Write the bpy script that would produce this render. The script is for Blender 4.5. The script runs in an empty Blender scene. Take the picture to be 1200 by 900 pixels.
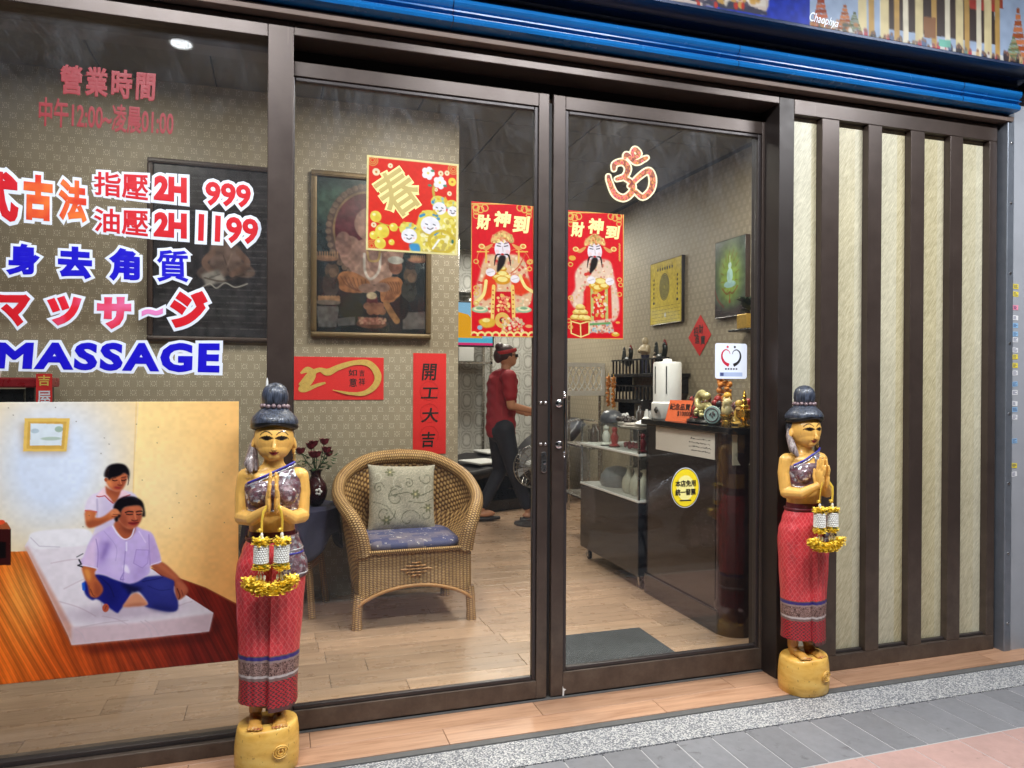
import bpy, bmesh, math, random
import numpy as np
from mathutils import Vector, Matrix, noise as mnoise
random.seed(7); np.random.seed(7)
SC = bpy.context.scene
COL = SC.collection
R_ = math.radians

# ------------------------------------------------------------------ camera
CAM_H, CAM_D, YAW, PITCH, ROLL, FPX = 1.30, 2.85, 17.63, -0.24, 0.29, 865.0
def cam_axes():
    y, p, r = R_(YAW), R_(PITCH), R_(ROLL)
    fwd = Vector((math.sin(y), math.cos(y), 0)); right = Vector((math.cos(y), -math.sin(y), 0)); up = Vector((0, 0, 1))
    f2 = fwd*math.cos(p) + up*math.sin(p); u2 = up*math.cos(p) - fwd*math.sin(p)
    return right*math.cos(r) + u2*math.sin(r), u2*math.cos(r) - right*math.sin(r), f2
CR, CU, CF = cam_axes()
CPOS = Vector((0, -CAM_D, CAM_H))
cd = bpy.data.cameras.new('camera'); cam = bpy.data.objects.new('camera', cd); COL.objects.link(cam)
cd.sensor_fit = 'HORIZONTAL'; cd.sensor_width = 36; cd.lens = 36*FPX/1200; cd.clip_start = 0.02; cd.clip_end = 500
M4 = Matrix.Identity(4)
for i in range(3):
    M4[i][0] = CR[i]; M4[i][1] = CU[i]; M4[i][2] = -CF[i]; M4[i][3] = CPOS[i]
cam.matrix_world = M4
SC.camera = cam
# surveying helpers: where a sight line through photo point (u,v) meets a wall, side wall or floor
def _ray(u, v): return CR*(u-600) + CU*(450-v) + CF*FPX
def onY(u, v, Y):
    d = _ray(u, v); return CPOS + d*((Y-CPOS.y)/d.y)
def onX(u, v, X):
    d = _ray(u, v); return CPOS + d*((X-CPOS.x)/d.x)
def onZ(u, v, Z):
    d = _ray(u, v); return CPOS + d*((Z-CPOS.z)/d.z)

# ------------------------------------------------------------------ sky, sun, exposure
SUN_EL, SUN_AZ = 48, 205       # high, from the street side behind the camera
w = bpy.data.worlds.new('World'); SC.world = w; w.use_nodes = True
nt = w.node_tree; bg = nt.nodes['Background']
sky = nt.nodes.new('ShaderNodeTexSky'); sky.sky_type = 'NISHITA'; sky.sun_disc = False
sky.sun_elevation = R_(SUN_EL); sky.sun_rotation = R_(SUN_AZ); sky.dust_density = 4.0; sky.air_density = 1.5
nt.links.new(sky.outputs[0], bg.inputs[0]); bg.inputs[1].default_value = 0.055
sl = bpy.data.lights.new('sun', 'SUN'); sun = bpy.data.objects.new('sun', sl); COL.objects.link(sun)
sl.energy = 0.6; sl.angle = R_(14); sl.color = (1, .96, .9)
sdir = Vector((math.sin(R_(SUN_AZ))*math.cos(R_(SUN_EL)), math.cos(R_(SUN_AZ))*math.cos(R_(SUN_EL)), math.sin(R_(SUN_EL))))
sun.rotation_euler = sdir.to_track_quat('Z', 'Y').to_euler(); sun.location = (0, -8, 9)
vs = SC.view_settings; vs.view_transform = 'Standard'; vs.look = 'None'; vs.exposure = 0.0; vs.gamma = 1.0; vs.use_curve_mapping = False
SC.render.engine = 'CYCLES'
cy = SC.cycles; cy.use_denoising = True; cy.max_bounces = 5; cy.transparent_max_bounces = 14; cy.diffuse_bounces = 3; cy.glossy_bounces = 2; cy.use_adaptive_sampling = True; cy.adaptive_threshold = 0.03
cy.transmission_bounces = 6; cy.caustics_reflective = False; cy.caustics_refractive = False; cy.sample_clamp_indirect = 6

# ------------------------------------------------------------------ mesh helpers
def lin(c):
    c = c/255.0
    return c/12.92 if c <= 0.04045 else ((c+0.055)/1.055)**2.4
def rgb(r, g, b): return (lin(r), lin(g), lin(b))

class MB:
    def __init__(s): s.v = []; s.f = []; s.uv = {}
    def add(s, vs_, fs, uvs=None):
        o = len(s.v); s.v += [tuple(p) for p in vs_]
        for k, f in enumerate(fs):
            s.f.append(tuple(o+i for i in f))
            if uvs is not None: s.uv[len(s.f)-1] = [uvs[i] for i in f] if not isinstance(uvs, dict) else uvs[k]
        return s
    def box(s, x0, x1, y0, y1, z0, z1):
        p = [(x, y, z) for x in (x0, x1) for y in (y0, y1) for z in (z0, z1)]
        return s.add(p, [(0, 1, 3, 2), (4, 6, 7, 5), (0, 4, 5, 1), (2, 3, 7, 6), (0, 2, 6, 4), (1, 5, 7, 3)])
    def hexa(s, b4, t4):      # bottom 4 and top 4 points, same winding (counter-clockwise from above)
        return s.add(list(b4)+list(t4), [(3, 2, 1, 0), (4, 5, 6, 7), (0, 1, 5, 4), (1, 2, 6, 5), (2, 3, 7, 6), (3, 0, 4, 7)])
    def tube(s, path, rad, n=10, caps=True, flat=None):
        P = [Vector(p) for p in path]; N = len(P)
        rad = [rad]*N if not hasattr(rad, '__len__') else rad
        T = [(P[min(i+1, N-1)] - P[max(i-1, 0)]).normalized() for i in range(N)]
        a = Vector((0, 0, 1)) if abs(T[0].z) < .9 else Vector((1, 0, 0))
        nrm = (a - T[0]*a.dot(T[0])).normalized(); vsx = []; uv = []; L = 0
        for i in range(N):
            if i: L += (P[i]-P[i-1]).length
            nrm = (nrm - T[i]*nrm.dot(T[i])).normalized(); b = T[i].cross(nrm)
            for k in range(n):
                an = 2*math.pi*k/n
                fx = flat if flat else 1
                vsx.append(P[i] + (nrm*math.cos(an) + b*math.sin(an)*fx)*rad[i]); uv.append((2*math.pi*rad[i]*k/n, L))
        fs = []; uvs = {}
        for i in range(N-1):
            for k in range(n):
                k2 = (k+1) % n
                fs.append((i*n+k, i*n+k2, (i+1)*n+k2, (i+1)*n+k))
                r = 2*math.pi*max(rad)/n
                a0 = uv[i*n][1]; a1 = uv[(i+1)*n][1]
                uvs[len(fs)-1] = [(r*k, a0), (r*(k+1), a0), (r*(k+1), a1), (r*k, a1)]
        if caps:
            fs.append(tuple(range(n-1, -1, -1))); uvs[len(fs)-1] = [(0, 0)]*n
            fs.append(tuple((N-1)*n+k for k in range(n))); uvs[len(fs)-1] = [(0, 0)]*n
        return s.add(vsx, fs, uvs)
    def cyl(s, p0, p1, r0, r1=None, n=16): return s.tube([p0, p1], [r0, r0 if r1 is None else r1], n)
    def lathe(s, prof, c=(0, 0, 0), n=24, sx=1, sy=1, axis='z'):
        vsx = []; fs = []; m = len(prof)
        for r, z in prof:
            for k in range(n):
                a = 2*math.pi*k/n; x, y = r*math.cos(a)*sx, r*math.sin(a)*sy
                p = (x, y, z) if axis == 'z' else ((x, z, -y) if axis == 'y' else (z, x, y))
                vsx.append((c[0]+p[0], c[1]+p[1], c[2]+p[2]))
        for i in range(m-1):
            for k in range(n): fs.append((i*n+k, i*n+(k+1) % n, (i+1)*n+(k+1) % n, (i+1)*n+k))
        fs.append(tuple(range(n-1, -1, -1))); fs.append(tuple((m-1)*n+k for k in range(n)))
        return s.add(vsx, fs)
    def ell(s, c, rx, ry, rz, n=14, m=9, rot=None):
        vsx = []; fs = []
        for i in range(m+1):
            t = math.pi*i/m
            t = min(max(t, .03), math.pi-.03)
            for k in range(n):
                a = 2*math.pi*k/n
                p = Vector((rx*math.sin(t)*math.cos(a), ry*math.sin(t)*math.sin(a), -rz*math.cos(t)))
                if rot is not None: p = rot @ p
                vsx.append(Vector(c)+p)
        for i in range(m):
            for k in range(n): fs.append((i*n+k, i*n+(k+1) % n, (i+1)*n+(k+1) % n, (i+1)*n+k))
        fs.append(tuple(range(n-1, -1, -1))); fs.append(tuple(m*n+k for k in range(n)))
        return s.add(vsx, fs)
    def loft(s, rings, closed=True, caps=True, uscale=1.0):
        n = len(rings[0]); m = len(rings); vsx = []; fs = []; uvs = {}
        for r in rings: vsx += [tuple(p) for p in r]
        L = [0]
        for i in range(1, m): L.append(L[-1] + (Vector(rings[i][0])-Vector(rings[i-1][0])).length)
        mid = rings[m//2]; A = [0]
        for k in range(1, n+1): A.append(A[-1] + (Vector(mid[k % n])-Vector(mid[k-1])).length)
        for i in range(m-1):
            for k in range(n if closed else n-1):
                k2 = (k+1) % n
                fs.append((i*n+k, i*n+k2, (i+1)*n+k2, (i+1)*n+k))
                uvs[len(fs)-1] = [(A[k], L[i]), (A[k+1], L[i]), (A[k+1], L[i+1]), (A[k], L[i+1])]
        if caps and closed:
            fs.append(tuple(range(n-1, -1, -1))); uvs[len(fs)-1] = [(0, 0)]*n
            fs.append(tuple((m-1)*n+k for k in range(n))); uvs[len(fs)-1] = [(0, 0)]*n
        return s.add(vsx, fs, uvs)
    def prism(s, poly, y0, y1):   # poly in (x,z), extruded along y
        n = len(poly); vsx = [(x, y0, z) for x, z in poly]+[(x, y1, z) for x, z in poly]
        fs = [tuple(range(n)), tuple(range(2*n-1, n-1, -1))]+[((k+1) % n, k, n+k, n+(k+1) % n) for k in range(n)]
        return s.add(vsx, fs)
    def prismx(s, poly, x0, x1):  # poly in (y,z), extruded along x
        n = len(poly); vsx = [(x0, y, z) for y, z in poly]+[(x1, y, z) for y, z in poly]
        fs = [tuple(range(n)), tuple(range(2*n-1, n-1, -1))]+[((k+1) % n, k, n+k, n+(k+1) % n) for k in range(n)]
        return s.add(vsx, fs)
    def xf(s, mat, start=0):
        for i in range(start, len(s.v)): s.v[i] = tuple(mat @ Vector(s.v[i]))
        return s
    def mesh(s, name, fixn=True):
        me = bpy.data.meshes.new(name); me.from_pydata(s.v, [], s.f)
        if s.uv:
            ul = me.uv_layers.new(name='UVMap')
            for pi, p in enumerate(me.polygons):
                u = s.uv.get(pi)
                if u:
                    for li, q in zip(p.loop_indices, u): ul.data[li].uv = q
        if fixn:
            b = bmesh.new(); b.from_mesh(me); bmesh.ops.recalc_face_normals(b, faces=b.faces); b.to_mesh(me); b.free()
        return me
    def build(s, name, mat, parent=None, smooth=None, bevel=0, seg=2, loc=None, fixn=True):
        me = s.mesh(name, fixn); return obj(name, me, mat, parent, smooth, bevel, seg, loc)

def obj(name, me, mat, parent=None, smooth=None, bevel=0, seg=2, loc=None):
    o = bpy.data.objects.new(name, me); COL.objects.link(o)
    if mat is not None:
        me.materials.clear(); me.materials.append(mat)
    if smooth:
        me.polygons.foreach_set('use_smooth', [True]*len(me.polygons)); me.set_sharp_from_angle(angle=R_(smooth))
    if bevel:
        m = o.modifiers.new('bevel', 'BEVEL'); m.width = bevel; m.segments = seg; m.limit_method = 'ANGLE'; m.angle_limit = R_(40)
    if parent is not None: o.parent = parent
    if loc is not None: o.location = loc
    return o
def tag(o, label, cat, group=None):
    o['label'] = label; o['category'] = cat
    if group: o['group'] = group
    return o
def thing(name, label, cat, loc=(0, 0, 0), rz=0, group=None):
    o = bpy.data.objects.new(name, None); COL.objects.link(o); o.empty_display_size = .1
    o.location = loc; o.rotation_euler = (0, 0, rz)
    return tag(o, label, cat, group)
def struct(o): o['kind'] = 'structure'; return o
def copy_tree(o, parent=None):
    c = o.copy(); COL.objects.link(c); c.parent = parent
    for ch in [x for x in bpy.data.objects if x.parent == o]: copy_tree(ch, c)
    return c
def evaluated(o):
    dg = bpy.context.evaluated_depsgraph_get(); dg.update()
    return bpy.data.meshes.new_from_object(o.evaluated_get(dg))
def remesh(mb, voxel, smooth_it=4, fac=.5, name='m'):
    me = mb.mesh(name); o = bpy.data.objects.new('tmp', me); COL.objects.link(o)
    r = o.modifiers.new('r', 'REMESH'); r.mode = 'VOXEL'; r.voxel_size = voxel
    if smooth_it:
        q = o.modifiers.new('s', 'SMOOTH'); q.factor = fac; q.iterations = smooth_it
    m2 = evaluated(o); bpy.data.objects.remove(o); bpy.data.meshes.remove(me); m2.name = name
    m2.polygons.foreach_set('use_smooth', [True]*len(m2.polygons))
    return m2
def capsule(mb, pts, rads, n=12):      # tapered limb with round ends
    P = [Vector(p) for p in pts]; path = []; rr = []
    d0 = (P[0]-P[1]).normalized(); d1 = (P[-1]-P[-2]).normalized()
    for a in (80, 50, 20): path.append(P[0]+d0*rads[0]*math.sin(R_(a))); rr.append(rads[0]*math.cos(R_(a)))
    for p, r in zip(P, rads): path.append(p); rr.append(r)
    for a in (20, 50, 80): path.append(P[-1]+d1*rads[-1]*math.sin(R_(a))); rr.append(rads[-1]*math.cos(R_(a)))
    return mb.tube(path, rr, n)
def sring(cx, cy, z, rx, ry, n=32, p=2.0, ph=0):
    out = []
    for k in range(n):
        a = 2*math.pi*k/n+ph; c, s_ = math.cos(a), math.sin(a)
        out.append((cx+rx*math.copysign(abs(c)**(2/p), c), cy+ry*math.copysign(abs(s_)**(2/p), s_), z))
    return out
def interp(keys, t):
    if t <= keys[0][0]: return keys[0][1:]
    for a, b in zip(keys, keys[1:]):
        if t <= b[0]:
            k = (t-a[0])/(b[0]-a[0]); k = k*k*(3-2*k)
            return tuple(x+(y-x)*k for x, y in zip(a[1:], b[1:]))
    return keys[-1][1:]
def crom(pts, sub=6, closed=True):     # smooth curve through points (any dimension)
    P = [np.array(p, float) for p in pts]; n = len(P); out = []
    rng = range(n) if closed else range(n-1)
    for i in rng:
        p0 = P[(i-1) % n] if closed or i > 0 else P[0]; p1 = P[i]; p2 = P[(i+1) % n]
        p3 = P[(i+2) % n] if closed or i+2 < n else P[-1]
        for k in range(sub):
            t = k/sub
            out.append(tuple(.5*((2*p1)+(-p0+p2)*t+(2*p0-5*p1+4*p2-p3)*t*t+(-p0+3*p1-3*p2+p3)*t**3)))
    if not closed: out.append(tuple(P[-1]))
    return out

# ------------------------------------------------------------------ node helpers
class NT:
    def __init__(s, name):
        s.m = bpy.data.materials.new(name); s.m.use_nodes = True; s.t = s.m.node_tree; s.t.nodes.clear()
        s.out = s.t.nodes.new('ShaderNodeOutputMaterial')
    def n(s, ty, **kw):
        q = s.t.nodes.new(ty)
        for k, v in kw.items(): setattr(q, k, v)
        return q
    def link(s, a, b): s.t.links.new(a, b)
    def put(s, node, key, val):
        if val is None: return
        i = node.inputs[key]
        if hasattr(val, 'links'): s.link(val, i)
        elif isinstance(val, (tuple, list)) and len(val) == 3 and i.type == 'RGBA': i.default_value = (*val, 1)
        else: i.default_value = val
    def math(s, op, a, b=None, c=None, clamp=False):
        q = s.n('ShaderNodeMath', operation=op); q.use_clamp = clamp
        s.put(q, 0, a); s.put(q, 1, b); s.put(q, 2, c); return q.outputs[0]
    def mix(s, f, a, b, mode='MIX'):
        q = s.n('ShaderNodeMix', data_type='RGBA', blend_type=mode)
        s.put(q, 0, f)
        for key, val in ((6, a), (7, b)): s.put(q, key, val)
        return q.outputs[2]
    def noise(s, vec, scale, detail=4, rough=.55, dist=0):
        q = s.n('ShaderNodeTexNoise'); s.put(q, 'Vector', vec); q.inputs['Scale'].default_value = scale
        q.inputs['Detail'].default_value = detail; q.inputs['Roughness'].default_value = rough; q.inputs['Distortion'].default_value = dist
        return q.outputs['Fac']
    def mapv(s, vec, scale=(1, 1, 1), rot=(0, 0, 0), loc=(0, 0, 0)):
        q = s.n('ShaderNodeMapping'); s.put(q, 'Vector', vec); q.inputs['Scale'].default_value = scale
        q.inputs['Rotation'].default_value = rot; s.put(q, 'Location', loc); return q.outputs[0]
    def ramp(s, f, stops):
        q = s.n('ShaderNodeValToRGB'); s.put(q, 0, f); e = q.color_ramp.elements
        while len(e) < len(stops): e.new(.5)
        for el, (p, c) in zip(e, stops):
            el.position = p; el.color = (*c, 1) if hasattr(c, '__len__') else (c, c, c, 1)
        return q.outputs[0]
    def pos(s): return s.n('ShaderNodeNewGeometry').outputs['Position']
    def obj(s): return s.n('ShaderNodeTexCoord').outputs['Object']
    def uv(s): return s.n('ShaderNodeTexCoord').outputs['UV']
    def rnd(s): return s.n('ShaderNodeObjectInfo').outputs['Random']
    def sep(s, v):
        q = s.n('ShaderNodeSeparateXYZ'); s.link(v, q.inputs[0]); return q.outputs
    def comb(s, x, y, z):
        q = s.n('ShaderNodeCombineXYZ'); s.put(q, 0, x); s.put(q, 1, y); s.put(q, 2, z); return q.outputs[0]
    def bump(s, h, strength=.3, dist=.002):
        q = s.n('ShaderNodeBump'); q.inputs['Strength'].default_value = strength; q.inputs['Distance'].default_value = dist
        s.link(h, q.inputs['Height']); return q.outputs[0]
    def bsdf(s, col, rough=.5, metal=0, normal=None, coat=0, spec=.5, **kw):
        q = s.n('ShaderNodeBsdfPrincipled'); s.put(q, 'Base Color', col); s.put(q, 'Roughness', rough); s.put(q, 'Metallic', metal)
        if normal is not None: s.link(normal, q.inputs['Normal'])
        q.inputs['Coat Weight'].default_value = coat; q.inputs['Specular IOR Level'].default_value = spec
        for k, v in kw.items(): s.put(q, k, v)
        s.link(q.outputs[0], s.out.inputs[0]); return s.m

def M(name, col, rough=.5, metal=0, var=.12, ns=14, bump=.0, bns=60, coat=0, rvar=.12, spec=.5, rnd=0, coords=None, **kw):
    """general surface: base colour with mottling, roughness wear and a fine bump"""
    t = NT(name); v = t.obj() if coords is None else t.pos()
    nz = t.noise(v, ns, 5, .6)
    f = t.math('MULTIPLY_ADD', nz, 2*var, 1-var)
    if rnd: f = t.math('MULTIPLY', f, t.math('MULTIPLY_ADD', t.rnd(), 2*rnd, 1-rnd))
    c = t.mix(1.0, col, t.comb(f, f, f), 'MULTIPLY')
    r = t.math('MULTIPLY_ADD', t.noise(v, ns*2.3, 3), 2*rvar, rough-rvar, clamp=True)
    if coords == 'dirty':
        sp = t.ramp(t.noise(v, 15, 4, .65, .4), [(.62, 0.0), (.72, 1.0)]); c = t.mix(t.math('MULTIPLY', sp, .45), c, (.03, .028, .026)); g = t.noise(v, 2.3, 5, .65); c = t.mix(t.math('MULTIPLY', t.math('POWER', g, 1.8), .5), c, (.07, .062, .055))
    nb = t.bump(t.noise(v, bns, 4), bump, .003) if bump else None
    return t.bsdf(c, r, metal, nb, coat, spec, **kw)
# ------------------------------------------------------------------ materials
Z0 = -0.04                       # level of threshold and shop floor
def wood_tile(name, base, dark, axis='x', rough=.42):
    t = NT(name); r = t.rnd()
    off = t.comb(t.math('MULTIPLY', r, 37.0), t.math('MULTIPLY', r, 91.0), 0.0)
    sc = (1.6, 22, 22) if axis == 'x' else (22, 1.6, 22)
    v = t.mapv(t.obj(), sc, (0, 0, 0), off)
    g = t.noise(v, 1.6, 7, .62, .6); g2 = t.noise(v, 6, 4, .6, .2)
    f = t.math('ADD', t.math('MULTIPLY', g, .75), t.math('MULTIPLY', g2, .25))
    c = t.ramp(f, [(.32, dark), (.5, base), (.7, tuple(min(1, x*1.22) for x in base))])
    k = t.math('MULTIPLY_ADD', r, .28, .86)
    c = t.mix(1, c, t.comb(k, k, k), 'MULTIPLY')
    rr = t.math('MULTIPLY_ADD', t.noise(t.obj(), 5, 4), .22, rough-.1)
    return t.bsdf(c, rr, 0, t.bump(g2, .12, .001))
def glass(name, dust=.05, tint=(.93, .95, .94), top=0.0, refl=.045):
    t = NT(name); lw = t.n('ShaderNodeLayerWeight'); lw.inputs['Blend'].default_value = .5
    fr = t.math('MULTIPLY_ADD', t.math('POWER', lw.outputs['Facing'], 5.0), .9, refl)
    tr = t.n('ShaderNodeBsdfTransparent'); t.put(tr, 0, tint)
    gl = t.n('ShaderNodeBsdfGlossy'); gl.inputs['Roughness'].default_value = .015; t.put(gl, 0, (1, 1, 1))
    m1 = t.n('ShaderNodeMixShader'); t.link(fr, m1.inputs[0]); t.link(tr.outputs[0], m1.inputs[1]); t.link(gl.outputs[0], m1.inputs[2])
    df = t.n('ShaderNodeBsdfDiffuse'); t.put(df, 0, (.66, .70, .80))
    v = t.obj()
    smear = t.math('ADD', t.math('MULTIPLY', t.noise(t.mapv(v, (1, 1, .35), (0, .5, 0)), 3.2, 6, .65, 1.2), .7), t.math('MULTIPLY', t.noise(t.mapv(v, (1, 1, .12), (0, -.9, 0)), 26, 4, .7), .3))
    speck = t.math('GREATER_THAN', t.noise(v, 260, 2, .5), .70)
    z = t.sep(v)[2]
    d = t.math('MULTIPLY', t.math('POWER', smear, 2.6), dust*2.6)
    if top:
        zz = t.math('POWER', t.math('MULTIPLY', t.math('SUBTRACT', z, 1.45), .95, clamp=True), 1.3)
        blot = t.ramp(t.noise(t.mapv(v, (1, 1, .45), (0, .35, 0)), 5.5, 6, .7, 1.5), [(.44, .12), (.6, .45), (.74, 1.0)])
        scr = t.ramp(t.noise(t.mapv(t.mapv(v, (1, 1, 1), (0, .7, 0)), (120, 1, 9)), 1.0, 4, .7), [(.52, 0.0), (.72, 1.0)])
        grain = t.ramp(t.noise(v, 190, 3, .7), [(.45, .35), (.68, 1.0)])
        b_ = t.math('MULTIPLY', t.math('ADD', blot, t.math('MULTIPLY', scr, .35)), grain)
        d = t.math('ADD', d, t.math('MULTIPLY', t.math('MULTIPLY', zz, b_), top))
    d = t.math('ADD', d, t.math('MULTIPLY', speck, dust*1.6), clamp=True)
    m2 = t.n('ShaderNodeMixShader'); t.link(d, m2.inputs[0]); t.link(m1.outputs[0], m2.inputs[1]); t.link(df.outputs[0], m2.inputs[2])
    t.link(m2.outputs[0], t.out.inputs[0]); return t.m
def wallpaper(name, hor):
    t = NT(name); s = t.sep(t.obj()); u = s[0] if hor == 'x' else s[1]; z = s[2]
    px, pz = .0705, .0525
    v = t.math('DIVIDE', t.math('ADD', z, 5.0), pz); row = t.math('FLOOR', v)
    uu = t.math('ADD', t.math('DIVIDE', t.math('ADD', u, 20.0), px), t.math('MULTIPLY', t.math('MODULO', row, 2.0), .5))
    ax = t.math('MULTIPLY', t.math('ABSOLUTE', t.math('SUBTRACT', t.math('FRACT', uu), .5)), px)
    ay = t.math('MULTIPLY', t.math('ABSOLUTE', t.math('SUBTRACT', t.math('FRACT', v), .5)), pz)
    tot = None
    for cx, cyy, rx, ry in ((.0040, .0122, .0017, .0040), (.0122, .0040, .0040, .0017), (.0150, .0142, .0022, .0022), (.0035, .0040, .0010, .0010)):
        d = t.math('ADD', t.math('POWER', t.math('DIVIDE', t.math('SUBTRACT', ax, cx), rx), 2.0),
                   t.math('POWER', t.math('DIVIDE', t.math('SUBTRACT', ay, cyy), ry), 2.0))
        k = t.math('SUBTRACT', 1.35, d, clamp=True)
        tot = k if tot is None else t.math('MAXIMUM', tot, k)
    n = t.noise(t.obj(), 3, 5, .6)
    fine = t.noise(t.mapv(t.obj(), (1, 1, 6)), 240, 2)
    base = t.mix(n, rgb(132, 121, 102), rgb(158, 146, 124))
    f = t.math('MULTIPLY', t.math('MULTIPLY_ADD', fine, .24, .88), t.math('MULTIPLY_ADD', t.noise(t.mapv(t.obj(), (1, 1, .4)), 1.3, 5, .7), .5, .75)); base = t.mix(1, base, t.comb(f, f, f), 'MULTIPLY')
    c = t.mix(t.math('MULTIPLY', tot, .8), base, rgb(226, 217, 196))
    return t.bsdf(c, .55, 0, t.bump(tot, .15, .001))
def damask(name):
    t = NT(name); s = t.sep(t.obj())
    x = t.math('MULTIPLY', s[0], math.pi/.17); z = t.math('MULTIPLY', s[2], math.pi/.26)
    g = t.math('MULTIPLY', t.math('COSINE', x), t.math('COSINE', z)); g = t.math('ABSOLUTE', g)
    n = t.noise(t.obj(), 34, 4, .7, 1.0)
    f = t.math('ADD', g, t.math('MULTIPLY', t.math('SUBTRACT', n, .5), .5))
    c = t.ramp(f, [(.05, rgb(196, 194, 188)), (.14, rgb(156, 154, 148)), (.34, rgb(198, 196, 190)), (.55, rgb(150, 148, 142)), (.8, rgb(202, 200, 194))])
    return t.bsdf(c, .5)
def vcol(name, rough=.35, coat=0, spec=.5, bump=0):
    t = NT(name); q = t.n('ShaderNodeVertexColor', layer_name='Col')
    nb = t.bump(t.noise(t.obj(), 130, 3), bump, .002) if bump else None
    rr = t.math('MULTIPLY_ADD', t.noise(t.obj(), 9, 4), .2, rough-.1, clamp=True)
    return t.bsdf(q.outputs[0], rr, 0, nb, coat, spec)
MT = {}
def bronze():
    t = NT('bronze_aluminium'); v = t.obj(); n = t.noise(v, 5, 5, .65); c = t.mix(n, rgb(56, 46, 43), rgb(76, 64, 59))
    scr_ = t.math('GREATER_THAN', t.noise(t.mapv(v, (230, 230, 4)), 1, 3, .6, .3), .73); sc2 = t.math('GREATER_THAN', t.noise(v, 46, 4, .75), .74)
    low = t.math('SUBTRACT', 1.0, t.math('MULTIPLY', t.sep(t.pos())[2], 1.6, clamp=True))
    dirt = t.math('MULTIPLY', t.math('POWER', t.noise(v, 16, 5, .7), 1.6), t.math('MULTIPLY_ADD', low, .75, .16)); c = t.mix(dirt, c, rgb(126, 112, 98))
    c = t.mix(t.math('MULTIPLY', scr_, .22), c, rgb(140, 128, 118)); c = t.mix(t.math('MULTIPLY', sc2, .35), c, rgb(120, 108, 100))
    return t.bsdf(c, t.math('ADD', t.math('MULTIPLY_ADD', n, .18, .24), t.math('MULTIPLY', dirt, .4)), .35, t.bump(n, .05, .002))
MT['frame'] = bronze()
MT['frame_dk'] = M('dark_bronze', rgb(46, 39, 37), .42, .25, .1, 6, .05, 90)
MT['bead'] = M('glazing_bead', rgb(60, 54, 54), .35, .3, .1)
MT['rubber'] = M('black_gasket', rgb(20, 20, 22), .6)
MT['blue'] = M('blue_shutter_paint', rgb(20, 98, 164), .24, .0, .22, 7, .05, 30, rvar=.12)
MT['navy'] = M('navy_shutter_paint', rgb(10, 32, 66), .35, .2, .12, 4)
MT['trim'] = M('brown_trim', rgb(128, 112, 104), .45, .3, .15, 9)
MT['steel'] = M('brushed_steel', rgb(190, 188, 186), .25, 1, .08)
MT['chrome'] = M('polished_steel', rgb(215, 215, 218), .12, 1, .05)
MT['conc'] = M('painted_pillar', rgb(160, 163, 170), .5, .1, .13, 6, .12, 25)
MT['plaster'] = M('arcade_plaster', rgb(120, 116, 112), .8, 0, .1, 3)
MT['asphalt'] = M('asphalt', (.05, .05, .052), .85, 0, .2, 30, .3, 200)
MT['thr'] = wood_tile('threshold_wood_tile', rgb(178, 138, 110), rgb(150, 108, 80))
MT['floor'] = wood_tile('shop_floor_plank', rgb(172, 142, 117), rgb(142, 113, 90), rough=.28)
MT['grout'] = M('floor_grout', rgb(96, 82, 72), .8)
MT['gtile'] = M('grey_paving', rgb(128, 128, 132), .62, 0, .18, 26, .12, 160, rnd=.10, coords='dirty')
MT['ptile'] = M('pink_paving', rgb(184, 149, 141), .66, 0, .16, 30, .12, 160, rnd=.09, coords='dirty')
MT['pgrout'] = M('paving_grout', rgb(168, 166, 166), .85, 0, .2, 40)
MT['edge'] = M('grey_edge_strip', rgb(92, 91, 90), .6, 0, .25, 18, .1)
MT['wallpaper_x'] = wallpaper('flower_wallpaper', 'x'); MT['wallpaper_y'] = wallpaper('flower_wallpaper_side', 'y')
MT['damask'] = damask('damask_wallpaper')
MT['ctile'] = M('ceiling_tile', rgb(112, 110, 104), .9, 0, .08, 8, .2, 300, rnd=.05)
MT['cgrid'] = M('ceiling_grid', rgb(60, 58, 56), .8)
MT['glass_w'] = glass('window_glass', .008, top=.09, refl=.04)
MT['glass_d'] = glass('door_glass', .008, top=.15, refl=.036)
MT['glass_c'] = glass('case_glass', .012, refl=.05)
MT['white'] = M('white_paint', rgb(222, 222, 220), .4, 0, .05)
MT['black'] = M('black_paint', rgb(24, 23, 24), .3, 0, .15)
MT['print'] = vcol('printed_vinyl', .4, spec=.22)
MT['canvasprint'] = vcol('framed_print', .22, coat=.6)
def terrazzo():
    t = NT('washed_pebble'); v = t.obj()
    q = t.n('ShaderNodeTexVoronoi'); t.put(q, 'Vector', v); q.inputs['Scale'].default_value = 165
    s = t.sep(q.outputs['Color'])[0]
    c = t.ramp(s, [(0, rgb(104, 106, 110)), (.3, rgb(158, 158, 160)), (.5, rgb(186, 184, 182)), (.8, rgb(208, 206, 202)), (1, rgb(140, 142, 148))])
    e = t.math('GREATER_THAN', q.outputs['Distance'], .58)
    c = t.mix(e, c, rgb(104, 106, 112))
    k = t.math('MULTIPLY_ADD', t.noise(v, 5, 4), .3, .85); c = t.mix(1, c, t.comb(k, k, k), 'MULTIPLY')
    return t.bsdf(c, .6, 0, t.bump(t.math('SUBTRACT', 1, q.outputs['Distance']), .35, .002))
MT['pebble'] = terrazzo()
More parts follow.
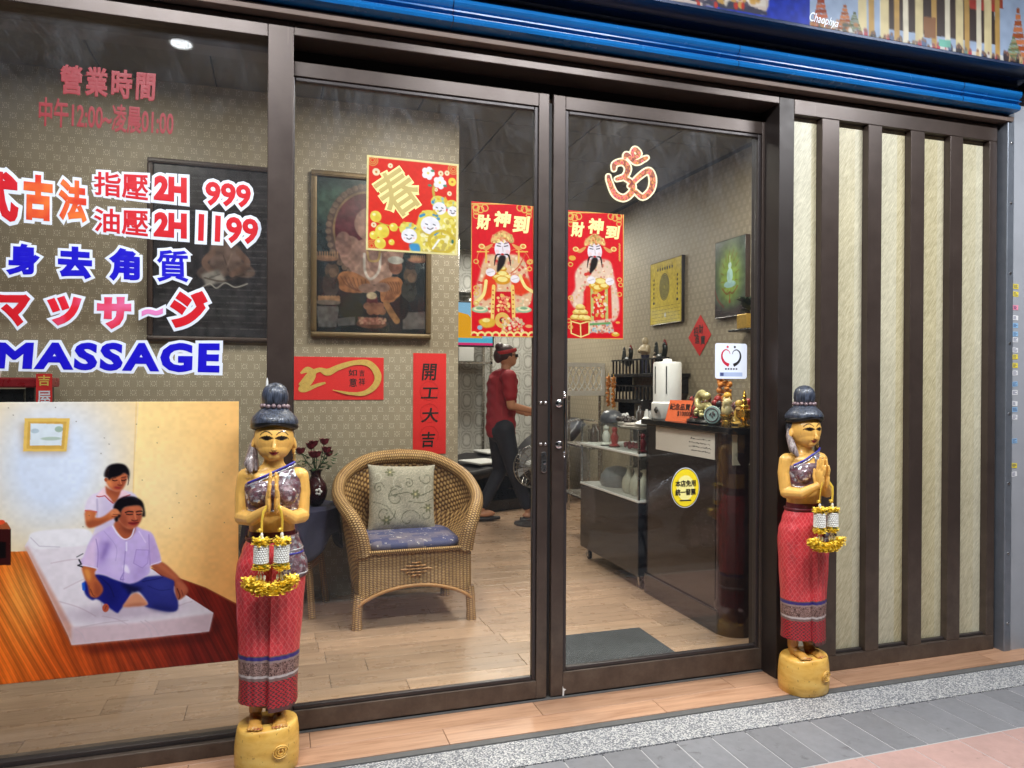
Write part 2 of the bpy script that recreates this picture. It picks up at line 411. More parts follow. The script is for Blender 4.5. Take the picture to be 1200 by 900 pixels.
def frosted():
    t = NT('textured_cream_panel'); v = t.mapv(t.obj(), (1, 1, 1), (0, R_(-32), 0)); v = t.mapv(v, (220, 220, 26))
    n = t.noise(v, 1, 4, .65, .6); k = t.rnd()
    k = t.math('FRACT', t.math('MULTIPLY', t.math('FLOOR', t.math('MULTIPLY', t.sep(t.obj())[0], 4.0)), .377)); a = t.mix(k, rgb(162, 150, 116), rgb(176, 172, 150)); b = t.mix(k, rgb(204, 195, 160), rgb(212, 208, 188))
    c = t.mix(t.ramp(n, [(.35, 0.0), (.65, 1.0)]), a, b)
    kk = t.math('MULTIPLY_ADD', t.noise(t.obj(), 2.2, 4, .7), .5, .75); c = t.mix(1, c, t.comb(kk, kk, kk), 'MULTIPLY')
    return t.bsdf(c, .38, 0, t.bump(n, .4, .002), coat=.25)
MT['frost'] = frosted()
def emis(name, col, s):
    t = NT(name); e = t.n('ShaderNodeEmission'); t.put(e, 0, col); e.inputs[1].default_value = s; t.link(e.outputs[0], t.out.inputs[0]); return t.m
MT['lamp'] = emis('lamp_diffuser', (1, .97, .92), 9); MT['tube'] = emis('fluorescent_tube', (.94, .97, 1), 14)

# ------------------------------------------------------------------ setting: ground and paving
o = struct(MB().box(-60, 60, -60, -3.9, -.24, -.2).build('street', MT['asphalt']))
o = struct(MB().box(-14, 16, -3.9, -.02, -.2, -.058).build('pavement', M('worn_pavement', rgb(88, 86, 86), .7, 0, .2, 6)))
pav = o
MB().box(-.6, 5, -1.62, -.42, -.0575, -.0512).build('joint_bed', MT['pgrout'], pav)
YT, YG, YP = -.195, -.405, -.70       # threshold edge, pebble strip edge, grey tile edge
o = MB().box(-3, 6, YG, YT-.036, -.056, -.047).build('pebble_strip', MT['pebble']); o.parent = pav
o = MB().box(-3, 6, YT-.034, YT, -.056, -.042).build('edge_strip', MT['edge'], pav, bevel=.003)
tw = .15
gm = None
for i in range(-3, 26):
    x = .30+i*tw
    mb = MB().box(-tw/2+.0022, tw/2-.0022, YP+.0025, YG-.0025, -.006, 0)
    if gm is None: gm = mb.mesh('grey_paving_tile')
    obj('grey_paving_tile', gm, MT['gtile'], pav, bevel=.0015, seg=1, loc=(x, 0, -.0495+random.uniform(-.0008, .0008)))
pm = None
for r in range(3):
    for i in range(-2, 20):
        if pm is None: pm = MB().box(-.108, .108, -.146, .146, -.006, 0).mesh('pink_paving_tile')
        obj('pink_paving_tile', pm, MT['ptile'], pav, bevel=.0015, seg=1, loc=(.37+i*.22+(r % 2)*.11, YP-.15-r*.296, -.0495+random.uniform(-.0008, .0008)))
# threshold planks and shop floor planks
thr = struct(MB().box(-3, 3.6, YT, .14, -.2, Z0-.004).build('threshold', MT['grout']))
for r, (y0, y1) in enumerate(((YT, -.072), (-.072, .14))):
    for i in range(-2, 4):
        x0 = i*.9+(.61 if r == 0 else 1.02-.9)
        MB().box(x0+.001, min(x0+.899, 3.6), y0+.001, y1-.001, Z0-.006, Z0).build('plank', MT['thr'], thr, bevel=.001, seg=1)
flo = struct(MB().box(-3.2, 3.35, .141, 7.0, -.2, Z0-.004).build('shop_floor', MT['grout']))
pl = {}
y = .142; rr = random.Random(3); row = 0
while y < 6.6:
    off = rr.random()*.9
    for i in range(-1, 5):
        x0 = -1.1+i*.9+off; x1 = x0+.9
        if x1 < -1.0 or x0 > 3.25: continue
        x0 = max(x0, -1.3); x1 = min(x1, 3.3); key = round(x1-x0, 3)
        if key not in pl: pl[key] = MB().box(.001, x1-x0-.001, .001, .149, -.006, 0).mesh('plank')
        obj('plank', pl[key], MT['floor'], flo, bevel=.0012, seg=1, loc=(x0, y, Z0+rr.uniform(0, .0006)))
    y += .15
# ------------------------------------------------------------------ setting: room shell
YPT = 1.85                                   # front face of the papered partition
XPT = onY(537, 400, YPT).x
XW, HC, YB = 3.3, 3.03, 6.6                  # right wall, ceiling height, back wall
struct(MB().box(-3.2, XPT, YPT, YPT+.09, Z0, HC).build('partition_wall', MT['wallpaper_x']))
struct(MB().box(XW, XW+.1, .1, YB, Z0, HC).build('side_wall', MT['wallpaper_y']))
struct(MB().box(-3.2, XW+.1, YB, YB+.1, Z0, HC).build('back_wall', MT['damask']))
struct(MB().box(-3.3, -3.2, .1, YB, Z0, HC).build('far_side_wall', MT['wallpaper_y']))
cl = struct(MB().box(-3.3, XW+.1, .08, YB+.1, HC+.012, HC+.1).build('ceiling', MT['cgrid']))
cm = MB().box(.004, .596, .004, .596, 0, .014).mesh('ceiling_panel')
lamps_in = [(-.85, .85), (.95, .8), (2.45, .85), (2.25, 4.4), (2.55, 5.5), (-.8, 4.2)]
for i in range(-6, 6):
    for j in range(0, 11):
        obj('ceiling_panel', cm, MT['ctile'], cl, bevel=.003, seg=1, loc=(i*.6-.35, .1+j*.6, HC))
def ceiling_lamp(x, y, power, label):
    t = thing('ceiling_lamp', label, 'lamp', (x, y, HC-.03), 0, 'square lamps on the shop ceiling')
    mb = MB()
    for a in ((-.3, .3, -.3, -.27), (-.3, .3, .27, .3), (-.3, -.27, -.27, .27), (.27, .3, -.27, .27)): mb.box(*a, -.012, .03)
    mb.build('lamp_frame', MT['white'], t)
    MB().box(-.27, .27, -.27, .27, .0, .01).build('diffuser', MT['lamp'], t)
    L = bpy.data.lights.new('lamp_light', 'AREA'); L.shape = 'SQUARE'; L.size = .52; L.energy = power; L.color = (1, .92, .80)
    l = bpy.data.objects.new('lamp_light', L); COL.objects.link(l); l.parent = t; l.location = (0, 0, -.016)
for (x, y), p, lb in zip(lamps_in, (12, 46, 46, 46, 34, 14), ('above the window poster', 'above the wicker chair', 'above the reception counter', 'above the walking person', 'by the back wall', 'behind the partition')):
    ceiling_lamp(x, y, p, 'square white ceiling lamp '+lb)
# ------------------------------------------------------------------ setting: arcade in front of the shop and the far side of the street
struct(MB().box(-14, 16, -3.9, .4, 3.42, 3.7).build('arcade_ceiling', MT['plaster']))
for x in (-6.3, -1.9, 2.5, 6.9): struct(MB().box(x-.15, x+.15, -3.6, .1, 3.12, 3.42).build('arcade_beam', MT['plaster']))
struct(MB().box(-14, 16, -3.9, -3.6, 2.95, 3.42).build('arcade_beam', MT['plaster']))
struct(MB().box(-14, 16, .1, .4, 2.62, 3.42).build('shop_upper_wall', MT['plaster']))
struct(MB().box(-14, -1.75, -.03, .3, -.2, 2.62).build('shop_front_wall', MT['plaster']))
struct(MB().box(3.8, 16, -.03, .3, -.2, 2.62).build('shop_front_wall', MT['plaster']))
for x, lb in ((-6.3, 'plain concrete arcade column far left of the shop'), (6.9, 'plain concrete arcade column far right of the shop')):
    t = thing('arcade_column', lb, 'column', (x, -3.66, -.2), 0, 'concrete columns along the arcade')
    MB().box(-.22, .22, -.22, .22, .12, 3.62).build('shaft', MT['plaster'], t, bevel=.015); MB().box(-.26, .26, -.26, .26, 0, .12).build('plinth', MT['edge'], t, bevel=.01)
far = thing('street_building', 'grey tiled building with dark windows across the street', 'building', (0, -15, -.2))
MB().box(-40, 40, -6, 0, 0, 13).build('wall', M('far_wall', rgb(72, 70, 68), .8, 0, .2, 1.2), far)
MT['dkglass'] = M('dark_window', rgb(34, 38, 44), .1)
for i in range(-7, 8):
    for j in range(4):
        MB().box(i*3.1-.9, i*3.1+.9, -.02, .05, 1.0+j*3.1, 2.7+j*3.1).build('window', MT['dkglass'], far)
def batten(x, y, power, label):
    t = thing('tube_lamp', label, 'lamp', (x, y, 3.36), 0, 'tube lamps under the arcade ceiling')
    MB().box(-.62, .62, -.05, .05, .0, .06).build('housing', MT['white'], t, bevel=.006)
    MB().cyl((-.6, 0, -.022), (.6, 0, -.022), .017).build('tube', MT['tube'], t)
    L = bpy.data.lights.new('tube_light', 'AREA'); L.shape = 'RECTANGLE'; L.size = 1.2; L.size_y = .07; L.energy = power; L.color = (.95, .975, 1)
    l = bpy.data.objects.new('tube_light', L); COL.objects.link(l); l.parent = t; l.location = (0, 0, -.045)
batten(-.55, -1.6, 88, 'white tube lamp on the arcade ceiling before the window')
batten(1.45, -1.6, 88, 'white tube lamp on the arcade ceiling before the doors')
batten(3.4, -1.6, 88, 'white tube lamp on the arcade ceiling before the slatted screen')
t = thing('downlight', 'round white downlight under the arcade ceiling', 'lamp', (-.58, -2.18, 3.40))
MB().lathe([(.062, 0), (.075, -.012), (.075, .02)], n=28).build('rim', MT['white'], t, smooth=40)
MB().lathe([(.0, -.0135), (.061, -.0135), (.061, -.004)], n=28).build('diffuser', MT['tube'], t)
# ------------------------------------------------------------------ facade
YF, YW, YD = -.045, -.005, .06
fx = lambda u, Y=YF: onY(u, 300, Y).x
# fixed window
xm0, xm1 = fx(313), fx(343.5)
t = thing('shop_window', 'large fixed shop window in dark brown metal frame, left of the doors', 'window', (-.85, 0, Z0))
off = Vector((-.85, 0, Z0))
def rel(mb): mb.v = [tuple(Vector(p)-off) for p in mb.v]; return mb
rel(MB().box(xm0, xm1, YF, .13, Z0, 2.60)).build('mullion', MT['frame'], t, bevel=.003)
rel(MB().box(-1.75, -1.69, YF, .1, Z0, 2.60)).build('mullion', MT['frame'], t, bevel=.003)
rel(MB().box(-1.69, xm0, YF, .1, 2.535, 2.60)).build('top_rail', MT['frame'], t, bevel=.003)
rel(MB().box(-1.69, xm0, YF, .08, Z0, .012)).build('bottom_rail', MT['frame'], t, bevel=.003)
rel(MB().box(-1.69, xm0, -.022, .012, .012, .03)).build('bead', MT['bead'], t, bevel=.002)
rel(MB().box(-1.69, xm0, YW, YW+.008, .02, 2.54)).build('glass_pane', MT['glass_w'], t)
# head beam and right jamb of the door opening
xj0, xj1 = fx(912.5), fx(930)
t = thing('door_frame', 'dark brown metal frame around the two glass doors', 'door frame', (1.1, 0, Z0)); off = Vector((1.1, 0, Z0))
rel(MB().box(xj0, xj1, YF, .16, Z0, 2.60)).build('jamb', MT['frame_dk'], t, bevel=.003)
rel(MB().box(xm1, xj0, YF, .16, 2.553, 2.60)).build('head_beam', MT['frame'], t, bevel=.003)
rel(MB().box(xm1, xj0, .085, .15, 2.49, 2.553)).build('door_track', MT['frame_dk'], t)
rel(MB().box(xm1, xj0, .05, .13, Z0-.002, Z0+.004)).build('floor_track', MT['edge'], t)
# sliding doors
def door(x0, x1, g0, g1, zb, label, yd):
    d = thing('glass_door', label, 'door', ((x0+x1)/2, yd+.02, Z0+.008)); o_ = Vector((((x0+x1)/2), yd+.02, Z0+.008))
    def b(name, mat, *a, bev=.0025):
        mb = MB().box(*a); mb.v = [tuple(Vector(p)-o_) for p in mb.v]; return mb.build(name, mat, d, bevel=bev)
    zt = 2.431; b0 = .017
    b('stile', MT['frame'], x0, g0-b0, yd, yd+.04, Z0+.008, 2.508); b('stile', MT['frame'], g1+b0, x1, yd, yd+.04, Z0+.008, 2.508)
    b('top_rail', MT['frame'], g0-b0, g1+b0, yd+.001, yd+.039, zt+b0, 2.507)
    b('bottom_rail', MT['frame'], g0-b0, g1+b0, yd-.001, yd+.041, Z0+.010, zb-b0)
    b('bead', MT['bead'], g0-b0, g0, yd+.007, yd+.033, zb-b0, zt+b0, bev=.004); b('bead', MT['bead'], g1, g1+b0, yd+.007, yd+.033, zb-b0, zt+b0, bev=.004)
    b('bead', MT['bead'], g0, g1, yd+.007, yd+.033, zt, zt+b0, bev=.004); b('bead', MT['bead'], g0, g1, yd+.007, yd+.033, zb-b0, zb, bev=.004)
    b('glass_pane', MT['glass_d'], g0-.008, g1+.008, yd+.016, yd+.023, zb-.008, zt+.008, bev=0)
    return d, o_
YG1, YG2 = YD+.016, YD+.016
gx = lambda u: onY(u, 300, YG1).x
d1, o1 = door(-.03, fx(643, YD), gx(345), gx(624.8), onY(623, 792, YG1).z, 'left glass door with red spring poster and bearded figure poster', YD)
d2, o2 = door(fx(648, YD), 2.16, gx(665), gx(886.5), onY(885, 754, YG1).z, 'right glass door with steel pull handle and round yellow sticker', YD)
MB().box(-.006, .006, .012, .03, 0, 2.5).build('gasket', MT['rubber'], d1, loc=(fx(645.5, YD)-o1.x, YD-o1.y, .002))
# lock plate, bolt heads on the left door; pull handle on the right door
c = onY(637, 541.5, YD)-o1
pr = [(math.cos(a)*.0135, math.sin(a)*.0135+(.031 if math.sin(a) > 0 else -.031)) for a in [2*math.pi*k/24+.001 for k in range(24)]]
lk = MB().prism(pr, -.007, -.0005).build('lock_plate', MT['white'], d1, bevel=.002, loc=(c.x, c.y, c.z)); lk.data.materials[0] = MT['steel']
MB().lathe([(.0075, 0), (.0075, -.005), (.004, -.006)], axis='y', n=18).build('keyhole', MT['chrome'], lk, loc=(.001, -.006, -.002), smooth=40)
for dz in (.03, -.03): MB().lathe([(.003, 0), (.003, -.002)], axis='y', n=10).build('screw', MT['bead'], lk, loc=(0, -.0065, dz))
for (u, v) in ((633.5, 472), (639, 472), (633.5, 520.5), (639, 520.5)):
    c = onY(u, v, YD)-o1
    MB().lathe([(.0075, 0), (.0075, -.003), (.005, -.006), (.001, -.0068)], axis='y', n=16).build('bolt_head', MT['steel'], d1, loc=(c.x, c.y, c.z), smooth=40)
ca, cb = onY(654.5, 473, YD)-o2, onY(654.5, 521, YD)-o2
hd = MB().tube([(ca.x+.008, ca.y-.045, ca.z+.028), (ca.x+.008, ca.y-.045, cb.z-.03)], .0065, 12).build('pull_handle', MT['chrome'], d2, smooth=40)
for cc, s in ((ca, 1), (cb, -1)):
    m = MB().cyl((cc.x, cc.y, cc.z), (cc.x+.008, cc.y-.045, cc.z), .007, .006, 12); m.lathe([(.017, 0), (.016, -.006), (.009, -.01)], (cc.x, cc.y-.0005, cc.z), 20, axis='y')
    m.build('handle_bracket', MT['chrome'], hd, smooth=40)
    zz = cc.z+s*.032
    MB().lathe([(.003, -.012), (.009, -.004), (.009, .002), (.004, .006), (.0065, .012), (.001, .022)] if s > 0 else [(.001, -.022), (.0065, -.012), (.004, -.006), (.009, -.002), (.009, .004), (.003, .012)],
               (cc.x+.008, cc.y-.045, zz), 14).build('finial', MT['chrome'], hd, smooth=40)
# chipped paint at the foot of the right door
c = onY(660, 812, YD)-o2
MB().prism([(c.x-.004, c.z-.012), (c.x+.002, c.z-.012), (c.x+.004, c.z+.008), (c.x+.012, c.z+.014), (c.x, c.z+.02), (c.x-.003, c.z+.03)], c.y-.0025, c.y-.001).build('paint_chip', MT['white'], d2)
# slatted screen
t = thing('slatted_screen', 'dark brown metal screen of five cream textured panels right of the doors', 'screen', (2.85, 0, Z0)); off = Vector((2.85, 0, Z0))
posts = [(962.5, 983), (1017, 1033), (1067, 1083), (1113, 1128), (1159, 1168)]
xs = [(fx(a), fx(b)) for a, b in posts]
for a, b in xs: rel(MB().box(a, b, YF, .03, .033, 2.515)).build('post', MT['frame'], t, bevel=.003)
rel(MB().box(xj1, xs[-1][1], YF, .03, Z0, .033)).build('bottom_rail', MT['frame'], t, bevel=.003)
rel(MB().box(xj1, xs[-1][1], YF, .03, 2.515, 2.60)).build('top_rail', MT['frame'], t, bevel=.003)
rel(MB().box(xj1, xs[-1][1], .03, .06, Z0, 2.6)).build('backing_board', MT['frame_dk'], t)
prev = xj1
for a, b in xs:
    m = rel(MB().box(prev+.001, a-.001, -.008, -.002, .034, 2.514)).build('panel', MT['frost'], t)
    rel(MB().box(prev+.001, a-.001, -.03, -.0085, .0335, .046)).build('sill', MT['bead'], t, bevel=.003)
    prev = b
XR = xs[-1][1]
# trim bar, blue shutter box
t = thing('shutter_box', 'long blue metal roller shutter box above the shopfront', 'shutter box', (1.0, -.1, 2.63)); off = Vector((1.0, -.1, 2.63))
XE = 3.47
prof = [(-.02, 2.637), (-.128, 2.637), (-.146, 2.642), (-.15, 2.652), (-.146, 2.664), (-.136, 2.670), (-.136, 2.674), (-.152, 2.679), (-.152, 2.683), (-.137, 2.688), (-.137, 2.692), (-.15, 2.699), (-.157, 2.712), (-.155, 2.728), (-.145, 2.742), (-.13, 2.752), (-.02, 2.752)]
prof_b = [p for p in prof]; rel(MB().prismx(prof, -1.75, XE)).build('ribbed_cover', MT['blue'], t, smooth=35)
prof = [(-.02, 2.7535), (-.13, 2.7535), (-.14, 2.765), (-.17, 2.772), (-.195, 2.768), (-.2, 2.776), (-.225, 2.788), (-.262, 2.788), (-.262, 2.80), (-.02, 2.80)]
rel(MB().prismx(prof, -1.75, XE)).build('curtain_roll', MT['navy'], t, smooth=35)
rel(MB().box(-1.75, XE, -.02, .1, 2.602, 2.80)).build('back_plate', MT['frame_dk'], t)
for xs_ in (-.62, .62, 1.86, 3.1): rel(MB().prismx([(y-.0012, z) for y, z in prof_b], xs_, xs_+.003)).build('seam', MT['navy'], t)
t2 = MB().prismx([(-.1, 2.626), (-.021, 2.634), (-.021, 2.608), (-.095, 2.604)], -1.75, XE+.02).build('trim_bar', MT['trim'], None, bevel=.002)
tag(t2, 'long brown-grey metal trim bar under the blue shutter box', 'trim')
# pillar
pl_ = onZ(1179, 771, Z0); XP, YPL = onY(1178, 400, -.08).x, -.08
t = thing('pillar', 'grey painted pillar with bolted metal edge at the right end', 'pillar', (3.6, -.1, -.05)); off = Vector((3.6, -.1, -.05))
rel(MB().box(XP+.045, XP+.6, YPL, .1, -.05, 2.765)).build('shaft', MT['conc'], t, bevel=.006)
rel(MB().box(XP, XP+.045, YPL-.006, .0, -.05, 2.70)).build('metal_edge', M('galvanised_edge', rgb(132, 138, 148), .4, .6, .2, 20), t, bevel=.004)
for z in (.1, .45, .8, 1.15, 1.5, 1.85, 2.2, 2.5): MB().lathe([(.007, 0), (.006, -.004), (.001, -.006)], axis='y', n=12).build('bolt', MT['steel'], t, loc=(XP+.022-3.6, YPL-.006+.1, z+.05), smooth=40)
rs = random.Random(5)
cols = {'yellow': rgb(226, 206, 70), 'white': rgb(222, 222, 224), 'pale blue': rgb(140, 180, 214), 'pink': rgb(222, 140, 160)}
ink = M('sticker_ink', rgb(50, 60, 110), .5)
MTst = {k: M('sticker_'+k.replace(' ', '_'), v, .45, 0, .06, 60) for k, v in cols.items()}
for k, (v, cn) in enumerate([(335, 'yellow'), (344, 'yellow'), (360, 'pink'), (372, 'white'), (381, 'pale blue'), (391, 'pale blue'), (398, 'white'), (410, 'white'), (418, 'yellow'), (428, 'yellow'), (437, 'white'), (450, 'pale blue'), (460, 'white'), (473, 'white'), (480, 'pale blue'), (489, 'white'), (517, 'pale blue'), (546, 'yellow'), (556, 'white')]):
    c = onY(1184+rs.uniform(-.6, .6), v, YPL-.008)
    s = thing('sticker', 'small %s sticker in the column of stickers on the grey pillar' % cn, 'sticker', (XP+.066, YPL-.0005, c.z), 0, '%s stickers on the pillar' % cn)
    MB().box(-.018, .018, -.001, 0, -.012, .012).build('paper', MTst[cn], s)
    mb = MB()
    for q in range(3): mb.box(-.014, -.014+rs.uniform(.015, .028), -.0014, -.001, .005-q*.006, .0075-q*.006)
    mb.build('print', ink, s); s.rotation_euler = (0, rs.uniform(-.08, .08), 0)
# ------------------------------------------------------------------ printed sheets: a colour grid painted in code, and lettering
LUT = np.array([lin(i) for i in range(256)])
class Canvas:
    """flat print; world extents (a0..a1 across, b0..b1 up), colours in sRGB 0-255"""
    def __init__(s, a0, a1, b0, b1, ppm, bgc):
        s.a0, s.a1, s.b0, s.b1 = a0, a1, b0, b1
        s.w = max(8, int((a1-a0)*ppm)); s.h = max(8, int((b1-b0)*ppm))
        s.c = np.zeros((s.h, s.w, 3)); s.c[:] = bgc
        s.X, s.Y = np.meshgrid(np.linspace(a0, a1, s.w), np.linspace(b1, b0, s.h)); s.px = (a1-a0)/s.w
        s.clip = None
    def blend(s, m, col, al=1.0):
        if s.clip is not None: m = m*s.clip
        m = (m*al)[..., None]; s.c = s.c*(1-m)+np.array(col, float)*m
    def pmask(s, pts, soft=None):
        P = np.array(pts, float); m = np.zeros((s.h, s.w)); ss = 2
        for oy in range(ss):
            for ox in range(ss):
                x = s.X+(ox+.5-ss/2)/ss*s.px; y = s.Y+(oy+.5-ss/2)/ss*s.px; ins = np.zeros(m.shape, bool)
                for (x0, y0), (x1, y1) in zip(P, np.roll(P, -1, 0)):
                    if y0 == y1: continue
                    k = ((y0 > y) != (y1 > y)) & (x < (x1-x0)*(y-y0)/(y1-y0)+x0); ins ^= k
                m += ins
        m /= ss*ss
        if soft: m = blur(m, soft/s.px)
        return m
    def poly(s, pts, col, soft=None, al=1.0, smooth=False):
        if smooth: pts = crom(pts, 5)
        m = s.pmask(pts, soft); s.blend(m, col, al); return m
    def ell(s, cx, cy, rx, ry, col, rot=0, al=1.0, soft=None):
        c, q = math.cos(rot), math.sin(rot); x = s.X-cx; y = s.Y-cy
        d = np.sqrt(((x*c+y*q)/rx)**2+((-x*q+y*c)/ry)**2); e = (soft or s.px)/min(rx, ry)
        m = np.clip((1-d)/e+.5, 0, 1); s.blend(m, col, al); return m
    def ring(s, cx, cy, rx, ry, w, col, al=1.0, a=None):
        d = np.sqrt(((s.X-cx)/rx)**2+((s.Y-cy)/ry)**2); m = np.clip((w/2-np.abs(d-1)*min(rx, ry))/s.px+.5, 0, 1)
        if a is not None:
            an = np.arctan2(s.Y-cy, s.X-cx); m = m*((an > a[0]) & (an < a[1]))
        s.blend(m, col, al)
    def line(s, pts, w, col, al=1.0, smooth=False, taper=False):
        if smooth: pts = crom(pts, 6, False)
        P = np.array(pts, float); d = np.full((s.h, s.w), 1e9); n = len(P)-1
        for i in range(n):
            a, b = P[i], P[i+1]; ab = b-a; L = (ab**2).sum()+1e-12
            t = np.clip(((s.X-a[0])*ab[0]+(s.Y-a[1])*ab[1])/L, 0, 1)
            ww = w*(math.sin(math.pi*(i+.5)/n)*.8+.2) if taper else w
            d = np.minimum(d, np.hypot(s.X-a[0]-t*ab[0], s.Y-a[1]-t*ab[1])-ww/2)
        s.blend(np.clip(.5-d/s.px, 0, 1), col, al)
    def grad(s, f, col): s.blend(np.clip(f, 0, 1), col)
    def noise(s, scale, amp, seed=0, mask=None, ax=1.0):
        rs_ = np.random.RandomState(seed); gw = max(2, int((s.a1-s.a0)/scale*ax)+2); gh = max(2, int((s.b1-s.b0)/scale)+2)
        g = rs_.rand(gh, gw)*2-1; fy = np.linspace(0, gh-1.001, s.h); fx_ = np.linspace(0, gw-1.001, s.w)
        iy = fy.astype(int); ix = fx_.astype(int); ty = (fy-iy)[:, None]; tx = (fx_-ix)[None]
        ty = ty*ty*(3-2*ty); tx = tx*tx*(3-2*tx)
        v = (g[iy][:, ix]*(1-ty)+g[iy+1][:, ix]*ty)*(1-tx)+(g[iy][:, ix+1]*(1-ty)+g[iy+1][:, ix+1]*ty)*tx
        if mask is not None: v = v*mask
        s.c = np.clip(s.c*(1+amp*v[..., None]), 0, 255); return v
    def sheet(s, name, mat, parent, plane, depth, th=.0012, gain=1.0, loc0=(0, 0, 0)):
        """thin sheet; plane 'y': across=x at y=depth facing -y; plane 'x': across=y at x=depth facing -x"""
        lc = LUT[np.clip(s.c, 0, 255).astype(int)]*gain
        h, w = s.h, s.w; N = h*w
        A = s.X.ravel(); B = s.Y.ravel(); D = np.full(N, depth)
        co = np.stack([A, D, B], 1) if plane == 'y' else np.stack([D, A, B], 1)
        co -= np.array(loc0)
        idx = np.arange(N).reshape(h, w)
        q = np.stack([idx[:-1, :-1], idx[1:, :-1], idx[1:, 1:], idx[:-1, 1:]], -1).reshape(-1, 4)
        if plane == 'x': q = q[:, ::-1]      # across runs along +y, sheet faces -x
        per = np.concatenate([idx[0, :-1], idx[:-1, -1], idx[-1, :0:-1], idx[:0:-1, 0]])
        back = co[per].copy(); back[:, 1 if plane == 'y' else 0] += th
        co = np.concatenate([co, back]); L = len(per); bi = N+np.arange(L)
        rim = np.stack([per, np.roll(per, -1), np.roll(bi, -1), bi], 1)
        faces = np.concatenate([q, rim])
        me = bpy.data.meshes.new(name); me.vertices.add(len(co)); me.vertices.foreach_set('co', co.astype(np.float32).ravel())
        nf = len(faces); me.loops.add(nf*4); me.loops.foreach_set('vertex_index', faces.astype(np.int32).ravel())
        me.polygons.add(nf); me.polygons.foreach_set('loop_start', np.arange(0, nf*4, 4, dtype=np.int32)); me.update(calc_edges=True)
        at_ = me.color_attributes.new('Col', 'FLOAT_COLOR', 'POINT')
        ca = np.ones((len(co), 4), np.float32); ca[:N, :3] = lc.reshape(-1, 3); ca[N:, :3] = lc.reshape(-1, 3)[per]
        at_.data.foreach_set('color', ca.ravel())
        return obj(name, me, mat, parent)
def blur(m, r):
    r = max(1, int(r))
    for ax in (0, 1):
        for _ in range(2):
            k = np.cumsum(np.concatenate([np.repeat(np.take(m, [0], ax), r+1, ax), m, np.repeat(np.take(m, [-1], ax), r, ax)], ax), ax)
            n = m.shape[ax]; m = (np.take(k, np.arange(2*r+1, 2*r+1+n), ax)-np.take(k, np.arange(0, n), ax))/(2*r+1)
    return m
_tc = {}
def glyphs(s, bold=0.0, spacing=1.0, line=1.0, shear=0.0):
    """lettering outline as flat arrays: verts (x,y,z) and faces; bold swells the strokes (em units)"""
    key = (s, bold, spacing, line, shear)
    if key in _tc: return _tc[key]
    cu = bpy.data.curves.new('t', 'FONT'); cu.body = s; cu.size = 1; cu.space_character = spacing; cu.space_line = line; cu.shear = shear
    cu.fill_mode = 'BOTH'; cu.extrude = .01; cu.bevel_depth = bold; cu.bevel_resolution = 0 if bold < .02 else 1; cu.resolution_u = 3
    o = bpy.data.objects.new('t', cu); COL.objects.link(o); me = evaluated(o)
    co = np.zeros(len(me.vertices)*3); me.vertices.foreach_get('co', co); fs = [tuple(p.vertices) for p in me.polygons]
    bpy.data.objects.remove(o); bpy.data.curves.remove(cu); bpy.data.meshes.remove(me)
    _tc[key] = (co.reshape(-1, 3), fs); return _tc[key]
def lettering(s, rect, plane, depth, mat, name, parent=None, bold=0.0, grow=0.0, th=.0012, ref=None, quad=None, loc0=(0, 0, 0), spacing=1.0, line=1.0, rot=0.0, shear=0.0):
    """fit lettering into rect=(a0,a1,b0,b1) of a wall plane; quad=four corner points (tl,tr,br,bl) instead of rect.
    the fit is measured on the un-swollen strokes so that an outline (grow) stays registered with its letters"""
    co, fs = glyphs(s, bold+grow, spacing, line, shear); base, _ = glyphs(s, bold, spacing, line, shear)
    lo, hi = base.min(0), base.max(0); n = (co-lo)/(hi-lo+1e-9)
    if quad is None: a0, a1, b0, b1 = rect; quad = [(a0, b1), (a1, b1), (a1, b0), (a0, b0)]
    tl, tr, br, bl = [np.array(q, float) for q in quad]; x, y = n[:, :1], n[:, 1:2]
    ab = (bl*(1-x)+br*x)*(1-y)+(tl*(1-x)+tr*x)*y
    if rot:
        c = (tl+tr+br+bl)/4; d = ab-c; ab = c+np.stack([d[:, 0]*math.cos(rot)-d[:, 1]*math.sin(rot), d[:, 0]*math.sin(rot)+d[:, 1]*math.cos(rot)], 1)
    zz = co[:, 2]; zz = (zz-zz.min())/(zz.max()-zz.min()+1e-9)*th
    d = depth-zz
    P = np.stack([ab[:, 0], d, ab[:, 1]], 1) if plane == 'y' else np.stack([d, ab[:, 0], ab[:, 1]], 1)
    P = P-np.array(loc0)
    me = bpy.data.meshes.new(name); me.from_pydata(P.tolist(), [], fs)
    b = bmesh.new(); b.from_mesh(me); bmesh.ops.recalc_face_normals(b, faces=b.faces); b.to_mesh(me); b.free()
    return obj(name, me, mat, parent)
MT['v_red'] = M('red_vinyl', rgb(206, 28, 40), .35, 0, .06); MT['v_blue'] = M('blue_vinyl', rgb(26, 16, 196), .35, 0, .06)
MT['v_white'] = M('white_vinyl', rgb(226, 232, 246), .35, 0, .04); MT['v_dred'] = M('dark_red_vinyl', rgb(138, 12, 28), .5, 0, .1)
MT['ink'] = M('black_ink', rgb(22, 18, 18), .5); MT['gold'] = M('gold_ink', rgb(232, 198, 96), .35, .1, .15, 40)
MT['redpaper'] = M('red_paper', rgb(206, 34, 32), .55, 0, .08, 20); MT['gold_lt'] = M('pale_gold_ink', rgb(240, 224, 150), .4, 0, .1, 40)
def orange_red():
    t = NT('orange_red_vinyl'); n = t.noise(t.obj(), 9, 2)
    return t.bsdf(t.mix(t.ramp(n, [(.35, 0.0), (.6, 1.0)]), rgb(212, 34, 36), rgb(238, 120, 52)), .35)
MT['v_orange'] = orange_red()
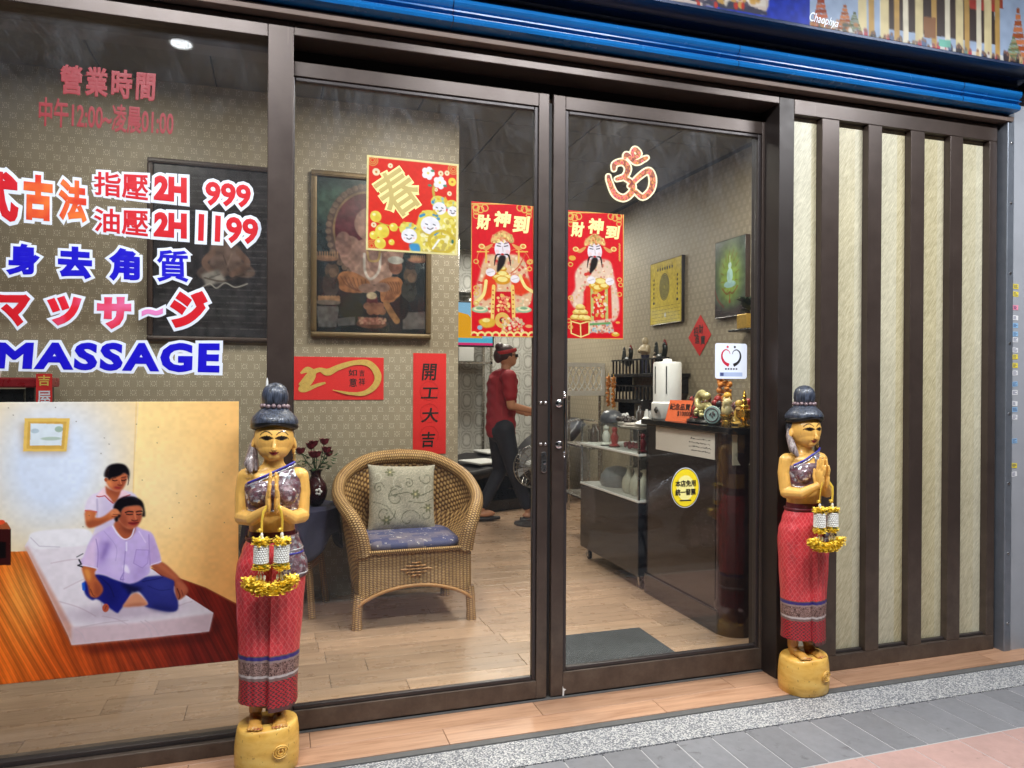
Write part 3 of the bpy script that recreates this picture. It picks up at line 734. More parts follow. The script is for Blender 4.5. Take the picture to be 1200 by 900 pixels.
def pink_red():
    t = NT('pink_red_vinyl'); n = t.noise(t.obj(), 7, 2)
    return t.bsdf(t.mix(t.ramp(n, [(.4, 0.0), (.62, 1.0)]), rgb(222, 34, 50), rgb(228, 110, 160)), .35)
MT['v_pink'] = pink_red()
YV = YW-.0006                     # outer face of the window glass
W2 = lambda u, v: (lambda p: (p.x, p.z))(onY(u, v, YV))
def decal(name, label, lines, cat='lettering'):
    """lines: (text, quad in photo points, letter material, bold, outline grow)"""
    us = [q for l in lines for q in l[1]]; c = W2(sum(u for u, v in us)/len(us), max(v for u, v in us)); loc = (c[0], YV, c[1])
    t = thing(name, label, cat, loc)
    for s, q, m, bold, grow, *ex in lines:
        qq = [W2(*p) for p in q]; kw = ex[0] if ex else {}
        if grow: lettering(s, None, 'y', YV-.0002, MT['v_white'], 'outline', t, bold, grow, .0008, quad=qq, loc0=loc, **kw)
        lettering(s, None, 'y', YV-(.0012 if grow else .0002), m, 'letters', t, bold, 0, .0008, quad=qq, loc0=loc, **kw)
    return t
decal('window_lettering', 'dark red opening hours lettering at the top of the shop window', [
    ('營業時間', [(70, 75), (183, 85), (181, 119), (70, 110)], MT['v_dred'], .040, 0, {'spacing': 1.25}),
    ('中午12:00~凌晨01:00', [(46, 113), (204, 128), (203, 161), (45, 148)], MT['v_dred'], .026, 0)])
decal('window_lettering', 'big orange and red characters cut off at the left edge of the window', [
    ('式', [(-36, 196), (22, 203), (22, 261), (-36, 256)], MT['v_red'], 0.050, 0.080), ('古', [(28, 203), (62, 207), (62, 260), (27, 257)], MT['v_orange'], 0.066, 0.080),
    ('法', [(69, 209), (102, 213), (102, 262), (68, 258)], MT['v_orange'], 0.050, 0.080)])
decal('window_lettering', 'upper red price line, 2H 999, with white outline on the window', [
    ('指壓', [(110, 201), (174, 204), (174, 236), (110, 228)], MT['v_red'], 0.020, 0.085), ('2H', [(181, 205), (219, 208), (219, 238), (180, 234)], MT['v_red'], 0.066, 0.105),
    ('999', [(241, 212), (294, 217), (294, 244), (240, 241)], MT['v_red'], 0.035, 0.1)])
decal('window_lettering', 'lower red price line, 2H 1199, with white outline on the window', [
    ('油壓', [(110, 244), (174, 246), (174, 278), (110, 271)], MT['v_red'], 0.020, 0.085), ('2H', [(181, 248), (219, 250), (219, 280), (180, 277)], MT['v_red'], 0.066, 0.105),
    ('1199', [(233, 250), (303, 257), (302, 287), (232, 283)], MT['v_red'], 0.035, 0.1)])
bq = lambda x0, x1: [(x0, 285+x0*.03), (x1, 285+x1*.03), (x1, 324+x1*.03), (x0, 320+x0*.03)]
decal('window_lettering', 'row of four blue characters with white outline on the window', [
    ('身', [(8, 284), (47, 287), (47, 323), (7, 322)], MT['v_blue'], 0.052, 0.085), ('去', [(68, 288), (108, 290), (108, 328), (68, 325)], MT['v_blue'], 0.060, 0.085),
    ('角', [(128, 289), (164, 293), (164, 330), (127, 329)], MT['v_blue'], 0.052, 0.085), ('質', [(184, 292), (220, 294), (221, 331), (184, 330)], MT['v_blue'], 0.022, 0.085)])
decal('window_lettering', 'row of red and pink katakana with white outline above the word massage', [
    ('マ', [(-2, 345), (36, 345), (36, 384), (-2, 381)], MT['v_red'], 0.071, 0.085), ('ツ', [(55, 347), (96, 346), (96, 383), (55, 381)], MT['v_pink'], 0.071, 0.085),
    ('サ', [(114, 348), (154, 348), (154, 387), (113, 385)], MT['v_pink'], 0.071, 0.085), ('~', [(166, 361), (191, 361), (191, 371), (166, 371)], M('pink_vinyl', rgb(226, 130, 190), .35), 0.066, 0.095),
    ('ジ', [(199, 340), (244, 341), (243, 386), (199, 384)], MT['v_red'], 0.071, 0.085)])
decal('window_lettering', 'bold blue word massage with white outline on the window', [
    ('MASSAGE', [(-3, 401), (258, 402), (257, 437), (-6, 432)], MT['v_blue'], 0.048, 0.075, {'spacing': 1.16})])

# ---- big photo poster on the lower window
def poster_massage():
    Y = YV-.0004; a0, b0 = -1.02, .245; tl = W2(0, 471)[1]
    cv = Canvas(a0, W2(279.5, 600)[0], W2(100, 792)[1], W2(100, 471)[1], 520, (236, 214, 168))
    P = lambda *pts: [W2(u, v) for u, v in pts]
    g = lambda u, v, rx, ry: np.exp(-(((cv.X-W2(u, v)[0])/(rx/340))**2+((cv.Y-W2(u, v)[1])/(ry/340))**2))
    xc = W2(158, 540)[0]
    left = cv.X < xc+.006*(cv.Y-W2(158, 540)[1])/.1
    lc = np.array((244, 212, 154)); wc = np.array((228, 236, 250))
    gl = np.clip(g(62, 545, 85, 110)*1.15, 0, 1)[..., None]
    cl_ = lc*(1-gl)+wc*gl; cv.c = np.where(left[..., None], cl_, cv.c)
    rgt = ~left; k = np.clip((cv.X-xc)/.35, 0, 1)[..., None]; k = np.clip(k*.7+np.clip((.95-cv.Y)/.5, 0, 1)[..., None]*.5, 0, 1); cr = np.array((248, 226, 176))*(1-k)+np.array((234, 186, 128))*k
    gg = g(190, 580, 50, 60)[..., None]*.35; cr = cr*(1-gg)+np.array((250, 240, 215))*gg
    cv.c = np.where(rgt[..., None], cr, cv.c); cv.noise(.05, .012, 3)
    cv.line(P((160, 471), (157, 545), (155, 620)), .004, (226, 196, 140), .5)
    # floor
    fl = cv.pmask(P((-40, 648), (30, 646), (150, 650), (178, 667), (240, 689), (290, 716), (290, 830), (-40, 830)))
    gx_ = np.clip((cv.X-W2(20, 700)[0])/.55, 0, 1)[..., None]
    fc = np.array((200, 112, 54))*(1-gx_)+np.array((112, 42, 34))*gx_
    gy = g(28, 695, 26, 55)[..., None]*.55; fc = fc*(1-gy)+np.array((240, 190, 120))*gy
    u = (cv.X-a0)+(cv.Y)*.42; wv = np.sin(u*430+3.2*np.sin(cv.Y*9+u*22)+1.1*np.sin(cv.Y*23+u*13))*.8+.5*np.sin(u*900+cv.Y*60)
    w2 = np.sin(u*130+2.4*np.sin(cv.Y*7+u*24))
    fc = fc*(1+.085*wv[..., None]+.10*w2[..., None]); cv.c = cv.c*(1-fl[..., None])+np.clip(fc, 0, 255)*fl[..., None]
    cv.line(P((178, 667), (240, 689), (290, 715)), .006, (120, 52, 40), .8)
    # picture frame
    cv.poly(P((25, 496), (80, 494), (78, 532), (27, 532)), (150, 120, 90), .012, .5)
    cv.poly(P((29, 490), (82, 490), (78, 529), (27, 529)), (224, 196, 126)); cv.poly(P((33, 494), (78, 494), (75, 526), (31, 526)), (206, 174, 106)); cv.poly(P((36, 496), (74, 497), (72, 522), (35, 522)), (226, 234, 240))
    cv.ell(*W2(69, 503), .012, .01, (150, 170, 150), al=.7); cv.ell(*W2(60, 514), .03, .006, (170, 186, 170), al=.7); cv.ell(*W2(41, 505), .012, .008, (170, 186, 196), al=.6)
    # cabinet
    cv.poly(P((-40, 612), (8, 612), (13, 620), (-40, 621)), (160, 100, 70)); cv.poly(P((-40, 620), (13, 620), (13, 662), (-40, 664)), (58, 24, 24)); cv.poly(P((-40, 634), (7, 635), (7, 654), (-40, 655)), (16, 10, 12))
    cv.ell(*W2(1, 612), .012, .008, (210, 100, 70))
    # mattress
    cv.poly(P((29, 642), (84, 735), (86, 757), (60, 720), (27, 655)), (120, 60, 40), .012, .6)
    cv.poly(P((84, 750), (104, 757), (246, 743), (254, 722), (262, 735), (240, 752), (105, 766)), (70, 25, 22), .012, .7)
    cv.poly(P((29, 640), (36, 628), (104, 624), (180, 668), (219, 698), (250, 718), (245, 740), (103, 754), (84, 756), (80, 745)), (236, 230, 236))
    cv.poly(P((29, 640), (32, 640), (86, 737), (85, 756), (80, 746)), (206, 170, 160), .004)
    cv.poly(P((84, 735), (170, 729), (250, 719), (245, 740), (180, 747), (103, 754), (84, 756)), (216, 198, 204), .004)
    for a, b in (((88, 737), (100, 752)), ((165, 728), (178, 745)), ((170, 727), (186, 744)), ((110, 690), (120, 712)), ((75, 690), (105, 676)), ((60, 660), (100, 655)), ((70, 705), (112, 722)), ((205, 712), (225, 705)), ((120, 722), (150, 732)), ((95, 735), (150, 727))): cv.line(P(a, ((a[0]+b[0])/2+2, (a[1]+b[1])/2-1.5), b), .004, (206, 192, 200), .6, True)
    cv.poly(P((34, 629), (42, 623), (70, 620), (104, 621), (106, 637), (66, 642), (40, 643)), (244, 242, 246), .003, 1, True); cv.line(P((36, 630), (46, 640), (70, 641)), .003, (206, 200, 210), .8)
    # therapist (measured on the print)
    Q1 = lambda *pts: [W2(95+x/8.57, 535+y/8.57) for x, y in pts]; Q2 = lambda *pts: [W2(85+x/7.827, 615+y/7.827) for x, y in pts]
    hair = (17, 13, 20); e1 = lambda x, y, rx, ry, c, al=1.0, soft=None: cv.ell(*Q1((x, y))[0], rx/8.57/300, ry/8.57/300, c, al=al, soft=soft)
    e2 = lambda x, y, rx, ry, c, al=1.0, soft=None: cv.ell(*Q2((x, y))[0], rx/7.827/300, ry/7.827/300, c, al=al, soft=soft)
    sf = .004
    cv.poly(Q1((45, 540), (60, 450), (110, 385), (165, 365), (240, 320), (400, 335), (500, 355), (552, 390), (556, 430), (420, 430), (340, 520), (330, 690), (130, 790), (100, 860), (110, 800), (150, 690), (158, 600), (155, 555)), (226, 217, 234), .002, 1, True)
    cv.poly(Q1((230, 400), (330, 480), (330, 680), (200, 720), (220, 560)), (206, 196, 220), .012, .8, True); cv.poly(Q1((70, 450), (130, 400), (160, 420), (150, 540), (80, 530)), (238, 230, 242), .01, .8, True); cv.line(Q1((160, 430), (165, 540), (158, 620)), .006, (190, 180, 206), .6, True)
    cv.line(Q1((45, 543), (100, 548), (155, 556)), .005, (196, 108, 120), 1)
    cv.poly(Q1((245, 295), (285, 325), (360, 350), (402, 332), (392, 385), (335, 468), (280, 420), (245, 370)), (172, 108, 80), .002, 1, True); cv.poly(Q1((270, 320), (390, 345), (380, 385), (300, 370)), (122, 68, 52), sf*2, .7, True)
    cv.poly(Q1((240, 300), (160, 390), (176, 405), (240, 394), (320, 470), (300, 430), (250, 372)), (244, 220, 226), .001, 1); cv.poly(Q1((408, 330), (392, 385), (368, 445), (492, 386), (470, 366)), (240, 214, 222), .001, 1)
    cv.line(Q1((158, 398), (180, 404), (240, 394), (285, 440), (322, 470)), .0035, (176, 88, 100)); cv.line(Q1((370, 442), (430, 405), (492, 384)), .0035, (176, 88, 100))
    cv.poly(Q1((250, 235), (262, 272), (285, 310), (330, 345), (372, 350), (412, 330), (442, 280), (464, 220), (466, 178), (430, 160), (350, 195), (290, 215)), (180, 114, 86), .001, 1, True)
    cv.poly(Q1((256, 245), (290, 225), (310, 270), (300, 310), (275, 290)), (216, 152, 108), sf, .8, True); cv.poly(Q1((400, 220), (455, 200), (440, 280), (405, 330), (380, 300)), (138, 80, 64), sf, .7, True); e1(375, 200, 40, 18, (200, 132, 100), .6, .01)
    cv.line(Q1((315, 236), (338, 243), (362, 238)), .0035, (50, 26, 24), 1, True); cv.line(Q1((408, 240), (430, 242), (452, 232)), .0035, (50, 26, 24), 1, True); cv.line(Q1((312, 222), (350, 214)), .003, (80, 44, 36), .7); cv.line(Q1((408, 212), (450, 204)), .003, (70, 38, 32), .8)
    cv.line(Q1((392, 230), (400, 262), (408, 280)), .004, (206, 140, 106), .8, True); cv.line(Q1((372, 284), (392, 290), (412, 284)), .004, (118, 62, 50), .9, True); cv.poly(Q1((328, 308), (365, 302), (402, 312), (385, 326), (345, 322)), (136, 58, 58), .001, 1, True)
    cv.poly(Q1((232, 195), (240, 150), (265, 105), (310, 78), (380, 70), (440, 85), (478, 130), (486, 180), (478, 240), (470, 190), (432, 164), (400, 186), (350, 206), (305, 216), (285, 238), (268, 216), (245, 206)), hair, .001, 1, True); e1(250, 232, 13, 18, (160, 98, 72)); cv.line(Q1((270, 120), (252, 160), (244, 200)), .004, (92, 74, 66), .5, True); cv.line(Q1((300, 100), (276, 150), (268, 210)), .003, (60, 50, 52), .6, True); cv.line(Q1((470, 200), (478, 240), (470, 285)), .0025, hair, .9, True)
    cv.poly(Q1((45, 546), (152, 558), (140, 608), (180, 616), (240, 592), (300, 546), (350, 526), (396, 570), (352, 612), (280, 642), (180, 690), (100, 716), (62, 702), (45, 650)), (188, 120, 86), .001, 1, True)
    cv.poly(Q1((60, 640), (180, 640), (280, 620), (200, 680), (100, 712), (60, 695)), (140, 82, 60), sf, .7, True); cv.poly(Q1((55, 560), (100, 560), (90, 640), (55, 640)), (210, 146, 106), sf, .7, True); cv.poly(Q1((290, 560), (345, 535), (370, 560), (310, 590)), (224, 166, 130), sf, .7, True)
    for a in ((330, 556, 392, 560), (322, 580, 385, 582), (310, 602, 360, 604)): cv.line(Q1(a[:2], a[2:]), .0022, (110, 60, 46), .9)
    # client
    cv.ell(*W2(152, 716), .17, .03, (150, 130, 150), al=.4, soft=.03)
    navy, nv2 = (38, 42, 118), (54, 58, 122)
    cv.poly(Q2((110, 520), (205, 458), (290, 463), (380, 498), (520, 540), (542, 600), (510, 680), (432, 790), (408, 808), (350, 770), (230, 684), (180, 690), (120, 640), (100, 560)), navy, .001, 1, True)
    cv.poly(Q2((520, 540), (660, 480), (830, 470), (936, 510), (930, 600), (966, 690), (960, 782), (880, 796), (750, 770), (660, 745), (690, 718), (610, 612), (560, 612)), nv2, .001, 1, True)
    cv.poly(Q2((440, 540), (560, 560), (640, 590), (560, 625), (520, 640), (500, 600)), (16, 16, 52), sf*1.5, .85, True); cv.poly(Q2((230, 480), (330, 500), (430, 600), (380, 740), (300, 690)), (30, 32, 96), sf*3, .7, True); cv.poly(Q2((700, 500), (880, 500), (900, 640), (800, 640)), (70, 76, 140), sf*4, .6, True); cv.poly(Q2((700, 730), (940, 760), (880, 796), (740, 770)), (34, 36, 90), sf*2, .8, True)
    cv.line(Q2((100, 540), (104, 590)), .01, (40, 100, 190), .8); cv.line(Q2((640, 520), (760, 500), (830, 480)), .003, (28, 30, 84), .8, True); cv.line(Q2((250, 480), (340, 560), (380, 660)), .004, (24, 26, 80), .7, True); cv.line(Q2((690, 560), (800, 600), (900, 590)), .003, (40, 42, 100), .7, True)
    cv.poly(Q2((462, 752), (500, 690), (540, 642), (590, 626), (640, 660), (686, 732), (560, 747)), (204, 152, 126), .001, 1, True); cv.poly(Q2((470, 748), (600, 720), (680, 732), (560, 750)), (150, 98, 80), sf, .7, True); e2(304, 762, 24, 34, (172, 96, 76)); cv.line(Q2((296, 780), (310, 745)), .003, (110, 50, 40), .7)
    cv.poly(Q2((90, 380), (216, 400), (206, 460), (276, 570), (270, 622), (222, 668), (160, 650), (140, 560), (108, 480)), (178, 110, 76), .001, 1, True); cv.poly(Q2((105, 410), (150, 410), (170, 480), (150, 520), (118, 470)), (222, 166, 104), sf, .8, True); cv.poly(Q2((200, 520), (260, 570), (262, 630), (215, 660), (200, 600)), (138, 78, 60), sf, .7, True); cv.line(Q2((165, 590), (185, 640), (205, 655)), .003, (104, 54, 42), .8, True); cv.line(Q2((150, 560), (160, 620)), .003, (120, 64, 48), .6)
    cv.poly(Q2((720, 370), (816, 340), (930, 430), (1010, 520), (1062, 590), (1042, 642), (970, 688), (936, 600), (936, 520), (880, 490), (800, 450)), (156, 96, 76), .001, 1, True); cv.poly(Q2((760, 360), (820, 360), (960, 480), (930, 490)), (186, 122, 94), sf, .7, True); cv.poly(Q2((950, 520), (1020, 540), (1050, 600), (1000, 620)), (184, 118, 94), sf, .7, True); cv.line(Q2((960, 585), (985, 650), (975, 680)), .0035, (84, 42, 36), .9, True); cv.line(Q2((1000, 600), (1015, 650)), .003, (110, 60, 50), .8)
    shp = Q2((75, 360), (110, 280), (150, 170), (200, 95), (290, 40), (365, 10), (420, 90), (480, 132), (540, 102), (572, 15), (640, 40), (720, 70), (762, 150), (812, 336), (722, 370), (706, 440), (660, 482), (590, 525), (520, 540), (440, 520), (380, 495), (290, 460), (205, 440), (226, 400))
    cv.poly(shp, (206, 190, 228), .001, 1, True); cv.clip = cv.pmask(crom(shp, 5))
    cv.poly(Q2((80, 360), (150, 180), (230, 100), (225, 250), (220, 395)), (228, 208, 232), sf*2, .9, True); cv.poly(Q2((260, 150), (360, 160), (330, 280), (240, 390), (230, 300)), (176, 158, 204), sf*2, .8, True); cv.poly(Q2((300, 170), (340, 190), (280, 320), (265, 300)), (150, 132, 184), sf, .7, True); cv.poly(Q2((360, 230), (440, 260), (430, 460), (350, 420)), (220, 206, 238), sf*2, .7, True)
    cv.poly(Q2((720, 90), (800, 300), (720, 360), (700, 220)), (190, 168, 206), sf*2, .8, True); cv.poly(Q2((580, 380), (690, 400), (640, 480), (540, 520)), (180, 162, 208), sf*2, .6, True); cv.poly(Q2((460, 375), (500, 370), (525, 440), (480, 430)), (240, 232, 252), sf*.6, 1, True); cv.line(Q2((470, 440), (440, 500), (470, 500)), .004, (150, 134, 188), .8, True)
    cv.poly(Q2((585, 228), (700, 232), (690, 350), (640, 396), (560, 352)), (196, 178, 222), sf*.5, .9); cv.line(Q2((585, 228), (700, 232), (690, 350), (640, 396), (560, 352), (585, 228)), .0025, (168, 150, 200), .9); cv.line(Q2((490, 150), (484, 250), (472, 380), (462, 530)), .003, (164, 148, 198), .9, True); cv.line(Q2((494, 160), (494, 235)), .006, (236, 228, 250), .9)
    cv.line(Q2((215, 130), (235, 250), (226, 400)), .003, (160, 142, 190), .8, True); cv.line(Q2((700, 90), (705, 220), (712, 365)), .003, (164, 146, 194), .8, True); cv.line(Q2((290, 60), (400, 200), (395, 330)), .0025, (182, 166, 210), .7, True); cv.line(Q2((610, 60), (670, 160)), .004, (232, 220, 244), .7); cv.clip = None
    cv.line(Q2((90, 368), (226, 398)), .0035, (236, 226, 244), .9); cv.line(Q2((722, 368), (812, 336)), .0035, (236, 226, 244), .9)
    cv.poly(Q1((330, 690), (375, 640), (440, 705), (490, 728), (545, 715), (522, 782), (490, 820), (440, 830), (390, 790)), (164, 100, 76), .001, 1, True); cv.poly(Q1((385, 665), (440, 705), (540, 716), (520, 770), (440, 760)), (112, 62, 50), sf*1.5, .75, True); cv.line(Q2((368, 12), (420, 92), (480, 133), (540, 104), (571, 18)), .0045, (240, 232, 248), .95, True)
    cv.poly(Q1((395, 555), (430, 512), (500, 492), (580, 490), (609, 510), (613, 570), (606, 630), (576, 682), (540, 716), (490, 726), (440, 706), (395, 660), (374, 620)), (172, 106, 84), .001, 1, True)
    cv.poly(Q1((385, 590), (450, 590), (470, 680), (440, 700), (395, 655)), (142, 84, 66), sf*1.3, .75, True); cv.poly(Q1((490, 505), (590, 500), (600, 535), (500, 545)), (198, 130, 100), sf, .7, True); cv.poly(Q1((585, 590), (606, 600), (570, 685), (545, 700)), (138, 80, 64), sf, .7, True); cv.poly(Q1((470, 600), (515, 600), (505, 640), (475, 650)), (190, 122, 96), sf, .7, True)
    cv.line(Q1((446, 562), (480, 551), (522, 556)), .0045, (44, 26, 26), .95, True); cv.line(Q1((556, 556), (585, 548), (610, 550)), .0045, (44, 26, 26), .95, True); cv.line(Q1((456, 578), (485, 583), (516, 580)), .0035, (36, 20, 22), 1, True); cv.line(Q1((560, 581), (582, 584), (602, 577)), .0035, (36, 20, 22), 1, True)
    cv.line(Q1((538, 560), (545, 610), (555, 632)), .005, (200, 134, 104), .8, True); cv.line(Q1((510, 638), (536, 646), (566, 638)), .0045, (104, 54, 46), .95, True); cv.poly(Q1((474, 666), (525, 658), (578, 661), (556, 682), (510, 688)), (128, 50, 54), .001, 1, True); cv.line(Q1((474, 667), (525, 669), (578, 662)), .0022, (76, 26, 30), 1, True)
    cv.poly(Q1((325, 520), (340, 470), (380, 425), (440, 402), (510, 399), (570, 418), (616, 455), (636, 520), (642, 598), (612, 596), (622, 545), (604, 503), (560, 490), (480, 498), (430, 513), (404, 550), (396, 600), (364, 615), (380, 560), (345, 525)), hair, .001, 1, True); cv.poly(Q1((335, 620), (370, 600), (372, 640), (350, 655)), hair, .001, 1, True); cv.line(Q1((420, 425), (500, 412), (570, 440)), .004, (50, 46, 60), .6, True)
    cv.poly(Q1((300, 548), (350, 526), (398, 568), (390, 582), (330, 560)), (206, 142, 108), .001, 1, True)
    cv.line(Q2((40, 295), (95, 265)), .003, (30, 30, 40), .9); cv.line(Q2((60, 320), (80, 360), (50, 372), (90, 385)), .005, (30, 30, 40), .9)
    rs_ = random.Random(2)
    for _ in range(26): cv.ell(*W2(rs_.uniform(0, 275), rs_.uniform(474, 620)), .0015, .0015, (90, 80, 70), al=.8)
    cv.noise(.012, .02, 8)
    lm = cv.c.mean(2, keepdims=True); cv.c = np.clip(lm+(cv.c-lm)*1.28, 0, 255); cv.c = 255*(cv.c/255)**1.12
    cx = cv.a0/2+cv.a1/2; loc = (cx, Y, cv.b0)
    o = cv.sheet('window_poster', MT['print'], None, 'y', Y, .0003, 1.0, loc0=loc); o.location = loc
    tag(o, 'large photo poster of a seated client and masseuse on the lower shop window', 'poster')
poster_massage()
# ------------------------------------------------------------------ posters and stickers on the doors
YGD = YD+.016-.0006
def mapper(u0, v0, sc, Y):
    def f(x, y): p = onY(u0+x/sc, v0+y/sc, Y); return (p.x, p.z)
    return f
def sheet_thing(cv, name, label, cat, Y, mat, gain=.74, th=.0004):
    loc = ((cv.a0+cv.a1)/2, Y, cv.b0); o = cv.sheet(name, mat, None, 'y', Y, th, gain, loc0=loc); o.location = loc
    return tag(o, label, cat)
GD, GL, RD = (226, 184, 92), (244, 226, 140), (218, 26, 38)
def scatter(cv, f, n, box, cols, r, seed):
    q = random.Random(seed)
    for _ in range(n):
        cv.ell(*f(q.uniform(box[0], box[2]), q.uniform(box[1], box[3])), r*q.uniform(.6, 1.3), r*q.uniform(.6, 1.3), q.choice(cols), al=.9)
def wealth(variant):
    Y = YGD-.0006
    if variant == 1: f = mapper(540, 230, 5, Y); x0, y0, x1, y1 = 60, 44, 428, 824
    else: f = mapper(650, 230, 5, Y); x0, y0, x1, y1 = 66, 95, 404, 836
    a, b = f(x0, (y0+y1)/2), f(x1, (y0+y1)/2); cv = Canvas(a[0], b[0], f(250, y1)[1], f(250, y0)[1], 560, RD)
    W_, H_ = x1-x0, y1-y0
    g = lambda p, q: f(x0+p*W_, y0+q*H_)
    G = lambda *pts: [g(*p) for p in pts]
    s = cv.a1-cv.a0
    robe = [(236, 206, 176), (226, 178, 130), (214, 130, 110), (244, 226, 190), (200, 190, 150)]
    for cx, cy_ in ((.08, .03), (.92, .03)):
        for k in range(3): cv.ring(*g(cx+(.07*k if cx < .5 else -.07*k), cy_+.012*(k % 2)), s*.05, s*.05, s*.018, GD); cv.ring(*g(cx, cy_+.03*k), s*.04, s*.04, s*.014, GD)
    if variant == 1:
        for cx, cy_, r in ((.3, .42, .2), (.74, .44, .2)): cv.ring(*g(cx, cy_), s*r, s*r, s*.012, (236, 170, 90), .7)
        cv.poly(G((.22, .4), (.36, .38), (.68, .38), (.84, .42), (.92, .55), (.97, .70), (.86, .8), (.70, .82), (.30, .82), (.10, .8), (.04, .71), (.12, .56)), (226, 186, 146), .004, 1, True)
        m = cv.pmask(crom(G((.22, .4), (.36, .38), (.68, .38), (.84, .42), (.92, .55), (.97, .70), (.86, .8), (.70, .82), (.30, .82), (.10, .8), (.04, .71), (.12, .56)), 5))
        cv.clip = m; scatter(cv, g, 240, (0, .37, 1, .84), robe+[(206, 60, 60)], s*.022, 4); cv.clip = None
        cv.poly(G((.2, .56), (.36, .5), (.4, .66), (.2, .72)), (226, 66, 36), .004, 1, True); cv.poly(G((.66, .55), (.9, .56), (.94, .66), (.7, .68)), (226, 66, 36), .004, 1, True)
        cv.line(G((.08, .74), (.2, .68), (.24, .58)), s*.05, GL, 1, True); cv.line(G((.98, .66), (.86, .62), (.78, .54)), s*.05, GL, 1, True)
        cv.poly(G((.38, .66), (.66, .66), (.68, .84), (.34, .84)), (206, 24, 40))
        for xx in (.36, .66): cv.line(G((xx, .62), (xx-.02+(.04 if xx > .5 else 0), .86)), s*.055, (240, 206, 110)); 
        for xx in (.35, .67):
            for q in range(6): cv.ell(*g(xx, .65+.035*q), s*.012, s*.012, (190, 60, 40))
        scatter(cv, g, 40, (.42, .68, .62, .82), [GD, GL, (236, 150, 110)], s*.02, 6)
        for xx in (.14, .84): cv.ell(*g(xx, .795), s*.13, s*.05, (150, 190, 150)); cv.ell(*g(xx, .79), s*.1, s*.035, (236, 226, 180)); cv.ell(*g(xx, .785), s*.06, s*.02, (130, 170, 130))
        cv.ring(*g(.5, .875), s*.085, s*.085, s*.07, GD); cv.ell(*g(.49, .873), s*.03, s*.03, (70, 50, 30)); scatter(cv, g, 70, (.5, .86, .84, .97), robe+[GD], s*.022, 9)
        cv.poly(G((.12, .88), (.22, .86), (.38, .87), (.36, .92), (.2, .93)), (222, 176, 60), .003, 1, True); cv.ell(*g(.24, .875), s*.06, s*.03, GL); cv.ell(*g(.14, .93), s*.04, s*.035, (150, 180, 200))
        cv.ell(*g(.92, .92), s*.06, s*.025, (236, 170, 110)); face = (.5, .335)
        for k in range(9): cv.ring(*g(.05+.115*k, .995), s*.06, s*.06, s*.03, GL)
        hand = [(.31, .515), (.7, .565)]; ing = [(.5, .49, .07), (.5, .53, .1), (.42, .555, .08), (.58, .555, .08), (.5, .575, .12)]
        cv.line(G((.86, .38), (.76, .47), (.64, .52)), s*.016, (200, 90, 50), 1, True)
        chairc = (236, 190, 90)
        for xx in (.24, .76): cv.line(G((xx, .33), (xx, .44)), s*.03, chairc); cv.line(G((.1 if xx < .5 else .9, .36), (.28 if xx < .5 else .72, .36)), s*.02, chairc)
    else:
        cv.poly(G((.28, .40), (.4, .37), (.66, .37), (.78, .40), (.84, .52), (.92, .7), (.9, .82), (.78, .85), (.72, .6), (.34, .6), (.3, .72), (.16, .76), (.07, .68), (.16, .6), (.16, .48)), (232, 200, 176), .004, 1, True)
        m = cv.pmask(crom(G((.28, .40), (.4, .37), (.66, .37), (.78, .40), (.84, .52), (.92, .7), (.9, .82), (.78, .85), (.72, .6), (.34, .6), (.3, .72), (.16, .76), (.07, .68), (.16, .6), (.16, .48)), 5))
        cv.clip = m; scatter(cv, g, 200, (0, .36, 1, .86), robe, s*.02, 14); cv.clip = None
        cv.poly(G((.34, .58), (.78, .58), (.8, .84), (.36, .84)), (222, 50, 40), .003); 
        for xx in (.45, .7): cv.line(G((xx, .6), (xx+.01, .86)), s*.05, (190, 190, 110))
        scatter(cv, g, 60, (.46, .62, .7, .82), [GD, (240, 220, 200), (210, 40, 40)], s*.026, 16)
        cv.poly(G((.4, .86), (.78, .84), (.84, .95), (.36, .95)), (226, 196, 170), .003); scatter(cv, g, 70, (.38, .86, .82, .95), [(150, 180, 190), (236, 210, 180), (200, 110, 90)], s*.018, 17)
        cv.line(G((.42, .885), (.76, .875)), s*.035, (110, 160, 100))
        cv.poly(G((.09, .86), (.4, .86), (.4, .96), (.26, .985), (.09, .955)), (196, 30, 30)); 
        cv.line(G((.09, .86), (.09, .955), (.26, .985), (.4, .96), (.4, .86), (.25, .88), (.09, .86)), s*.02, GL); cv.line(G((.25, .88), (.26, .985)), s*.02, GL)
        for q, (a_, b_) in enumerate(((.16, .83), (.28, .835), (.36, .84), (.2, .79), (.3, .79), (.25, .75))): cv.ell(*g(a_, b_), s*.085, s*.045, GD); cv.ell(*g(a_, b_-.012), s*.055, s*.03, GL); cv.line(G((a_-.06, b_+.015), (a_+.06, b_+.015)), s*.014, (150, 100, 30))
        cv.ell(*g(.86, .965), s*.07, s*.035, (222, 160, 50)); cv.ell(*g(.86, .955), s*.04, s*.02, GL); cv.ell(*g(.9, .87), s*.04, s*.02, (236, 170, 80)); cv.ell(*g(.11, .36), s*.06, s*.04, (226, 170, 70))
        face = (.5, .305); hand = [(.44, .535), (.76, .545)]; ing = [(.5, .58, .1), (.6, .55, .12), (.55, .6, .1), (.66, .585, .09)]
        cv.line(G((.34, .49), (.42, .48)), s*.05, (214, 60, 50))
        for q in range(7): cv.line(G((.925, .25+.02*q), (.935, .26+.02*q)), s*.03, GD, .8)
    for a_, b_, r in ing: cv.ell(*g(a_, b_), s*r, s*r*.55, (214, 150, 40)); cv.ell(*g(a_, b_-.008), s*r*.7, s*r*.35, GL)
    fx_, fy_ = face
    cv.ell(*g(fx_, fy_+.005), s*.125, s*.155, (240, 230, 236)); 
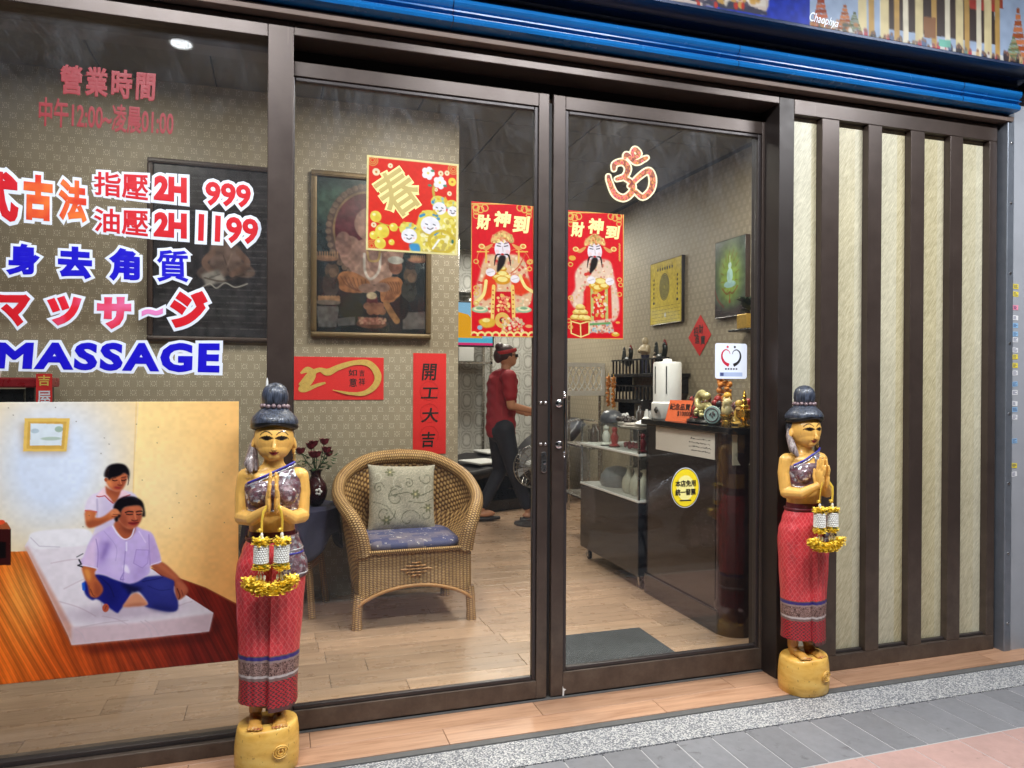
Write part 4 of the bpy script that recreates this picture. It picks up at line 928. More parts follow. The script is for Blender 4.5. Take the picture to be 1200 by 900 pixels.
    for sg in (-1, 1):
        cv.line(G((fx_+sg*.03, fy_+.045), (fx_+sg*.1, fy_+.055), (fx_+sg*.13, fy_+.13)), s*.028, (40, 30, 30), 1, True, True); cv.line(G((fx_+sg*.03, fy_-.015), (fx_+sg*.085, fy_-.02)), s*.014, (50, 36, 36))
        cv.line(G((fx_+sg*.03, fy_-.034), (fx_+sg*.095, fy_-.044)), s*.014, (90, 80, 90)); cv.ell(*g(fx_+sg*.08, fy_+.025), s*.03, s*.03, (246, 206, 206), al=.8)
    cv.poly(G((fx_-.05, fy_+.06), (fx_+.05, fy_+.06), (fx_+.03, fy_+.12), (fx_-.04, fy_+.165), (fx_-.09, fy_+.17)), (36, 28, 28), .003, 1, True); cv.ell(*g(fx_, fy_+.044), s*.026, s*.014, (200, 40, 40))
    cv.line(G((fx_, fy_-.01), (fx_+.01, fy_+.022)), s*.01, (200, 170, 170))
    cv.poly(G((fx_-.17, fy_-.04), (fx_-.16, fy_-.09), (fx_, fy_-.135), (fx_+.16, fy_-.09), (fx_+.17, fy_-.04), (fx_, fy_-.065)), (228, 186, 116), .003, 1, True)
    cv.clip = cv.pmask(G((fx_-.17, fy_-.04), (fx_-.16, fy_-.1), (fx_, fy_-.14), (fx_+.16, fy_-.1), (fx_+.17, fy_-.04))); scatter(cv, g, 60, (fx_-.17, fy_-.14, fx_+.17, fy_-.03), [(196, 110, 60), GL, (180, 160, 90), (230, 140, 100)], s*.018, 21+variant); cv.clip = None
    for sg in (-1, 1): cv.line(G((fx_+sg*.16, fy_-.03), (fx_+sg*.26, fy_+.0), (fx_+sg*.33, fy_-.02)), s*.06, (226, 160, 90), 1, True, True); cv.ell(*g(fx_+sg*.33, fy_-.015), s*.05, s*.04, (230, 130, 70)); cv.ring(*g(fx_+sg*.33, fy_-.015), s*.04, s*.03, s*.015, GL)
    for h in hand: cv.ell(*g(*h), s*.075, s*.06, (240, 232, 234)); cv.line(G((h[0]-.05, h[1]+.005), (h[0]+.05, h[1]-.008)), s*.008, (190, 170, 180))
    q = random.Random(30+variant)
    for _ in range(7): cv.ring(*g(q.choice((.08, .93, .05, .95)), q.uniform(.35, .95)), s*.035, s*.03, s*.016, GD)
    bw = s*.022
    for pts in (((0, 0), (1, 0)), ((0, 1), (1, 1)), ((0, 0), (0, 1)), ((1, 0), (1, 1))): cv.line(G(*pts), bw, (236, 190, 100))
    cv.noise(.01, .03, 5)
    o = sheet_thing(cv, 'door_poster', ('red poster of seated bearded figure, right edge of the left glass door', 'red poster of standing bearded figure with treasure box, on the right door')[variant-1], 'poster', Y, MT['print'])
    loc0 = o.location
    tq = (('財', (.08, .075, .31, .20)), ('神', (.36, .05, .64, .18)), ('到', (.66, .085, .94, .225)))
    if variant == 2: tq = (('財', (.08, .07, .32, .2)), ('神', (.38, .04, .66, .175)), ('到', (.68, .1, .94, .215)))
    for ch, (p0, q0, p1, q1) in tq:
        A, B = g(p0, q0), g(p1, q1); rc = (A[0], B[0], B[1], A[1])
        lettering(ch, rc, 'y', Y-.0002, MT['gold_lt'], 'gold_character', o, .045, 0, .0006, loc0=loc0, shear=.12)
wealth(1); wealth(2)
def spring():
    Y = YGD-.0006; f = mapper(420, 170, 6.43, Y); a, b = f(58, 400), f(750, 470)
    cv = Canvas(a[0], b[0], f(400, 812)[1], f(400, 108)[1], 480, (226, 50, 36)); s = cv.a1-cv.a0
    g = lambda p, q: (cv.a0+p*s, cv.b1-q*(cv.b1-cv.b0)); G = lambda *p: [g(*x) for x in p]
    YL, YM, CRM = (238, 220, 90), (226, 196, 60), (238, 226, 160)
    for c_ in ((.06, .05), (.94, .06), (.06, .95), (.94, .95)):
        for k in range(3): cv.ring(*g(c_[0], c_[1]), s*(.02+.018*k), s*(.02+.018*k), s*.008, (214, 180, 90))
    for c_, r in (((.1, .17), .04), ((.25, .09), .027), ((.80, .12), .03), ((.87, .11), .028), ((.93, .2), .045), ((.9, .33), .026), ((.08, .73), .028), ((.75, .3), .02)):
        cv.ell(*g(*c_), s*r, s*r, (244, 214, 80) if r > .04 else (246, 232, 190)); cv.ell(*g(*c_), s*r*.3, s*r*.3, (210, 120, 50))
    cv.line(G((.74, .42), (.72, .3), (.76, .18)), s*.03, (206, 170, 70), 1, True)
    for cx, cy_, r in ((.66, .13, .04), (.79, .22, .037)):
        for k in range(5): cv.ell(*g(cx+.04*math.cos(k*1.256), cy_+.04*math.sin(k*1.256)), s*.033, s*.033, (246, 244, 250))
        cv.ell(*g(cx, cy_), s*.015, s*.015, (240, 220, 120))
    for cx, cy_ in ((.71, .1), (.85, .25), (.68, .26)): cv.ell(*g(cx, cy_), s*.022, s*.014, (90, 140, 110))
    cv.line(G((.06, .6), (.1, .68), (.2, .72), (.38, .74)), s*.016, (200, 170, 60), 1, True)
    for cx, cy_, r in ((.1, .64, .06), (.17, .79, .075), (.08, .84, .045), (.15, .92, .06), (.29, .74, .045), (.27, .9, .032)):
        cv.ell(*g(cx, cy_), s*r, s*r, YL); cv.ell(*g(cx+r*.3, cy_+r*.3), s*r*.6, s*r*.6, YM, al=.6, soft=s*.03); cv.ell(*g(cx-r*.3, cy_-r*.35), s*r*.3, s*r*.25, (250, 246, 180))
    cv.poly(G((.56, .62), (.62, .56), (.8, .52), (1, .58), (1, 1), (.5, 1), (.5, .86)), (232, 214, 96), .004, 1, True)
    scatter(cv, lambda x, y: g(x, y), 130, (.6, .6, 1, 1), [(240, 226, 120), (214, 190, 60), (246, 240, 190), (196, 176, 90)], s*.028, 3)
    for cx, cy_, r in ((.79, .5, .075), (.94, .52, .06), (.69, .69, .105), (.46, .82, .085)):
        cv.ell(*g(cx-.01, cy_-.07), s*r*1.15, s*r*.9, (232, 214, 96)); scatter(cv, lambda x, y: g(x, y), 14, (cx-r, cy_-r*1.6, cx+r, cy_-r*.6), [(150, 200, 190), (240, 230, 120), (226, 190, 60), (70, 140, 190)], s*.018, int(cx*100))
        cv.ell(*g(cx, cy_), s*r, s*r*.92, (244, 242, 248))
        for sg in (-1, 1): cv.line(G((cx+sg*.4*r-.1*r, cy_-.12*r), (cx+sg*.4*r+.12*r, cy_-.05*r)), s*.01, (60, 60, 70))
        cv.line(G((cx-.3*r, cy_+.3*r), (cx, cy_+.42*r), (cx+.3*r, cy_+.25*r)), s*.01, (70, 60, 60), 1, True); cv.ell(*g(cx-.6*r, cy_+.3*r), s*r*.14, s*r*.12, (246, 210, 210)); cv.ell(*g(cx+.6*r, cy_+.25*r), s*r*.14, s*r*.12, (246, 210, 210))
    cv.poly(G((.46, .91), (.56, .9), (.58, .98), (.5, .99)), (70, 150, 200), .004, 1, True); cv.line(G((.74, .79), (.8, .74)), s*.02, (70, 150, 200)); cv.line(G((.58, .6), (.62, .58)), s*.03, (70, 150, 190))
    cv.ring(*g(.82, .86), s*.14, s*.12, s*.03, (206, 180, 60)); cv.line(G((.72, .94), (.79, .84)), s*.02, (250, 250, 240)); cv.ell(*g(.94, .85), s*.014, s*.022, (50, 110, 100))
    for pts in (((0, 0), (1, 0)), ((0, 1), (1, 1)), ((0, 0), (0, 1)), ((1, 0), (1, 1))): cv.line(G(*pts), s*.044, CRM)
    cv.noise(.01, .03, 5)
    o = sheet_thing(cv, 'door_poster', 'square red spring poster with yellow border on the left glass door', 'poster', Y, MT['print'])
    # slight tilt of the pasted sheet
    A, B = g(.12, .12), g(.60, .60); rc = (A[0], B[0]-.02, B[1], A[1])
    lettering('春', rc, 'y', Y-.0002, MT['gold_lt'], 'gold_outline', o, .04, .035, .0006, loc0=o.location, rot=R_(38))
    lettering('春', rc, 'y', Y-.0010, M('khaki_gold', rgb(186, 166, 100), .4), 'gold_character', o, .012, 0, .0005, loc0=o.location, rot=R_(38))
    o.rotation_euler = (0, R_(.35), 0)
spring()
# om sticker
t = thing('door_sticker', 'pink floral om sign sticker high on the right glass door', 'sticker', tuple(onY(740, 236, YGD))); lc = t.location
A, B = onY(713, 175, YGD), onY(766, 233, YGD); rc = (A.x, B.x, B.z, A.z)
def floral():
    n = NT('pink_floral_print'); q = n.n('ShaderNodeTexVoronoi'); n.put(q, 'Vector', n.obj()); q.inputs['Scale'].default_value = 62
    c = n.ramp(n.math('MULTIPLY', q.outputs['Distance'], 1.4), [(.0, rgb(226, 166, 40)), (.25, rgb(180, 24, 60)), (.5, rgb(206, 84, 120)), (.7, rgb(214, 140, 50)), (.9, rgb(120, 16, 50))])
    s_ = n.sep(q.outputs['Color'])[0]; c = n.mix(n.math('MULTIPLY', s_, .3), c, rgb(232, 170, 90)); return n.bsdf(c, .35)
fO = mapper(640, 120, 4.285, YGD)
OMS = [([(340, 335), (345, 310), (385, 300), (410, 330), (395, 370), (355, 385)], 12), ([(385, 375), (430, 405), (430, 450), (390, 480), (345, 460), (318, 400), (312, 372)], 12),
       ([(420, 420), (470, 370), (515, 345), (535, 385), (525, 440), (485, 475), (450, 450)], 12.5), ([(395, 280), (405, 262), (450, 300), (490, 285), (505, 278)], 10), ([(430, 255), (445, 235), (465, 258), (447, 275), (432, 257)], 10)]
fl_ = floral(); cr_ = M('cream_vinyl', rgb(240, 230, 190), .4)
for grow, dep, mt, nm in ((8, .0008, cr_, 'cream_outline'), (0, .0014, fl_, 'floral_sign')):
    mb = MB()
    for pts, w in OMS:
        pt = crom(pts, 7, False); n = len(pt)
        for i in range(n):
            x, y = pt[i]; k = i/(n-1); ww = (w*(.75+.45*math.sin(math.pi*k))+grow)
            P = [fO(x+ww*math.cos(a), y+ww*math.sin(a)) for a in [2*math.pi*q/12 for q in range(12)]]
            d = YGD-dep-.00001*i
            mb.add([(p[0]-lc[0], d-lc[1], p[1]-lc[2]) for p in P], [tuple(range(12))])
    mb.build(nm, mt, t, fixn=False)
def rrect(a0, a1, b0, b1, r, n=6):
    out = []
    for cx, cy_, s in ((a1-r, b1-r, 0), (a0+r, b1-r, 90), (a0+r, b0+r, 180), (a1-r, b0+r, 270)):
        for k in range(n+1): an = R_(s+90*k/n); out.append((cx+r*math.cos(an), cy_+r*math.sin(an)))
    return out
# white sticker with two figures forming a heart
A, B = onY(838, 402, YGD), onY(875, 444, YGD); cx, w_, h_ = (A.x+B.x)/2, (B.x-A.x), (A.z-B.z)
t = thing('door_sticker', 'white sticker with red and black heart figures on the right door', 'sticker', (cx, YGD, B.z))
MB().prism(rrect(-w_/2, w_/2, 0, h_, .012), -.0012, 0).build('card', MT['v_white'], t)
hm = M('crimson_ink', rgb(200, 30, 60), .4)
for sg, mt in ((-1, hm), (1, MT['ink'])):
    pts = [(sg*.006, .70), (sg*.012, .78), (sg*.030, .82), (sg*.046, .74), (sg*.049, .6), (sg*.036, .46), (sg*.012, .38)]
    pt = crom([(a, b*h_) for a, b in pts], 5, False); n = len(pt)
    mb = MB()
    for i in range(n-1):
        wa = .0013+.007*(i/n)**1.5; wb = .0013+.007*((i+1)/n)**1.5
        (x0, z0), (x1, z1) = pt[i], pt[i+1]; dx, dz = x1-x0, z1-z0; L = math.hypot(dx, dz)+1e-9; nx, nz = -dz/L, dx/L
        mb.add([(x0+nx*wa, -.0016, z0+nz*wa), (x1+nx*wb, -.0016, z1+nz*wb), (x1-nx*wb, -.0016, z1-nz*wb), (x0-nx*wa, -.0016, z0-nz*wa)], [(0, 1, 2, 3)])
    mb.lathe([(.0001, -.0017), (.0055, -.0016), (.0055, -.0012)], (sg*.019, 0, .90*h_), 14, axis='y')
    mb.build('figure', mt, t)
mb = MB()
for k in range(5): mb.box(-.032+k*.014, -.0235+k*.014, -.0016, -.0012, .255*h_, .30*h_)
mb.build('caption', MT['bead'], t); MB().box(-.06, .06, -.0016, -.0012, .07*h_, .18*h_).build('strip', M('pale_blue_ink', rgb(170, 186, 220), .5), t)
MB().box(-.058, -.04, -.002, -.0016, .08*h_, .17*h_).build('strip_mark', M('slate_ink', rgb(70, 80, 130), .5), t)
# yellow round sticker
c = onY(803, 571.5, YGD); ry = (onY(803, 548, YGD).z-onY(803, 595, YGD).z)/2; rx = ry*.80
t = thing('door_sticker', 'oval yellow sticker with black lettering low on the right door', 'sticker', (c.x, YGD, c.z-ry))
def ovl(k, y): return MB().lathe([(.0001, y), (1, y), (1, y+.0006)], (0, 0, ry), 40, axis='y', sx=rx*k, sy=ry*k)
ovl(1, -.001).build('disc', MT['v_white'], t); ovl(.97, -.0016).build('ring', M('olive_ink', rgb(110, 100, 30), .5), t); ovl(.93, -.0022).build('face', M('yellow_vinyl', rgb(238, 214, 40), .4), t)
ovl(.62, -.0026).build('pale_centre', M('pale_yellow', rgb(244, 236, 150), .4), t)
for s_, z0, z1 in (('本店免用', 1.05, 1.38), ('統一發票', .62, .95)): lettering(s_, (-rx*.72, rx*.72, ry*z0, ry*z1), 'y', -.0034, MT['ink'], 'letters', t, .03, 0, .0004)
MB().box(-rx*.4, rx*.4, -.0032, -.0028, ry*.34, ry*.4).build('small_print', MT['bead'], t)
# ------------------------------------------------------------------ sign banner over the shutter box
def banner():
    Y = -.28; z0 = 2.79; a0, a1 = .35, 4.6; f = mapper(780, 0, 1200/420, Y)
    cv = Canvas(a0, a1, z0, 3.32, 190, (150, 160, 190)); P = lambda *p: [f(*q) for q in p]; B1 = 3.32
    xd = f(482, 60)[0]
    cv.poly([(a0, z0), (xd, z0), (xd, B1), (a0, B1)], (38, 62, 186)); cv.noise(.02, .12, 2)
    cv.poly(P((-700, -40), (345, -60), (345, 20), (330, 50), (180, 25), (-700, -80)), (216, 200, 190)); cv.poly(P((100, -20), (250, 8), (340, 40), (340, 52), (190, 28), (80, 0)), (70, 70, 90)); cv.poly(P((255, -10), (335, -10), (335, 25), (255, 10)), (236, 226, 214))
    scatter(cv, lambda x, y: f(x, y), 60, (100, -40, 340, 20), [(200, 60, 50), (236, 226, 210), (90, 80, 100), (220, 170, 90)], .012, 4)
    # temple platform
    cv.poly([(xd, z0), (a1, z0), (a1, B1), (xd, B1)], (176, 196, 226))
    base = lambda x: 95+(x-482)*.155
    cv.poly(P((482, 92), (1230, 200), (1230, 240), (482, 100)), (232, 230, 226))
    cv.poly(P((700, -260), (1080, -160), (1110, 150), (735, 95)), (60, 40, 34))
    cv.poly(P((690, -320), (1120, -180), (1130, 30), (1050, 10), (690, -60)), (170, 70, 50)); cv.poly(P((1010, 0), (1120, 20), (1110, 40), (1020, 30)), (190, 60, 50))
    for i, x in enumerate((660, 690, 728, 735, 775, 805, 850, 900, 945, 985, 1010, 1050, 1080, 1112)):
        cv.line(P((x-4, -260), (x, base(x)+12)), .030 if i % 3 else .045, ((240, 222, 170), (206, 164, 90), (250, 240, 214))[i % 3])
    for (x0, x1) in ((865, 905),): cv.poly(P((x0, 55), (x1, 60), (x1, 130), (x0, 125)), (150, 100, 60))
    for x, h, c_ in ((520, 150, (190, 90, 50)), (600, 110, (200, 110, 50)), (632, 90, (120, 130, 90)), (1180, 190, (200, 110, 60)), (1165, 90, (130, 150, 110))):
        b = base(x)+10
        for k in range(9): cv.poly(P((x-34*(1-k/9.5), b-h*k/9), (x+34*(1-k/9.5), b-h*k/9), (x+30*(1-k/9.5), b-h*(k+.8)/9), (x-30*(1-k/9.5), b-h*(k+.8)/9)), tuple(min(255, v+(20 if k % 2 else -25)) for v in c_))
    q = random.Random(12)
    for _ in range(90):
        x = q.uniform(490, 1220); y = base(x)+q.uniform(-14, 14); c_ = q.choice([(230, 226, 230), (60, 50, 60), (200, 70, 90), (90, 110, 150), (226, 190, 140), (40, 36, 40), (120, 150, 140)])
        cv.ell(*f(x, y), .010, .022, c_); cv.ell(*f(x, y-10), .006, .007, (150, 110, 90))
    cv.poly(P((915, 130), (955, 136), (955, 160), (915, 155)), (120, 200, 180)); scatter(cv, lambda x, y: f(x, y), 50, (485, 70, 640, 120), [(150, 160, 150), (236, 236, 230), (90, 100, 90), (200, 140, 90)], .012, 8)
    cv.noise(.03, .05, 3)
    t = thing('sign_banner', 'printed sign banner of a golden temple above the shutter box', 'sign', (2.3, Y, z0)); loc = (2.3, Y, z0)
    cv.sheet('printed_face', MT['print'], t, 'y', Y, .002, .5, loc0=loc)
    m = MB().box(a0-2.2, a1, Y+.003, -.02, z0+.028, 3.34); m.v = [tuple(Vector(p)-Vector(loc)) for p in m.v]; m.build('sign_box', MT['navy'], t)
    m = MB().box(a0-2.2, a1, Y-.003, Y+.02, z0-.012, z0-.001); m.v = [tuple(Vector(p)-Vector(loc)) for p in m.v]; m.build('bottom_trim', MT['navy'], t)
    A, B = f(485, 45), f(575, 95)
    lettering('Chaophya', None, 'y', Y-.0004, MT['v_white'], 'script', t, .0, 0, .0008, quad=[f(482, 38), f(580, 66), f(576, 100), f(482, 80)], loc0=loc, shear=.4)
banner()
# ------------------------------------------------------------------ carved greeting statues
def mat_skirt():
    t = NT('carved_red_skirt'); s = t.sep(t.uv()); wob = t.math('MULTIPLY', t.math('SUBTRACT', t.noise(t.obj(), 30, 3, .6), .5), .016); u, v = t.math('ADD', s[0], wob), t.math('SUBTRACT', s[1], wob); z = t.sep(t.obj())[2]
    def lines(k, p, w):
        f = t.math('ABSOLUTE', t.math('SUBTRACT', t.math('FRACT', t.math('DIVIDE', t.math('ADD', t.math('MULTIPLY_ADD', v, k, 3.0), u), p)), .5))
        return t.math('GREATER_THAN', f, .5-w)
    n = t.noise(t.obj(), 22, 4, .6)
    lat = t.math('MAXIMUM', lines(.75, .021, .085), lines(-.75, .021, .085))
    q = t.n('ShaderNodeTexVoronoi'); t.put(q, 'Vector', t.obj()); q.inputs['Scale'].default_value = 190
    dots = t.math('LESS_THAN', q.outputs['Distance'], .30)
    red = t.mix(n, rgb(190, 38, 52), rgb(226, 66, 70))
    c = t.mix(t.math('MULTIPLY', dots, .45), red, rgb(132, 22, 36)); c = t.mix(t.math('MULTIPLY', lat, .62), c, rgb(226, 112, 112))
    # woven border near the hem
    wav = t.math('SINE', t.math('ADD', t.math('MULTIPLY', u, 330), t.math('MULTIPLY', t.math('SINE', t.math('MULTIPLY', z, 420)), 2.2)))
    hem = t.mix(t.math('GREATER_THAN', wav, .25), rgb(186, 36, 48), rgb(70, 38, 40))
    orn = t.noise(t.obj(), 130, 2, .5, 2.2); brn = t.mix(t.math('GREATER_THAN', orn, .5), rgb(74, 46, 42), rgb(160, 128, 120))
    zz = t.math('ADD', z, t.math('MULTIPLY', t.math('SUBTRACT', n, .5), .006))
    def band(c, lo, hi, col):
        m = t.math('MULTIPLY', t.math('GREATER_THAN', zz, lo), t.math('LESS_THAN', zz, hi)); return t.mix(m, c, col)
    c = band(c, 0, .322, hem); c = band(c, 0, .226, rgb(84, 50, 48)); c = band(c, .318, .330, rgb(120, 96, 92)); c = band(c, .328, .336, rgb(196, 186, 184))
    c = band(c, .336, .380, brn); c = band(c, .380, .388, rgb(150, 128, 124)); c = band(c, .388, .400, rgb(44, 40, 120)); c = band(c, .400, .404, rgb(110, 80, 80))
    c = band(c, .785, .82, rgb(92, 22, 32)); wear = t.ramp(t.noise(t.mapv(t.obj(), (1, 1, .5)), 38, 5, .75), [(.5, 0.0), (.75, 1.0)]); c = t.mix(t.math('MULTIPLY', wear, .4), c, rgb(96, 36, 38))
    h = t.math('ADD', t.math('MULTIPLY', lat, -.8), t.math('MULTIPLY', dots, .4)); h = t.math('ADD', h, t.math('MULTIPLY', orn, .4))
    return t.bsdf(c, .38, 0, t.bump(h, .55, .003), coat=.25)
def mat_mosaic():
    t = NT('mirror_mosaic_cloth'); q = t.n('ShaderNodeTexVoronoi'); t.put(q, 'Vector', t.obj()); q.inputs['Scale'].default_value = 95
    s = t.sep(q.outputs['Color']); orn = t.noise(t.obj(), 120, 2, .5, 2.5)
    c = t.ramp(s[0], [(0, rgb(70, 48, 54)), (.3, rgb(120, 100, 106)), (.5, rgb(150, 130, 136)), (.7, rgb(110, 50, 60)), (1, rgb(96, 84, 96))])
    c = t.mix(t.math('GREATER_THAN', orn, .54), c, rgb(88, 58, 62)); sil = t.math('GREATER_THAN', s[1], .84); c = t.mix(sil, c, rgb(216, 218, 226))
    return t.bsdf(c, t.math('MULTIPLY_ADD', sil, -.22, .42), t.math('MULTIPLY', sil, .7), t.bump(orn, .5, .002), coat=.3)
def mat_hair(name, a, b):
    t = NT(name); v = t.mapv(t.obj(), (70, 70, 7)); n = t.noise(v, 2.2, 4, .65)
    return t.bsdf(t.ramp(n, [(.35, a), (.68, b)]), .34, 0, t.bump(n, .8, .003), coat=.2)
def mat_statue_wood():
    t = NT('varnished_yellow_wood'); q = t.n('ShaderNodeVertexColor', layer_name='Col')
    n = t.noise(t.mapv(t.obj(), (26, 26, 5)), 2, 5, .65, .4); n2 = t.noise(t.obj(), 45, 3)
    f = t.math('ADD', t.math('MULTIPLY_ADD', n, .42, .68), t.math('MULTIPLY', n2, .18)); c = t.mix(1, q.outputs[0], t.comb(f, f, f), 'MULTIPLY'); ck_ = t.math('GREATER_THAN', t.noise(t.mapv(t.obj(), (60, 60, 5)), 1.5, 3, .6), .68); c = t.mix(t.math('MULTIPLY', ck_, .35), c, rgb(126, 78, 30))
    return t.bsdf(c, t.math('MULTIPLY_ADD', n2, .2, .26), 0, t.bump(t.math('ADD', n, t.math('MULTIPLY', n2, .7)), .35, .002), coat=.18)
def mat_base():
    t = NT('yellow_stained_block'); n = t.noise(t.mapv(t.obj(), (9, 9, 26)), 1.3, 5, .55, .6); n2 = t.noise(t.obj(), 60, 3)
    c = t.ramp(n, [(.28, rgb(206, 152, 62)), (.5, rgb(228, 178, 84)), (.72, rgb(236, 194, 104))])
    sp = t.math('GREATER_THAN', t.noise(t.mapv(t.obj(), (1, 1, .5)), 90, 2), .68); c = t.mix(t.math('MULTIPLY', sp, .5), c, rgb(140, 90, 34))
    return t.bsdf(c, t.math('MULTIPLY_ADD', n2, .25, .28), 0, t.bump(n2, .18, .002), coat=.25)
SK_ = (230, 178, 92)
def paint(me, fn):
    n = len(me.vertices); co = np.zeros(n*3); me.vertices.foreach_get('co', co); co = co.reshape(-1, 3)
    c = fn(co); at_ = me.color_attributes.new('Col', 'FLOAT_COLOR', 'POINT'); ca = np.ones((n, 4), np.float32); ca[:, :3] = LUT[np.clip(c, 0, 255).astype(int)]
    at_.data.foreach_set('color', ca.ravel())
TORSO = [(.70, .085, .058, .0), (.79, .074, .054, 0), (.86, .077, .056, 0), (.925, .087, .062, -.002), (.975, .092, .058, 0), (1.005, .09, .046, .002), (1.03, .07, .038, .004), (1.043, .042, .034, .004), (1.055, .033, .032, .002), (1.10, .032, .033, 0)]
def torso(mb, g=0, z0=.70, z1=1.10, n=40, step=.01):
    rings = []; z = z0
    while z <= z1+1e-6:
        rx, ry, cy_ = interp(TORSO, z); rings.append(sring(0, cy_, z, rx+g, ry+g, n, 2.3)); z += step
    mb.loft(rings)
    for s in (-1, 1): mb.ell((s*.04, -.042, .945), .036+g, .032+g, .034+g, 18, 12)
    return mb
def skirt_rings(g=0, zlo=None, n=120):
    K = [(.19, .101, .073), (.28, .098, .070), (.40, .102, .072), (.55, .111, .077), (.66, .117, .081), (.70, .114, .078), (.75, .098, .068), (.80, .081, .058), (.82, .078, .056)]
    rings = []; m = 46
    for i in range(m+1):
        ring = []
        for k in range(n):
            a = 2*math.pi*k/n+.013; c, s_ = math.cos(a), math.sin(a); x_ = c
            bot = .235 if not (s_ < 0 and c > 0) else .212+.023*(1-min(1, -s_*1.3))
            z = bot+(.82-bot)*i/m; rx, ry = interp(K, z)
            p = 2.25; X = (rx+g)*math.copysign(abs(c)**(2/p), c); Yv = (ry+g)*math.copysign(abs(s_)**(2/p), s_)
            if s_ < 0:
                fade = min(1, max(0, (.80-z)/.12))
                if c > -.02: Yv -= .0085*max(0, 1-abs(c)/1.0)*fade
                elif c > -.22: Yv += .004*fade*(1-(abs(c)-.02)/.2)
                Yv += .0016*math.sin(c*26+z*9)*fade*(1 if z < .7 else 0)
            ring.append((X, Yv, z))
        rings.append(ring)
    return rings
def statue(label, loc, lean=0):
    t = thing('greeting_statue', label, 'statue', loc, 0, 'carved greeting statues beside the doors')
    # body: one continuous carved surface
    mb = torso(MB())
    mb.ell((0, -.006, 1.138), .066, .066, .076, 28, 20); mb.ell((0, -.018, 1.108), .055, .051, .046, 24, 16); mb.ell((0, -.046, 1.081), .022, .018, .016)
    for s in (-1, 1):
        mb.ell((s*.067, .004, 1.122), .008, .014, .024, rot=Matrix.Rotation(-s*.25, 3, 'Y')); mb.ell((s*.066, .002, 1.095), .006, .008, .014)
        capsule(mb, [(s*.09, .004, 1.004), (s*.098, .006, .95), (s*.098, -.004, .878)], [.030, .028, .026]); mb.ell((s*.08, .004, 1.01), .034, .034, .026)
        capsule(mb, [(s*.098, -.010, .868), (s*.064, -.068, .870), (s*.022, -.108, .905)], [.027, .024, .016])
        mb.ell((s*.0135, -.116, .935), .0098, .027, .042, rot=Matrix.Rotation(s*.05, 3, 'Y'))
        for k, (y, zt, r) in enumerate(((-.141, .998, .0062), (-.128, 1.022, .0068), (-.114, 1.034, .007), (-.100, 1.018, .0068))):
            capsule(mb, [(s*.0125, y+.004, .955), (s*.0115, y-.001, (.955+zt)/2), (s*.0085, y, zt-.005)], [r, r*.98, r*.8], 8)
        capsule(mb, [(s*.0155, -.094, .915), (s*.0165, -.084, .945), (s*.0135, -.083, .972)], [.009, .0078, .006], 8)
    mb.tube([(0, -.067, 1.146), (0, -.072, 1.125), (0, -.077, 1.108)], [.004, .006, .0085], 10); mb.ell((0, -.076, 1.105), .0105, .008, .007)
    mb.ell((0, -.063, 1.0955), .0125, .007, .003); mb.ell((0, -.0625, 1.0895), .0105, .007, .0035)
    body = remesh(mb, .0022, 3, .5, 'body')
    def skin(co):
        x, y, z = co.T; c = np.tile(np.array(SK_, float), (len(co), 1))
        k = np.clip((z-.9)/.25, 0, 1)[:, None]; c = c*(1+.03*k)
        front = (y < -.03) & (z > 1.03)
        def put(m, col): c[m] = col
        ax_ = np.abs(x)
        put(front & (np.abs(z-1.1425) < .0070*(1-((ax_-.0245)/.020)**2)) & (np.abs(ax_-.0245) < .020), (60, 40, 26))
        put(front & (np.hypot((ax_-.0250), (z-1.1425)*1.1) < .0082), (16, 10, 10))
        up = 1.1425+.0070*(1-((ax_-.0245)/.020)**2); put(front & (np.abs(z-up) < .0021) & (np.abs(ax_-.0255) < .0225), (22, 14, 12))
        br = 1.1655-.012*((ax_-.026)/.019)**2; put(front & (np.abs(z-br) < .0021) & (ax_ > .006) & (ax_ < .046), (30, 18, 14))
        zm = 1.0905+16*x*x; put((y < -.045) & (np.abs(z-zm) < .0060*(1-(x/.0165)**2)) & (ax_ < .0165), (160, 30, 40)); put((y < -.045) & (np.abs(z-zm-.0005) < .0012) & (ax_ < .0165), (70, 14, 18))
        put((y < -.068) & (np.abs(z-1.0995) < .002) & (np.abs(ax_-.006) < .003), (120, 76, 34))
        return c
    paint(body, skin); obj('body', body, mat_statue_wood(), t)
    # chest wrap
    top = remesh(torso(MB(), .0042, .82, 1.06), .0026, 3, .5, 'chest_wrap')
    b = bmesh.new(); b.from_mesh(top)
    def zl(x): return .985+(x+.088)*.45
    kill = [f for f in b.faces if not (.893 < f.calc_center_median().z < zl(f.calc_center_median().x)) or (f.calc_center_median().z > .995 and f.calc_center_median().x < .02)]
    bmesh.ops.delete(b, geom=kill, context='FACES'); b.to_mesh(top); b.free()
    mos = mat_mosaic(); cw = obj('chest_wrap', top, mos, t); so = cw.modifiers.new('s', 'SOLIDIFY'); so.thickness = .003; so.offset = 0
    def edge(zf, x0, x1, g, name, mat, rad, parent, n=26):
        pts = []
        for i in range(n):
            x = x0+(x1-x0)*i/(n-1); z = zf(x); rx, ry, cy_ = interp(TORSO, min(z, 1.03)); rx += g; ry += g
            yy = cy_-ry*max(0, 1-abs(x/rx)**2.3)**(1/2.3)
            for s in (-1, 1):
                d = ((x-s*.04)/(.036+g))**2+((z-.945)/(.034+g))**2
                if d < 1: yy = min(yy, -.042-(.032+g)*math.sqrt(1-d))
            pts.append((x, yy, z))
        MB().tube(pts, rad, 8).build(name, mat, parent, smooth=50)
    blue = M('blue_trim_paint', rgb(52, 50, 150), .35, 0, .12); silv = M('silver_trim', rgb(206, 206, 212), .25, .6)
